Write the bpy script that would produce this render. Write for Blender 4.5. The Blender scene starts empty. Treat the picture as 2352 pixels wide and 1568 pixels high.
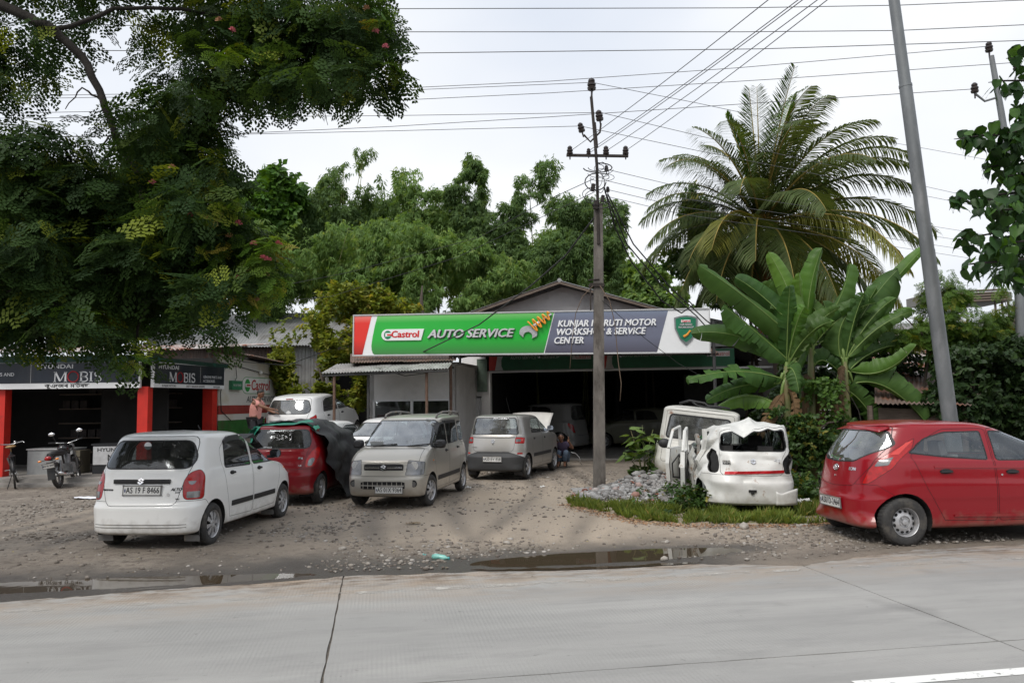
import bpy, bmesh, math, random
import numpy as np
from mathutils import Vector, Matrix
from mathutils.bvhtree import BVHTree
R = math.radians
rnd = random.Random(7)
NR = np.random.default_rng(11)
sc = bpy.context.scene
col = sc.collection
# ------------------------------------------------------------------ camera
FOC, HORIZ, EYE, ROLL = 784.0, 400.0, 1.9, -0.7
PITCH = math.atan((HORIZ - 341) / FOC)
cd = bpy.data.cameras.new('camera')
cam = bpy.data.objects.new('camera', cd)
col.objects.link(cam)
cd.sensor_width = 36.0
cd.lens = FOC / 1024 * 36.0
cd.clip_start, cd.clip_end = 0.1, 2000
cam.matrix_world = (Matrix.Translation((0, 0, EYE)) @ Matrix.Rotation(R(90) + PITCH, 4, 'X')
     @ Matrix.Rotation(R(ROLL), 4, 'Z'))
sc.camera = cam
sc.render.resolution_x, sc.render.resolution_y = 1024, 682
# ------------------------------------------------------------------ sky, sun, exposure
world = bpy.data.worlds.new('World')
sc.world = world
world.use_nodes = True
nt = world.node_tree
nt.nodes.clear()
SUN_EL, SUN_AZ = 52.0, 212.0
w_out = nt.nodes.new('ShaderNodeOutputWorld')
w_bg = nt.nodes.new('ShaderNodeBackground')
w_sky = nt.nodes.new('ShaderNodeTexSky')
w_sky.sky_type = 'NISHITA'
w_sky.sun_disc = False
w_sky.sun_elevation = R(SUN_EL)
w_sky.sun_rotation = R(SUN_AZ)
w_sky.air_density, w_sky.dust_density, w_sky.ozone_density = 1.0, 6.0, 1.0
w_mul = nt.nodes.new('ShaderNodeVectorMath')
w_mul.operation = 'SCALE'
w_mul.inputs['Scale'].default_value = 0.08
w_co = nt.nodes.new('ShaderNodeTexCoord')
w_map = nt.nodes.new('ShaderNodeMapping')
w_map.inputs['Scale'].default_value = (1.0, 1.0, 2.2)
w_noi = nt.nodes.new('ShaderNodeTexNoise')
w_noi.inputs['Scale'].default_value = 1.5
w_noi.inputs['Detail'].default_value = 4
w_noi.inputs['Roughness'].default_value = 0.45
w_rmp = nt.nodes.new('ShaderNodeValToRGB')
w_rmp.color_ramp.elements[0].position, w_rmp.color_ramp.elements[1].position = 0.34, 0.66
w_rmp.color_ramp.elements[0].color = (0.505, 0.555, 0.645, 1)
w_rmp.color_ramp.elements[1].color = (0.745, 0.755, 0.77, 1)
w_mix = nt.nodes.new('ShaderNodeMix')
w_mix.data_type = 'RGBA'
w_mix.inputs['Factor'].default_value = 0.88        # overcast: thin blue left behind the cloud sheet
nt.links.new(w_sky.outputs[0], w_mul.inputs[0])
nt.links.new(w_co.outputs['Generated'], w_map.inputs[0])
nt.links.new(w_map.outputs[0], w_noi.inputs['Vector'])
nt.links.new(w_noi.outputs['Fac'], w_rmp.inputs[0])
nt.links.new(w_mul.outputs[0], w_mix.inputs['A'])
nt.links.new(w_rmp.outputs[0], w_mix.inputs['B'])
nt.links.new(w_mix.outputs['Result'], w_bg.inputs['Color'])
w_bg.inputs['Strength'].default_value = 1.0
nt.links.new(w_bg.outputs[0], w_out.inputs[0])
sl = bpy.data.lights.new('sun', 'SUN')
sl.energy, sl.angle, sl.color = 1.5, R(25), (1.0, 0.96, 0.9)
sun = bpy.data.objects.new('sun', sl)
col.objects.link(sun)
sdir = Vector((math.sin(R(SUN_AZ)) * math.cos(R(SUN_EL)), math.cos(R(SUN_AZ)) * math.cos(R(SUN_EL)), math.sin(R(SUN_EL))))
sun.rotation_euler = sdir.to_track_quat('Z', 'Y').to_euler()
sun.location = sdir * 60
sc.view_settings.view_transform = 'Standard'
sc.view_settings.look = 'None'
sc.view_settings.exposure = 0.58
sc.view_settings.gamma = 1.0
sc.view_settings.use_curve_mapping = False
sc.cycles.max_bounces = 8
sc.cycles.transparent_max_bounces = 12
sc.cycles.caustics_reflective = sc.cycles.caustics_refractive = False
sc.cycles.use_denoising = True
# ------------------------------------------------------------------ helpers
def at(dx, dy, Y):
 """point at distance Y (world) seen at (dx, dy) of the 2352 px wide photograph"""
 x, y = dx / 2.296875 - 512, dy / 2.296875 - 341
 c, s = math.cos(R(ROLL)), math.sin(R(ROLL))
 x, y = c * x + s * y, -s * x + c * y
 c, s = math.cos(PITCH), math.sin(PITCH)
 d = Vector((x / FOC, c + y / FOC * s, s - y / FOC * c))
 return d * (Y / d.y) + Vector((0, 0, EYE))
def link(o, parent=None):
 col.objects.link(o)
 if parent is not None:
  o.parent = parent
 return o
def tag(o, label=None, cat=None, group=None, kind=None):
 if label: o['label'] = label
 if cat: o['category'] = cat
 if group: o['group'] = group
 if kind: o['kind'] = kind
 return o
def thing(name, label, cat, loc=(0, 0, 0), rot=(0, 0, 0), group=None):
 o = bpy.data.objects.new(name, None)
 o.empty_display_size = 0.2
 link(o)
 o.location = loc
 o.rotation_euler = rot
 return tag(o, label, cat, group)
def copy_part(o, parent, loc=None, rot=None):
 c = o.copy()
 link(c, parent)
 if loc is not None: c.location = loc
 if rot is not None: c.rotation_euler = rot
 return c
class MB:
 """collects geometry, then becomes one mesh object"""
 def __init__(s):
  s.v, s.f, s.m = [], [], []
 def add(s, vs, fs, mi=0):
  b = len(s.v)
  s.v += [tuple(p) for p in vs]
  s.f += [tuple(b + i for i in f) for f in fs]
  s.m += [mi] * len(fs)
  return s
 def box(s, c, size, rot=None, mi=0, taper=None):
  hx, hy, hz = size[0] / 2, size[1] / 2, size[2] / 2
  vs = [Vector((x * hx, y * hy, z * hz)) for x in (-1, 1) for y in (-1, 1) for z in (-1, 1)]
  if taper:
   vs = [Vector((v.x * (taper if v.z > 0 else 1), v.y * (taper if v.z > 0 else 1), v.z)) for v in vs]
  if rot is not None:
   m = rot if isinstance(rot, Matrix) else (Matrix.Rotation(rot[2], 3, 'Z') @ Matrix.Rotation(rot[1], 3, 'Y') @ Matrix.Rotation(rot[0], 3, 'X'))
   vs = [m @ v for v in vs]
  c = Vector(c)
  fs = [(0, 1, 3, 2), (4, 6, 7, 5), (0, 4, 5, 1), (2, 3, 7, 6), (0, 2, 6, 4), (1, 5, 7, 3)]
  return s.add([v + c for v in vs], fs, mi)
 def tube(s, pts, rad, n=8, mi=0, caps=True):
  pts = [Vector(p) for p in pts]
  rs = rad if isinstance(rad, (list, tuple)) else [rad] * len(pts)
  b = len(s.v)
  prev = None
  for i, p in enumerate(pts):
   t = (pts[min(i + 1, len(pts) - 1)] - pts[max(i - 1, 0)])
   if t.length < 1e-9: t = Vector((0, 0, 1))
   t.normalize()
   if prev is None:
    a = t.orthogonal().normalized()
   else:
    a = (prev - t * prev.dot(t))
    a = a.normalized() if a.length > 1e-6 else t.orthogonal().normalized()
   prev = a
   bb = t.cross(a)
   for k in range(n):
    an = 2 * math.pi * k / n
    s.v.append(tuple(p + (a * math.cos(an) + bb * math.sin(an)) * rs[i]))
  for i in range(len(pts) - 1):
   for k in range(n):
    k2 = (k + 1) % n
    s.f.append((b + i * n + k, b + i * n + k2, b + (i + 1) * n + k2, b + (i + 1) * n + k))
    s.m.append(mi)
  if caps:
   s.f.append(tuple(b + k for k in reversed(range(n)))); s.m.append(mi)
   s.f.append(tuple(b + (len(pts) - 1) * n + k for k in range(n))); s.m.append(mi)
  return s
 def prism(s, poly, axis, a, b, mi=0, M=None):
  """polygon given in the two other axes, extruded along axis from a to b"""
  n = len(poly)
  def P(p, t):
   return {'x': (t, p[0], p[1]), 'y': (p[0], t, p[1]), 'z': (p[0], p[1], t)}[axis]
  vs = [Vector(P(p, a)) for p in poly] + [Vector(P(p, b)) for p in poly]
  if M is not None: vs = [M @ v for v in vs]
  fs = [tuple(range(n)), tuple(range(2 * n - 1, n - 1, -1))] + [(i, n + i, n + (i + 1) % n, (i + 1) % n) for i in range(n)]
  return s.add(vs, fs, mi)
 def lathe(s, prof, n=24, M=None, mi=0, closed=False):
  """profile of (radius, height) turned about z"""
  vs = []
  for r_, h_ in prof:
   for k in range(n):
    a = 2 * math.pi * k / n
    vs.append(Vector((r_ * math.cos(a), r_ * math.sin(a), h_)))
  if M is not None: vs = [M @ v for v in vs]
  fs = []
  m = len(prof)
  for i in range(m - 1 + (1 if closed else 0)):
   i2 = (i + 1) % m
   for k in range(n):
    k2 = (k + 1) % n
    fs.append((i * n + k, i * n + k2, i2 * n + k2, i2 * n + k))
  return s.add(vs, fs, mi)
 def sphere(s, c, r, nu=10, nv=7, mi=0):
  c = Vector(c)
  r = Vector(r) if not isinstance(r, (int, float)) else Vector((r, r, r))
  vs = [c + Vector((0, 0, -r.z))]
  for j in range(1, nv):
   t = -math.pi / 2 + math.pi * j / nv
   for i in range(nu):
    a = 2 * math.pi * i / nu
    vs.append(c + Vector((r.x * math.cos(t) * math.cos(a), r.y * math.cos(t) * math.sin(a), r.z * math.sin(t))))
  vs.append(c + Vector((0, 0, r.z)))
  fs = [(0, 1 + (i + 1) % nu, 1 + i) for i in range(nu)]
  for j in range(nv - 2):
   for i in range(nu):
    a, b2 = 1 + j * nu + i, 1 + j * nu + (i + 1) % nu
    fs.append((a, b2, b2 + nu, a + nu))
  L = len(vs) - 1
  fs += [(L, L - nu + i, L - nu + (i + 1) % nu) for i in range(nu)]
  return s.add(vs, fs, mi)
 def grid(s, fn, nu, nv, mi=0):
  b = len(s.v)
  for j in range(nv + 1):
   for i in range(nu + 1):
    s.v.append(tuple(fn(i / nu, j / nv)))
  for j in range(nv):
   for i in range(nu):
    a = b + j * (nu + 1) + i
    s.f.append((a, a + 1, a + nu + 2, a + nu + 1)); s.m.append(mi)
  return s
 def mesh(s, name, mats, smooth=False):
  me = bpy.data.meshes.new(name)
  me.from_pydata([tuple(p) for p in s.v], [], s.f)
  for m in (mats if isinstance(mats, (list, tuple)) else [mats]):
   me.materials.append(m)
  if any(s.m):
   me.polygons.foreach_set('material_index', s.m)
  if smooth:
   me.shade_smooth()
   if smooth != True:
    me.set_sharp_from_angle(angle=R(smooth))
  me.update()
  return me
 def build(s, name, mats, parent=None, smooth=False, loc=None, rot=None):
  o = bpy.data.objects.new(name, s.mesh(name, mats, smooth))
  link(o, parent)
  if loc is not None: o.location = loc
  if rot is not None: o.rotation_euler = rot
  return o
def np_obj(name, V, F, mat, parent=None, attr=None, smooth=False):
 """V (n,3), F (m,k) as numpy arrays; attr: float per vertex stored as 'rnd'"""
 me = bpy.data.meshes.new(name)
 V = np.ascontiguousarray(V, dtype=np.float32)
 F = np.ascontiguousarray(F, dtype=np.int32)
 k = F.shape[1]
 me.vertices.add(len(V)); me.vertices.foreach_set('co', V.ravel())
 me.loops.add(F.size); me.loops.foreach_set('vertex_index', F.ravel())
 me.polygons.add(len(F))
 me.polygons.foreach_set('loop_start', np.arange(0, F.size, k, dtype=np.int32))
 me.polygons.foreach_set('loop_total', np.full(len(F), k, dtype=np.int32))
 me.materials.append(mat)
 me.update(calc_edges=True)
 if attr is not None:
  a = me.attributes.new('rnd', 'FLOAT', 'POINT')
  a.data.foreach_set('value', np.ascontiguousarray(attr, dtype=np.float32))
 if smooth: me.shade_smooth()
 o = bpy.data.objects.new(name, me)
 return link(o, parent)
# ------------------------------------------------------------------ materials
MATS = {}
def _n(t, kind, **kw):
 n = t.nodes.new(kind)
 for k, v in kw.items():
  if hasattr(n, k) and k not in n.inputs.keys(): setattr(n, k, v)
  else: n.inputs[k].default_value = v
 return n
def rgba(c): return (c[0], c[1], c[2], 1.0)
def mat(name, c=(.5, .5, .5), rough=.7, metal=0.0, var=.18, vs=4.0, bump=0.0, bs=60.0, c2=None, s2=3.0, t2=(.5, .62),
  coat=0.0, spec=.5, stretch=(1, 1, 1), grime=None, attr=False, emit=None):
 """procedural surface: base colour broken by noise, optional second colour in patches, optional grime near the ground"""
 if name in MATS: return MATS[name]
 m = bpy.data.materials.new(name); m.use_nodes = True
 t = m.node_tree; t.nodes.clear(); L = t.links.new
 out = _n(t, 'ShaderNodeOutputMaterial'); b = _n(t, 'ShaderNodeBsdfPrincipled')
 L(b.outputs[0], out.inputs[0])
 b.inputs['Roughness'].default_value = rough; b.inputs['Metallic'].default_value = metal
 b.inputs['Specular IOR Level'].default_value = spec
 b.inputs['Coat Weight'].default_value = coat; b.inputs['Coat Roughness'].default_value = .06
 co = _n(t, 'ShaderNodeTexCoord'); mp = _n(t, 'ShaderNodeMapping'); mp.inputs['Scale'].default_value = stretch
 L(co.outputs['Object'], mp.inputs[0])
 n1 = _n(t, 'ShaderNodeTexNoise'); n1.inputs['Scale'].default_value = vs; n1.inputs['Detail'].default_value = 5
 n1.inputs['Roughness'].default_value = .62
 L(mp.outputs[0], n1.inputs['Vector'])
 mr = _n(t, 'ShaderNodeMapRange'); mr.inputs['From Min'].default_value = .3; mr.inputs['From Max'].default_value = .7
 mr.inputs['To Min'].default_value = 1 - var; mr.inputs['To Max'].default_value = 1 + var
 L(n1.outputs['Fac'], mr.inputs['Value'])
 vm = _n(t, 'ShaderNodeVectorMath'); vm.operation = 'SCALE'; vm.inputs[0].default_value = c[:3]
 L(mr.outputs[0], vm.inputs['Scale'])
 cur = vm.outputs[0]
 if c2 is not None:
  n2 = _n(t, 'ShaderNodeTexNoise'); n2.inputs['Scale'].default_value = s2; n2.inputs['Detail'].default_value = 7
  n2.inputs['Roughness'].default_value = .65
  L(mp.outputs[0], n2.inputs['Vector'])
  r2 = _n(t, 'ShaderNodeMapRange'); r2.inputs['From Min'].default_value, r2.inputs['From Max'].default_value = t2
  L(n2.outputs['Fac'], r2.inputs['Value'])
  mx = _n(t, 'ShaderNodeMix'); mx.data_type = 'RGBA'; mx.inputs['B'].default_value = rgba(c2)
  L(r2.outputs[0], mx.inputs['Factor']); L(cur, mx.inputs['A']); cur = mx.outputs['Result']
 if grime is not None:                      # (colour, z below which it sits, strength): splashed mud
  gc, gz, gs = grime
  sx = _n(t, 'ShaderNodeSeparateXYZ'); L(co.outputs['Object'], sx.inputs[0])
  n3 = _n(t, 'ShaderNodeTexNoise'); n3.inputs['Scale'].default_value = 9; n3.inputs['Detail'].default_value = 8
  L(co.outputs['Object'], n3.inputs['Vector'])
  ad = _n(t, 'ShaderNodeMath'); ad.operation = 'MULTIPLY_ADD'; ad.inputs[1].default_value = .5
  L(n3.outputs['Fac'], ad.inputs[0]); L(sx.outputs['Z'], ad.inputs[2])
  r3 = _n(t, 'ShaderNodeMapRange'); r3.inputs['From Min'].default_value = gz; r3.inputs['From Max'].default_value = gz + .28
  r3.inputs['To Min'].default_value = gs; r3.inputs['To Max'].default_value = 0
  L(ad.outputs[0], r3.inputs['Value'])
  mx = _n(t, 'ShaderNodeMix'); mx.data_type = 'RGBA'; mx.inputs['B'].default_value = rgba(gc)
  L(r3.outputs[0], mx.inputs['Factor']); L(cur, mx.inputs['A']); cur = mx.outputs['Result']
 L(cur, b.inputs['Base Color'])
 if bump:
  nb = _n(t, 'ShaderNodeTexNoise'); nb.inputs['Scale'].default_value = bs; nb.inputs['Detail'].default_value = 6
  L(mp.outputs[0], nb.inputs['Vector'])
  bm_ = _n(t, 'ShaderNodeBump'); bm_.inputs['Strength'].default_value = bump; bm_.inputs['Distance'].default_value = .02
  L(nb.outputs['Fac'], bm_.inputs['Height']); L(bm_.outputs[0], b.inputs['Normal'])
 MATS[name] = m
 return m
def leaf_mat(name, c1, c2, tr=.3, rough=.5, c3=None, spec=.35):
 """leaf: colour between c1 and c2 by a number kept per leaf; a few leaves c3; some light passes through"""
 if name in MATS: return MATS[name]
 m = bpy.data.materials.new(name); m.use_nodes = True
 t = m.node_tree; t.nodes.clear(); L = t.links.new
 out = _n(t, 'ShaderNodeOutputMaterial'); b = _n(t, 'ShaderNodeBsdfPrincipled')
 b.inputs['Roughness'].default_value = rough; b.inputs['Specular IOR Level'].default_value = spec
 a = _n(t, 'ShaderNodeAttribute'); a.attribute_name = 'rnd'
 cr = _n(t, 'ShaderNodeValToRGB'); e = cr.color_ramp.elements
 e[0].color, e[1].color = rgba(c1), rgba(c2); e[1].position = .9 if c3 else 1.0
 if c3:
  q = e.new(.97); q.color = rgba(c3)
 L(a.outputs['Fac'], cr.inputs[0])
 oi = _n(t, 'ShaderNodeTexCoord'); n1 = _n(t, 'ShaderNodeTexNoise'); n1.inputs['Scale'].default_value = 1.3; n1.inputs['Detail'].default_value = 4
 L(oi.outputs['Object'], n1.inputs['Vector'])
 mr = _n(t, 'ShaderNodeMapRange'); mr.inputs['To Min'].default_value = .72; mr.inputs['To Max'].default_value = 1.28
 mr.inputs['From Min'].default_value, mr.inputs['From Max'].default_value = .3, .7
 L(n1.outputs['Fac'], mr.inputs['Value'])
 vm = _n(t, 'ShaderNodeVectorMath'); vm.operation = 'SCALE'; L(cr.outputs[0], vm.inputs[0]); L(mr.outputs[0], vm.inputs['Scale'])
 L(vm.outputs[0], b.inputs['Base Color'])
 tl = _n(t, 'ShaderNodeBsdfTranslucent')
 v2 = _n(t, 'ShaderNodeVectorMath'); v2.operation = 'MULTIPLY'; v2.inputs[1].default_value = (1.5, 1.35, .55)
 L(vm.outputs[0], v2.inputs[0]); L(v2.outputs[0], tl.inputs[0])
 mx = _n(t, 'ShaderNodeMixShader'); mx.inputs[0].default_value = tr
 L(b.outputs[0], mx.inputs[1]); L(tl.outputs[0], mx.inputs[2]); L(mx.outputs[0], out.inputs[0])
 MATS[name] = m
 return m
def glass_mat(name, tint=(.5, .55, .55), refl=1.0, clear=.75):
 """window pane: reflects by angle, lets tinted light through"""
 if name in MATS: return MATS[name]
 m = bpy.data.materials.new(name); m.use_nodes = True
 t = m.node_tree; t.nodes.clear(); L = t.links.new
 out = _n(t, 'ShaderNodeOutputMaterial')
 tr = _n(t, 'ShaderNodeBsdfTransparent'); tr.inputs[0].default_value = rgba(tint)
 gl = _n(t, 'ShaderNodeBsdfGlossy'); gl.inputs['Roughness'].default_value = .03; gl.inputs[0].default_value = (.9, .95, 1, 1)
 df = _n(t, 'ShaderNodeBsdfDiffuse'); df.inputs[0].default_value = (.42, .42, .40, 1)
 n1 = _n(t, 'ShaderNodeTexNoise'); n1.inputs['Scale'].default_value = 5; n1.inputs['Detail'].default_value = 6
 co = _n(t, 'ShaderNodeTexCoord'); L(co.outputs['Object'], n1.inputs['Vector'])
 du = _n(t, 'ShaderNodeMapRange'); du.inputs['From Min'].default_value = .25; du.inputs['From Max'].default_value = .75
 du.inputs['To Min'].default_value = 0.0; du.inputs['To Max'].default_value = 1 - clear
 L(n1.outputs['Fac'], du.inputs['Value'])
 m0 = _n(t, 'ShaderNodeMixShader'); L(du.outputs[0], m0.inputs[0]); L(tr.outputs[0], m0.inputs[1]); L(df.outputs[0], m0.inputs[2])
 fr = _n(t, 'ShaderNodeFresnel'); ge = _n(t, 'ShaderNodeNewGeometry'); io = _n(t, 'ShaderNodeMapRange')      # same mirror strength on both faces of the pane
 io.inputs['To Min'].default_value = 1.55; io.inputs['To Max'].default_value = 1 / 1.55; L(ge.outputs['Backfacing'], io.inputs['Value']); L(io.outputs[0], fr.inputs[0])
 mu = _n(t, 'ShaderNodeMath'); mu.operation = 'MULTIPLY'; mu.use_clamp = True; mu.inputs[1].default_value = refl
 L(fr.outputs[0], mu.inputs[0])
 mi = _n(t, 'ShaderNodeMath'); mi.operation = 'MINIMUM'; mi.inputs[1].default_value = .42; L(mu.outputs[0], mi.inputs[0])
 mx = _n(t, 'ShaderNodeMixShader'); L(mi.outputs[0], mx.inputs[0]); L(m0.outputs[0], mx.inputs[1]); L(gl.outputs[0], mx.inputs[2])
 L(mx.outputs[0], out.inputs[0])
 MATS[name] = m
 return m
# ------------------------------------------------------------------ lettering
def text_geo(body, size=1.0, bold=0.0, shear=0.0, extr=0.0, align='CENTER', sx=1.0, spacing=1.0):
 cu = bpy.data.curves.new('lettering', 'FONT')
 cu.body = body; cu.size = size; cu.shear = shear; cu.extrude = extr
 cu.align_x = align; cu.align_y = 'CENTER'; cu.resolution_u = 3; cu.space_character = spacing
 o = bpy.data.objects.new('lettering', cu)
 me = o.to_mesh()
 V = [Vector((v.co.x * sx, v.co.y, v.co.z)) for v in me.vertices]
 F = [tuple(p.vertices) for p in me.polygons]
 o.to_mesh_clear()
 if bold:                                   # heavier strokes: shifted copies, each a hair deeper
  V0, F0 = V, F; V, F = [], []
  for k, (dx, dy) in enumerate(((0, 0), (-1, 0), (1, 0), (0, .6), (0, -.6))):
   F += [tuple(i + len(V) for i in f) for f in F0]; V = V + [v + Vector((dx * bold, dy * bold, -.0006 * k)) for v in V0]
 bpy.data.objects.remove(o); bpy.data.curves.remove(cu)
 return V, F
def text_part(name, body, size, m, parent, M, **kw):
 V, F = text_geo(body, size, **kw)
 b = MB(); b.add([M @ v for v in V], F)
 return b.build(name, m, parent)
FRONT = Matrix(((1, 0, 0, 0), (0, 0, -1, 0), (0, 1, 0, 0), (0, 0, 0, 1)))
def smooth(a, b, x):
 t = min(1, max(0, (x - a) / (b - a)))
 return t * t * (3 - 2 * t)
# ------------------------------------------------------------------ ground, yard, road
RA = R(9.7)
RU, RV = Vector((math.cos(RA), math.sin(RA), 0)), Vector((-math.sin(RA), math.cos(RA), 0))
def uv(u, v, z=0.0):
 p = RU * u + RV * v
 return Vector((p.x, p.y, z))
def to_uv(x, y): return x * RU.x + y * RU.y, x * RV.x + y * RV.y
_tab = np.random.default_rng(3).random((256, 256))
def vnoise(x, y):
 """smooth value noise in 0..1 (numpy arrays or numbers)"""
 x, y = np.asarray(x, float), np.asarray(y, float)
 xi, yi = np.floor(x).astype(int), np.floor(y).astype(int)
 fx, fy = x - xi, y - yi
 fx, fy = fx * fx * (3 - 2 * fx), fy * fy * (3 - 2 * fy)
 g = lambda a, b: _tab[a % 256, b % 256]
 return (g(xi, yi) * (1 - fx) + g(xi + 1, yi) * fx) * (1 - fy) + (g(xi, yi + 1) * (1 - fx) + g(xi + 1, yi + 1) * fx) * fy
def fbm(x, y, o=4):
 t, a, s = 0, .5, 0
 for k in range(o):
  t = t + a * vnoise(x * 2 ** k + 17 * k, y * 2 ** k + 9 * k); s += a; a *= .55
 return t / s
_tl = _tab.tolist()
def sfbm(x, y, o=3):
 t, a, s = 0.0, .5, 0.0
 for k in range(o):
  px_, py_ = x * 2 ** k + 17 * k, y * 2 ** k + 9 * k; xi, yi = math.floor(px_), math.floor(py_); fx, fy = px_ - xi, py_ - yi
  fx, fy = fx * fx * (3 - 2 * fx), fy * fy * (3 - 2 * fy); r0, r1 = _tl[xi % 256], _tl[(xi + 1) % 256]; j0, j1 = yi % 256, (yi + 1) % 256
  t += a * ((r0[j0] * (1 - fx) + r1[j0] * fx) * (1 - fy) + (r0[j1] * (1 - fx) + r1[j1] * fx) * fy); s += a; a *= .55
 return t / s
def sstep(a, b, x):
 t = np.clip((np.asarray(x, float) - a) / (b - a), 0, 1)
 return t * t * (3 - 2 * t)
def puddle_d(u, v):
 """>0 inside the two wheel-track puddles beside the road"""
 a = 1 - ((u - 2.75) / 1.75) ** 2 - ((v - 9.30 - .04 * (u - 2.75)) / .36) ** 2
 b = 1 - ((u + 5.2) / 4.4) ** 2 - ((v - 9.20 + .02 * (u + 5.2)) / .30) ** 2
 return np.maximum(a, b)
def yard_z(x, y):
 x, y = np.asarray(x, float), np.asarray(y, float)
 u, v = x * RU.x + y * RU.y, x * RV.x + y * RV.y
 z = .022 + .020 * (fbm(x * 1.3, y * 1.3) - .5) + .014 * (fbm(x * 5, y * 5, 3) - .5)
 d = np.clip(puddle_d(u, v) + .25 * (fbm(x * 3, y * 3, 3) - .5), -1, 1)
 z = z - .034 * sstep(-.35, .5, d)
 z = z + .95 * sstep(17.0, 24.0, y) * sstep(-4.6, -5.7, x) * sstep(-9.1, -8.5, x)          # the drive climbs behind the spare parts shop
 z = z + .05 * sstep(10.5, 13.5, y) * sstep(-.5, 3, x) * sstep(19, 15, y)
 return z
def yz(x, y): return float(yard_z(x, y))
def dirt_edge(u):
 pu = [-60, -12, -6, -3.6, -2.5, -.9, -.33, .6, 1.6, 3.6, 4.75, 5.3, 5.8, 6.5, 7.1, 8.1, 14, 60]
 pv = [8.6, 8.6, 8.55, 8.55, 8.72, 8.86, 8.98, 8.88, 8.79, 8.68, 8.40, 8.52, 8.72, 8.86, 8.9, 8.9, 9.0, 9.0]
 return np.interp(u, pu, pv)
def ground_material():
 m = bpy.data.materials.new('yard_dirt'); m.use_nodes = True
 t = m.node_tree; L = t.links.new; b = t.nodes['Principled BSDF']
 co = _n(t, 'ShaderNodeTexCoord')
 def noise(s, d=6, r=.6):
  n = _n(t, 'ShaderNodeTexNoise'); n.inputs['Scale'].default_value = s; n.inputs['Detail'].default_value = d; n.inputs['Roughness'].default_value = r
  L(co.outputs['Object'], n.inputs['Vector']); return n.outputs['Fac']
 def rng(x, a, b_, c=0., d=1.):
  n = _n(t, 'ShaderNodeMapRange'); n.inputs['From Min'].default_value = a; n.inputs['From Max'].default_value = b_
  n.inputs['To Min'].default_value = c; n.inputs['To Max'].default_value = d; L(x, n.inputs['Value']); return n.outputs[0]
 def mix(f, a, b_):
  n = _n(t, 'ShaderNodeMix'); n.data_type = 'RGBA'
  L(f, n.inputs['Factor']) if not isinstance(f, float) else None
  for k, x in (('A', a), ('B', b_)):
   if isinstance(x, tuple): n.inputs[k].default_value = rgba(x)
   else: L(x, n.inputs[k])
  return n.outputs['Result']
 def attr(nm):
  a = _n(t, 'ShaderNodeAttribute'); a.attribute_name = nm; return a.outputs['Fac']
 c = mix(rng(noise(.9), .35, .65), (.165, .139, .113), (.26, .224, .183))
 c = mix(rng(noise(7, 8, .7), .5, .62), c, (.105, .085, .068))
 c = mix(attr('pale'), c, (.42, .345, .265))
 c = mix(rng(noise(26, 5, .7), .60, .68, 0, .8), c, (.40, .365, .325))          # small chips of stone
 c = mix(rng(noise(55, 3, .6), .60, .66, 0, .6), c, (.09, .075, .062))
 wet = attr('wet')
 c = mix(wet, c, (.045, .038, .031))
 L(c, b.inputs['Base Color'])
 L(rng(wet, 0, 1, .92, .38), b.inputs['Roughness'])
 bp = _n(t, 'ShaderNodeBump'); bp.inputs['Strength'].default_value = .7; bp.inputs['Distance'].default_value = .03
 L(noise(22, 8, .7), bp.inputs['Height']); L(bp.outputs[0], b.inputs['Normal'])
 return m
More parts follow.
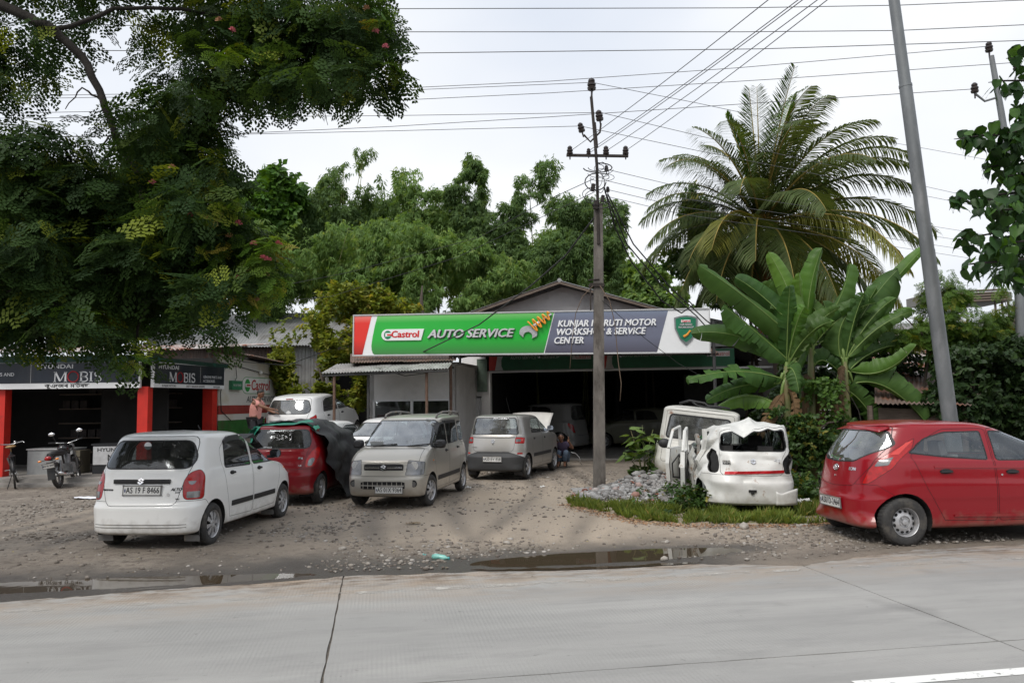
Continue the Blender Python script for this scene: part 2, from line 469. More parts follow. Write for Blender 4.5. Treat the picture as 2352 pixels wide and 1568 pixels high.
def make_ground():
 base = MB()
 base.grid(lambda a, b_: (-420 + 840 * a, -420 + 840 * b_, -.12), 12, 12)
 tag(base.build('ground', mat('rough_earth', (.10, .095, .05), .95, var=.35, vs=.6, c2=(.05, .075, .025), s2=.35, t2=(.4, .6), bump=.6, bs=8)), kind='structure')
 us = np.concatenate([np.arange(-46, -10, .7), np.arange(-10, 9, .06), np.arange(9, 46, .7)])
 ws = np.concatenate([np.arange(0, 2.2, .05), np.arange(2.2, 6, .16), np.arange(6, 36, .6)])
 U, W = np.meshgrid(us, ws)
 edge = dirt_edge(U) + .16 * (fbm(U * 1.7, U * 0 + 3.3) - .5) + .10 * (fbm(U * 9, U * 0 + 8.1) - .5)
 V = edge + W * (1 + .02 * W)
 X, Y = RU.x * U + RV.x * V, RU.y * U + RV.y * V
 Z = yard_z(X, Y)
 Z = np.where(W < .001, .002, np.where(W < .3, .004 + (Z - .004) * np.clip(W / .3, 0, 1), Z))
 nr_, nc = U.shape
 idx = np.arange(nr_ * nc).reshape(nr_, nc)
 F = np.stack([idx[:-1, :-1], idx[:-1, 1:], idx[1:, 1:], idx[1:, :-1]], -1).reshape(-1, 4)
 o = np_obj('yard', np.stack([X, Y, Z], -1).reshape(-1, 3), F, ground_material(), smooth=True)
 d = puddle_d(U, V) + .5 * (fbm(X * 2.4, Y * 2.4) - .5)
 wet = sstep(-1.5, -.1, d) * .85
 wet = np.maximum(wet, .95 * sstep(2.0, .5, W + 1.1 * (fbm(X * 1.6, Y * 1.6) - .5)) * sstep(5.2, 3.6, U))
 wet = np.maximum(wet, .4 * sstep(.9, .2, W))
 wet = np.maximum(wet, .35 * sstep(-4.5, -9, X) * sstep(14, 9, Y))
 pale = 1.05 * np.exp(-((X - .4) / 4.2) ** 2 - ((Y - 13.6) / 4.4) ** 2) * (.45 + .9 * fbm(X * .8, Y * .8)) + .25 * sstep(.25, .05, W)
 for xc, k in ((.55, .06), (-1.3, -.10), (-6.6, .02)):                       # wheel tracks pressed into the yard
  for off in (-.66, .66):
   d_ = X - (xc + off + k * (Y - 13) + .35 * np.sin(Y * .45 + xc)); t_ = np.exp(-(d_ / .17) ** 2) * (.35 + .9 * fbm(X * 2, Y * 1.2)) * sstep(9.6, 10.6, Y)
   wet = np.maximum(wet, .42 * t_); pale = pale + .25 * np.exp(-((np.abs(d_) - .30) / .12) ** 2) * sstep(10, 11, Y)
 for nm, a in (('wet', wet), ('pale', np.clip(pale, 0, .9))):
  o.data.attributes.new(nm, 'FLOAT', 'POINT').data.foreach_set('value', a.astype(np.float32).ravel())
 tag(o, kind='structure')
def water_material():
 m = bpy.data.materials.new('puddle_water'); m.use_nodes = True
 t = m.node_tree; L = t.links.new; b = t.nodes['Principled BSDF']
 b.inputs['Base Color'].default_value = (.060, .045, .029, 1)
 b.inputs['Roughness'].default_value = .02; b.inputs['IOR'].default_value = 1.36
 co = _n(t, 'ShaderNodeTexCoord'); n = _n(t, 'ShaderNodeTexNoise'); n.inputs['Scale'].default_value = 5
 L(co.outputs['Object'], n.inputs['Vector'])
 bp = _n(t, 'ShaderNodeBump'); bp.inputs['Strength'].default_value = .012; bp.inputs['Distance'].default_value = .02
 L(n.outputs['Fac'], bp.inputs['Height']); L(bp.outputs[0], b.inputs['Normal'])
 return m
def concrete_material():
 m = bpy.data.materials.new('road_concrete'); m.use_nodes = True
 t = m.node_tree; L = t.links.new; b = t.nodes['Principled BSDF']
 b.inputs['Roughness'].default_value = .85
 geo = _n(t, 'ShaderNodeNewGeometry'); mp = _n(t, 'ShaderNodeMapping'); mp.inputs['Rotation'].default_value = (0, 0, -RA)
 L(geo.outputs['Position'], mp.inputs[0])
 def noise(s, d=6, r=.6, st=(1, 1, 1)):
  m2 = _n(t, 'ShaderNodeMapping'); m2.inputs['Scale'].default_value = st; L(mp.outputs[0], m2.inputs[0])
  n = _n(t, 'ShaderNodeTexNoise'); n.inputs['Scale'].default_value = s; n.inputs['Detail'].default_value = d; n.inputs['Roughness'].default_value = r
  L(m2.outputs[0], n.inputs['Vector']); return n.outputs['Fac']
 def rng(x, a, b_, c=0., d=1.):
  n = _n(t, 'ShaderNodeMapRange'); n.inputs['From Min'].default_value = a; n.inputs['From Max'].default_value = b_
  n.inputs['To Min'].default_value = c; n.inputs['To Max'].default_value = d; L(x, n.inputs['Value']); return n.outputs[0]
 def mix(f, a, b_):
  n = _n(t, 'ShaderNodeMix'); n.data_type = 'RGBA'; L(f, n.inputs['Factor'])
  for k, x in (('A', a), ('B', b_)):
   if isinstance(x, tuple): n.inputs[k].default_value = rgba(x)
   else: L(x, n.inputs[k])
  return n.outputs['Result']
 def mul(a, b_):
  n = _n(t, 'ShaderNodeMath'); n.operation = 'MULTIPLY'; L(a, n.inputs[0]); L(b_, n.inputs[1]); return n.outputs[0]
 c = mix(rng(noise(.5, 5, .6, (.5, 1.6, 1)), .35, .65), (.290, .287, .275), (.365, .358, .340))
 c = mix(rng(noise(3, 8, .7, (.35, 1.2, 1)), .5, .72, 0, .7), c, (.235, .232, .224))       # tyre grime along the lane
 c = mix(rng(noise(160, 3, .8), .5, .72, 0, .5), c, (.19, .184, .172))
 c = mix(rng(noise(70, 4, .8), .56, .72, 0, .5), c, (.40, .39, .37))
 c = mix(rng(noise(1.3, 4, .6, (.12, 2.4, 1)), .5, .72, 0, .5), c, (.245, .241, .231))
 c = mix(rng(noise(9, 5, .75), .655, .69, 0, .6), c, (.09, .085, .08))                          # oil spots
 sp = _n(t, 'ShaderNodeSeparateXYZ'); L(mp.outputs[0], sp.inputs[0])
 for vc in (6.35, 7.55, 3.2, 4.4):                                                              # worn wheel tracks
  q = _n(t, 'ShaderNodeMath'); q.operation = 'SUBTRACT'; q.inputs[1].default_value = vc; L(sp.outputs['Y'], q.inputs[0])
  q2 = _n(t, 'ShaderNodeMath'); q2.operation = 'ABSOLUTE'; L(q.outputs[0], q2.inputs[0])
  c = mix(mul(rng(q2.outputs[0], .38, .05, 0, .45), rng(noise(1.1, 5, .6, (.3, 1.4, 1)), .4, .62)), c, (.235, .232, .225))
 c = mix(rng(noise(.7, 3, .5), .64, .70, 0, .35), c, (.13, .128, .124))
 sand = mul(rng(sp.outputs['Y'], 7.3, 8.7), rng(noise(1.6, 6, .75, (.5, 1.6, 1)), .40, .62))
 c = mix(sand, c, (.33, .26, .195))
 c = mix(mul(rng(sp.outputs['Y'], 8.15, 8.7), rng(noise(5, 7, .75, (.5, 1.5, 1)), .45, .6)), c, (.15, .115, .085))                                                            # sand washed off the yard
 L(c, b.inputs['Base Color'])
 wv = _n(t, 'ShaderNodeTexWave'); wv.inputs['Scale'].default_value = 9.0; wv.inputs['Distortion'].default_value = 1.2; wv.inputs['Detail'].default_value = 2
 wv.bands_direction = 'X'; L(mp.outputs[0], wv.inputs['Vector'])
 tin = mul(wv.outputs['Fac'], rng(noise(.8, 3), .42, .62))
 bp = _n(t, 'ShaderNodeBump'); bp.inputs['Strength'].default_value = .45; bp.inputs['Distance'].default_value = .004
 L(tin, bp.inputs['Height'])
 b2 = _n(t, 'ShaderNodeBump'); b2.inputs['Strength'].default_value = .55; b2.inputs['Distance'].default_value = .008
 L(noise(120, 4, .7), b2.inputs['Height']); L(bp.outputs[0], b2.inputs['Normal']); L(b2.outputs[0], b.inputs['Normal'])
 return m
def worn_paint(name, c, lo, hi, sc_=6):
 m = bpy.data.materials.new(name); m.use_nodes = True
 t = m.node_tree; L = t.links.new; b = t.nodes['Principled BSDF']; out = t.nodes['Material Output']
 b.inputs['Base Color'].default_value = rgba(c); b.inputs['Roughness'].default_value = .75
 geo = _n(t, 'ShaderNodeNewGeometry'); n = _n(t, 'ShaderNodeTexNoise'); n.inputs['Scale'].default_value = sc_; n.inputs['Detail'].default_value = 9; n.inputs['Roughness'].default_value = .7
 L(geo.outputs['Position'], n.inputs['Vector'])
 r_ = _n(t, 'ShaderNodeMapRange'); r_.inputs['From Min'].default_value = lo; r_.inputs['From Max'].default_value = hi
 L(n.outputs['Fac'], r_.inputs['Value'])
 tr = _n(t, 'ShaderNodeBsdfTransparent'); mx = _n(t, 'ShaderNodeMixShader')
 L(r_.outputs[0], mx.inputs[0]); L(tr.outputs[0], mx.inputs[1]); L(b.outputs[0], mx.inputs[2]); L(mx.outputs[0], out.inputs[0])
 return m
def make_road():
 road = bpy.data.objects.new('road', None); link(road); tag(road, kind='structure')
 road.rotation_euler = (0, 0, RA)
 MBx = MB(); MBx.box((0, 2.0, -.092), (160, 14.0, .16)).build('joint_bed', mat('joint_filler', (.115, .098, .080), .95, var=.5, vs=30, bump=.5), road)
 conc = concrete_material()
 j0, sp_ = -.378, 5.115
 rows = [(9.12, 5.507), (5.507, 1.9), (1.9, -1.7), (-1.7, -5.0)]
 r2 = random.Random(2)
 def slab(u0, u1, v0, v1):
  g = .008
  pts = []
  def edge(a, b_, n):
   for i in range(n):
    f = i / n
    pts.append((a[0] + (b_[0] - a[0]) * f + r2.uniform(-.005, .005), a[1] + (b_[1] - a[1]) * f + r2.uniform(-.005, .005)))
  c = [(u0 + g, v0 + g), (u1 - g, v0 + g), (u1 - g, v1 - g), (u0 + g, v1 - g)]
  for k in range(4): edge(c[k], c[(k + 1) % 4], 26)
  b = MB(); n = len(pts)
  b.add([(p[0], p[1], 0) for p in pts] + [(p[0], p[1], -.06) for p in pts],
   [tuple(range(n))] + [(i, n + i, n + (i + 1) % n, (i + 1) % n) for i in range(n)])
  return b.build('slab', conc, road)
 for v1, v0 in rows:
  for k in range(-7, 9):
   slab(j0 + sp_ * k, j0 + sp_ * (k + 1), v0, v1)
 b = MB(); b.grid(lambda a, c: (-36 + 76 * a, 8.11 + .11 * c, .004), 40, 1)
 b.build('edge_line', worn_paint('worn_edge_paint', (.46, .44, .40), .47, .66, 3.0), road)
 for k in range(-4, 5):
  b = MB(); b.grid(lambda a, c: (3.12 + k * 7.5 + 3.0 * a, 4.83 + .12 * c, .004), 6, 1)
  b.build('lane_dash', worn_paint('worn_white_paint', (.74, .74, .71), .36, .42, 11), road)
def make_puddles():
 for nm, (uc, vc, ru, rv) in (('long muddy puddle along the road edge in front of the white hatchback', (-5.2, 9.2, 4.7, .52)),
        ('brown puddle beside the road in front of the grass strip', (2.75, 9.30, 2.1, .62))):
  b = MB()
  n = 40
  pts = [uv(uc + ru * math.cos(2 * math.pi * i / n), vc + rv * math.sin(2 * math.pi * i / n), .0085) for i in range(n)]
  b.add(pts, [tuple(range(n))])
  o = b.build('puddle', MATS.setdefault('puddle_water', None) or MATS.__setitem__('puddle_water', water_material()) or MATS['puddle_water'])
  tag(o, nm, 'puddle', kind='structure')
ROCKS = []
def rock_template(seed):
 r_ = random.Random(seed)
 bm = bmesh.new(); bmesh.ops.create_icosphere(bm, subdivisions=1, radius=1.0)
 V = np.array([v.co[:] for v in bm.verts]); F = np.array([[v.index for v in f.verts] for f in bm.faces]); bm.free()
 V = V * np.array([[1 + .35 * (r_.random() - .5)] * 3 for _ in V]) * np.array([1.0, r_.uniform(.6, .9), r_.uniform(.4, .62)])
 return V, F
def scatter(temps, P, S, A, TILT=.3, seed=1):
 """copies of small templates at P with size S and yaw A merged into arrays"""
 g = np.random.default_rng(seed); Vs, Fs, Rn = [], [], []
 pick = g.integers(0, len(temps), len(P)); base = 0
 for k, (V, F) in enumerate(temps):
  sel = np.where(pick == k)[0]
  if not len(sel): continue
  n = len(sel); ca, sa = np.cos(A[sel]), np.sin(A[sel]); tx = g.normal(0, TILT, n)
  M = np.zeros((n, 3, 3)); M[:, 0, 0] = ca; M[:, 0, 1] = -sa; M[:, 1, 0] = sa; M[:, 1, 1] = ca; M[:, 2, 2] = 1
  T = np.zeros((n, 3, 3)); T[:, 0, 0] = 1; T[:, 1, 1] = np.cos(tx); T[:, 1, 2] = -np.sin(tx); T[:, 2, 1] = np.sin(tx); T[:, 2, 2] = np.cos(tx)
  M = M @ T
  W = np.einsum('nij,kj->nki', M, V) * S[sel][:, None, None] + P[sel][:, None, :]
  Vs.append(W.reshape(-1, 3)); Fs.append((F[None] + (np.arange(n) * len(V))[:, None, None] + base).reshape(-1, F.shape[1]))
  Rn.append(np.repeat(g.random(n), len(V))); base += n * len(V)
 return np.concatenate(Vs), np.concatenate(Fs), np.concatenate(Rn)
def stone_mat():
 return leaf_like('gravel_stone', [(0, (.10, .082, .068)), (.5, (.19, .165, .138)), (.85, (.28, .255, .225)), (1, (.40, .375, .345))])
def leaf_like(name, stops, rough=.85, bump=.3):
 """plain rough material coloured by the number kept per piece"""
 if name in MATS: return MATS[name]
 m = bpy.data.materials.new(name); m.use_nodes = True
 t = m.node_tree; L = t.links.new; b = t.nodes['Principled BSDF']; b.inputs['Roughness'].default_value = rough
 a = _n(t, 'ShaderNodeAttribute'); a.attribute_name = 'rnd'; cr = _n(t, 'ShaderNodeValToRGB')
 e = cr.color_ramp.elements
 while len(e) < len(stops): e.new(.5)
 for k, (p, c) in enumerate(stops): e[k].position = p; e[k].color = rgba(c)
 L(a.outputs['Fac'], cr.inputs[0])
 co = _n(t, 'ShaderNodeTexCoord'); n1 = _n(t, 'ShaderNodeTexNoise'); n1.inputs['Scale'].default_value = 45; n1.inputs['Detail'].default_value = 4
 L(co.outputs['Object'], n1.inputs['Vector'])
 mr = _n(t, 'ShaderNodeMapRange'); mr.inputs['To Min'].default_value = .75; mr.inputs['To Max'].default_value = 1.25; L(n1.outputs['Fac'], mr.inputs['Value'])
 vm = _n(t, 'ShaderNodeVectorMath'); vm.operation = 'SCALE'; L(cr.outputs[0], vm.inputs[0]); L(mr.outputs[0], vm.inputs['Scale'])
 L(vm.outputs[0], b.inputs['Base Color'])
 MATS[name] = m
 return m
def make_gravel():
 g = np.random.default_rng(5)
 n = 40000
 X = g.uniform(-10, 6.5, n); Y = g.uniform(8.7, 21, n)
 U, V = X * RU.x + Y * RU.y, X * RV.x + Y * RV.y
 dens = .07 + .95 * sstep(.47, .66, fbm(X * .7 + 3, Y * .7)) * (.35 + sstep(14.5, 10.5, Y)) + .25 * sstep(.5, .7, fbm(X * 2.2, Y * 2.2))
 keep = (V > dirt_edge(U) + .15) & (puddle_d(U, V) < -.15) & (g.random(n) < dens) & ~((X < -8.9) & (Y > 18.6))
 keep &= ~((X > 1.3) & (Y > 11.8) & (Y < 15))
 X, Y = X[keep], Y[keep]
 S = .007 + .030 * g.random(len(X)) ** 3.0 + .010 * g.random(len(X))
 P = np.stack([X, Y, yard_z(X, Y) + S * .12], -1)
 V_, F_, r_ = scatter([rock_template(k) for k in range(4)], P, S, g.uniform(0, 6.28, len(X)), seed=4)
 tag(np_obj('gravel', V_, F_, stone_mat(), attr=r_), 'small pale stones trodden into the brown yard', 'gravel', kind='stuff')
 r2 = random.Random(8)
 big = [(3.29, 11.42, .12, 'flat pale river stone lying on the dirt in front of the wrecked car'), (-.1, 10.5, .06, 'rounded grey stone beside the end of the right puddle'),
  (-2.2, 10.2, .055, 'pale chunk of stone on the gravel behind the left puddle'), (2.0, 10.45, .06, 'light stone at the far rim of the brown puddle'),
  (1.75, 9.35, .055, 'small stone standing out of the brown puddle water')]
 for k, (x, y, s_, lb) in enumerate(big):
  V, F = rock_template(20 + k)
  bm = bmesh.new(); bm.verts.ensure_lookup_table()
  vs = [bm.verts.new(Vector(p) * s_) for p in V]; [bm.faces.new([vs[i] for i in f]) for f in F]
  bmesh.ops.subdivide_edges(bm, edges=bm.edges[:], cuts=1, smooth=.6, use_grid_fill=True)
  me = bpy.data.meshes.new('stone'); bm.to_mesh(me); bm.free(); me.shade_smooth()
  me.materials.append(mat('river_stone', (.36, .33, .29), .85, var=.3, vs=14, bump=.3, bs=90))
  o = bpy.data.objects.new('stone', me); link(o); o.location = (x, y, max(.012, yz(x, y)) + s_ * .2); o.rotation_euler.z = r2.uniform(0, 6)
  tag(o, lb, 'stone', 'loose stones on the yard')
make_ground(); make_road(); make_puddles(); make_gravel()
# ------------------------------------------------------------------ buildings
M_TIN = mat('grey_corrugated_iron', (.33, .33, .33), .55, .35, var=.2, vs=1.5, c2=(.20, .19, .18), s2=2.0, t2=(.5, .7), stretch=(1, .25, 1))
M_TINR = mat('rusty_corrugated_iron', (.50, .47, .45), .6, .2, var=.25, vs=2, c2=(.25, .075, .030), s2=1.6, t2=(.47, .58))
M_TINB = mat('brown_corrugated_iron', (.17, .125, .105), .75, .1, var=.3, vs=2, c2=(.26, .10, .05), s2=2.2, t2=(.52, .66))
M_TINP = mat('pale_corrugated_iron', (.40, .395, .38), .6, .25, var=.25, vs=2, c2=(.18, .17, .16), s2=3.0, t2=(.5, .66))
M_WALL = mat('white_lime_wall', (.76, .75, .74), .9, var=.08, vs=2, c2=(.56, .54, .51), s2=1.3, t2=(.58, .8), bump=.15, bs=30)
M_GWALL = mat('grey_cement_wall', (.42, .415, .42), .9, var=.14, vs=1.2, c2=(.27, .265, .265), s2=1.1, t2=(.5, .72), bump=.2, bs=25)
M_INNER = mat('shade_dark_wall', (.018, .0175, .017), .95, var=.3, vs=1.5)  # near-black colour stands in for the deep shade indoors
M_SLAB = mat('old_concrete_floor', (.27, .255, .235), .9, var=.2, vs=2, c2=(.15, .135, .12), s2=1.4, t2=(.48, .66), bump=.2, bs=30)
M_REDC = mat('red_painted_pillar', (.56, .022, .012), .55, var=.14, vs=3, c2=(.30, .03, .02), s2=4, t2=(.6, .75))
M_STEEL = mat('rusty_steel_pipe', (.14, .085, .06), .75, .2, var=.3, vs=8)
M_DSTEEL = mat('dark_steel_pipe', (.06, .06, .06), .6, .3, var=.2)
M_WOOD = mat('weathered_timber', (.13, .10, .08), .85, var=.3, vs=4, stretch=(1, 1, 6))
M_FRAME = mat('aluminium_frame', (.55, .55, .55), .45, .3, var=.06)
M_WHITEP = mat('sign_white', (.80, .81, .82), .35, var=.02)
M_PANE = glass_mat('shop_pane', (.55, .6, .6), 1.6, .85)
def wall_box(nm, m, par, p0, p1, z0, z1, th=.2, out=0):
 """wall standing on the line p0-p1 (2D), thickness to the left of the line"""
 p0, p1 = Vector((*p0, 0)), Vector((*p1, 0)); d = (p1 - p0); n = Vector((-d.y, d.x, 0)).normalized() * th
 b = MB()
 q = [p0, p1, p1 + n, p0 + n]
 b.add([(v.x, v.y, z0) for v in q] + [(v.x, v.y, z1) for v in q], [(3, 2, 1, 0), (4, 5, 6, 7), (0, 1, 5, 4), (1, 2, 6, 5), (2, 3, 7, 6), (3, 0, 4, 7)])
 return b.build(nm, m, par)
def tin_roof(par, E0, E1, T1, T0, n, m, pitch=.085, amp=.017, rows=3, nm='roof_sheet', jit=.02, seed=1):
 """n corrugated sheets between eave E0-E1 and top T0-T1, ridges running up the slope"""
 r_ = random.Random(seed)
 E0, E1, T0, T1 = Vector(E0), Vector(E1), Vector(T0), Vector(T1)
 N = (E1 - E0).cross(T0 - E0).normalized()
 W = (E1 - E0).length
 for k in range(n):
  a0, a1 = k / n - .02 / n, (k + 1) / n + .02 / n
  cor = max(3, int(round(W / n / pitch))); lift = r_.uniform(0, .01) + (.008 if k % 2 else 0); ex = r_.uniform(-jit, jit)
  b = MB()
  def pt(u_, v_):
   a = a0 + (a1 - a0) * u_; v2 = v_ + (ex if v_ < .01 else 0)
   p = (E0 + (E1 - E0) * a) * (1 - v2) + (T0 + (T1 - T0) * a) * v2
   return p + N * (amp * math.sin(u_ * cor * 2 * math.pi) + lift)
  b.grid(pt, cor * 4, rows)
  b.build(nm, m, par, True)
# ---------------- workshop with wide opening
def loc2(o, ang):
 return Matrix.Translation(o) @ Matrix.Rotation(ang, 4, 'Z')
WS = thing('workshop_building', 'grey gabled motor workshop with wide dark opening behind the long green sign', 'workshop', (2.8, 25.75, 0), (0, 0, R(-10)))
def mk_workshop():
 x0, x1, dep = -3.75, 7.2, 11.0
 b = MB(); b.box(((x0 + x1) / 2 - .4, dep / 2 - .55, -.02), (x1 - x0 + 1.4, dep + 1.2, .16)); b.build('floor_slab', M_SLAB, WS)
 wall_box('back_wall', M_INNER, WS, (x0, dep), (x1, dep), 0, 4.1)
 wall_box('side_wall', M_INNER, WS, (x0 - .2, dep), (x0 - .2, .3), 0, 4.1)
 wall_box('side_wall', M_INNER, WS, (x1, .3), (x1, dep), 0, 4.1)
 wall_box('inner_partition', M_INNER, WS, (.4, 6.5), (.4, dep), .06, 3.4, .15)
 wall_box('lintel_wall', M_GWALL, WS, (x0 - .3, .05), (x1, .05), 3.55, 4.0, .2)
 for x in (x0, x1 - .2):
  b = MB(); b.box((x, .12, 1.45), (.30, .3, 2.8)); b.build('pillar', M_WALL, WS)
 b = MB(); b.box((x0 + .02, -.04, .75), (.26, .03, .42)); b.build('red_band', mat('red_wall_band', (.42, .03, .03), .7), WS)
 b = MB(); b.box((x0 + .02, -.04, .30), (.26, .03, .46)); b.build('green_band', mat('green_wall_band', (.03, .20, .05), .7), WS)
 for nm, c_, a_, z_ in (('post_foot', (.03, .22, .07), .06, .95), ('post_band', (.45, .03, .03), .95, 1.25), ('post_shaft', (.50, .50, .50), 1.25, 2.9)):
  b = MB(); b.box((-.02, .0, (a_ + z_) / 2), (.10, .10, z_ - a_)); b.build(nm, mat('post_' + nm, c_, .6), WS)
 b = MB(); b.box((.2, .0, 2.86), (x1 - x0, .06, .06)); b.build('opening_beam', M_FRAME, WS)
 rx, rz, ez = -1.15, 5.78, 4.0
 b = MB(); b.prism([(-6.6, ez), (5.6, ez), (rx, rz - .12)], 'y', .1, .28); b.build('gable_wall', M_GWALL, WS)
 for sg, xe in ((-1, -7.1), (1, 6.2)):
  ze = rz - abs(xe - rx) * .315
  E0, E1, T = Vector((xe, -.55, ze)), Vector((xe, dep + .3, ze)), Vector((rx, -.55, rz)); T1 = Vector((rx, dep + .3, rz))
  if sg < 0: tin_roof(WS, E1, E0, T, T1, 12, M_TIN, seed=3)
  else: tin_roof(WS, E0, E1, T1, T, 12, M_TIN, seed=4)
  b = MB(); b.tube([(xe, -.52, ze - .06), (rx, -.52, rz - .06)], .05, 4); b.build('barge_board', M_WOOD, WS)
  b = MB(); b.tube([(xe, -.2, ze - .09), (rx, -.2, rz - .09)], .06, 4); b.build('rafter', M_DSTEEL, WS)
 b = MB(); b.tube([(rx, -.56, rz + .02), (rx, dep, rz + .02)], .07, 8); b.build('ridge_cap', M_TIN, WS)
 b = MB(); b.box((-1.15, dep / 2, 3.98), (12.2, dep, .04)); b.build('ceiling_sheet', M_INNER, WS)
 for k in range(3):
  b = MB(); b.box((-2.0, dep - .5, .8 + k * .6), (2.6, .5, .04)); b.build('shelf', M_WOOD, WS)
 b = MB(); b.box((4.4, 8.5, 2.0), (2.6, .1, 1.8)); b.build('pale_board', mat('dim_board', (.16, .16, .16), .9), WS)
 g = mat('banner_green', (.012, .10, .045), .5); rd = mat('banner_red', (.40, .03, .025), .5); wh = mat('banner_white', (.42, .43, .43), .5)
 for (a, e) in ((-3.62, -.06), (.06, 4.35)):
  L_ = e - a
  b = MB(); b.box(((a + e) / 2, -.06, 3.19), (L_, .02, .58)); bn = b.build('banner', wh, WS)
  b = MB(); b.prism([(a, 2.91), (a + .20, 2.91), (a + .30, 3.47), (a, 3.47)], 'y', -.078, -.073); b.build('red_field', rd, bn)
  b = MB(); b.prism([(a + .48, 2.91), (e, 2.91), (e, 3.47), (a + .52, 3.47), (a + .42, 3.25), (a + .42, 3.05)], 'y', -.078, -.073); b.build('green_field', g, bn)
  b = MB(); b.box((e - .45, -.082, 3.31), (.62, .006, .17)); b.build('logo_plate', mat('logo_plate_dim', (.50, .5, .5), .5), bn)
  text_part('logo_lettering', 'Castrol', .17, mat('logo_red', (.45, .03, .03), .5), bn, Matrix.Translation((e - .40, -.086, 3.31)) @ FRONT, bold=.004)
  text_part('banner_lettering', 'AUTO SERVICE WORKSHOP', .13, wh, bn, Matrix.Translation((a + 1.55, -.080, 3.31)) @ FRONT)
mk_workshop()
# ---------------- canopy in front of the opening and the long sign on it
SIGN_L, SIGN_R = Vector((-4.71, 23.2, 3.28)), Vector((5.36, 21.2, 3.13))
CN = thing('canopy', 'corrugated iron canopy on steel posts carrying the long green sign', 'canopy')
def mk_canopy():
 d = (SIGN_R - SIGN_L); back = Vector((.18, .98, 0)) * 4.1
 E0 = SIGN_L + d * .285 + Vector((0, .0, -.03)); E1 = SIGN_R + Vector((.25, -.02, -.03))
 T0, T1 = E0 + back + Vector((0, 0, .42)), E1 + back + Vector((0, 0, .45))
 tin_roof(CN, E0, E1, T1, T0, 9, M_TINB, pitch=.09, amp=.02, seed=6)
 for p in (E0 + d * .0 + Vector((.05, .12, 0)), E1 + Vector((-.12, .12, 0))):
  b = MB(); b.tube([(p.x, p.y, 0), (p.x, p.y, p.z + .9)], .045, 10); b.build('canopy_post', M_STEEL if p.x < 0 else M_DSTEEL, CN)
 for f in (.04, .35, .65, .96):
  b = MB(); b.tube([E0 + (E1 - E0) * f - Vector((0, 0, .06)), T0 + (T1 - T0) * f - Vector((0, 0, .06))], .03, 6); b.build('canopy_rafter', M_DSTEEL, CN)
 for f in (.1, .5, .9):
  b = MB(); b.tube([E0 + (T0 - E0) * f - Vector((0, 0, .03)), E1 + (T1 - E1) * f - Vector((0, 0, .03))], .025, 6); b.build('purlin', M_DSTEEL, CN)
mk_canopy()
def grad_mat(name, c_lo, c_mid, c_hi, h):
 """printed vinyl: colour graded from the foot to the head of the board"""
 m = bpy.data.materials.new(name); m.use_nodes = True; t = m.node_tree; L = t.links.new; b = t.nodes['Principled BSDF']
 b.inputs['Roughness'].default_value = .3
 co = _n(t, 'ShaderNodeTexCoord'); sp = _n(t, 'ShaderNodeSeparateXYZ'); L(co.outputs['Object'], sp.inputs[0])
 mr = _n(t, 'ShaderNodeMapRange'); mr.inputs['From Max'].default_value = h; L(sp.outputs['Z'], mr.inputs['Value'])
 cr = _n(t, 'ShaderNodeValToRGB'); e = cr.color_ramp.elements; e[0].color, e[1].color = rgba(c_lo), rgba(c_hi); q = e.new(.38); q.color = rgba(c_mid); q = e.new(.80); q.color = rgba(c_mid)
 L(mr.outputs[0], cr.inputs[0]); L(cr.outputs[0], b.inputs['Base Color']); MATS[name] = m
 return m
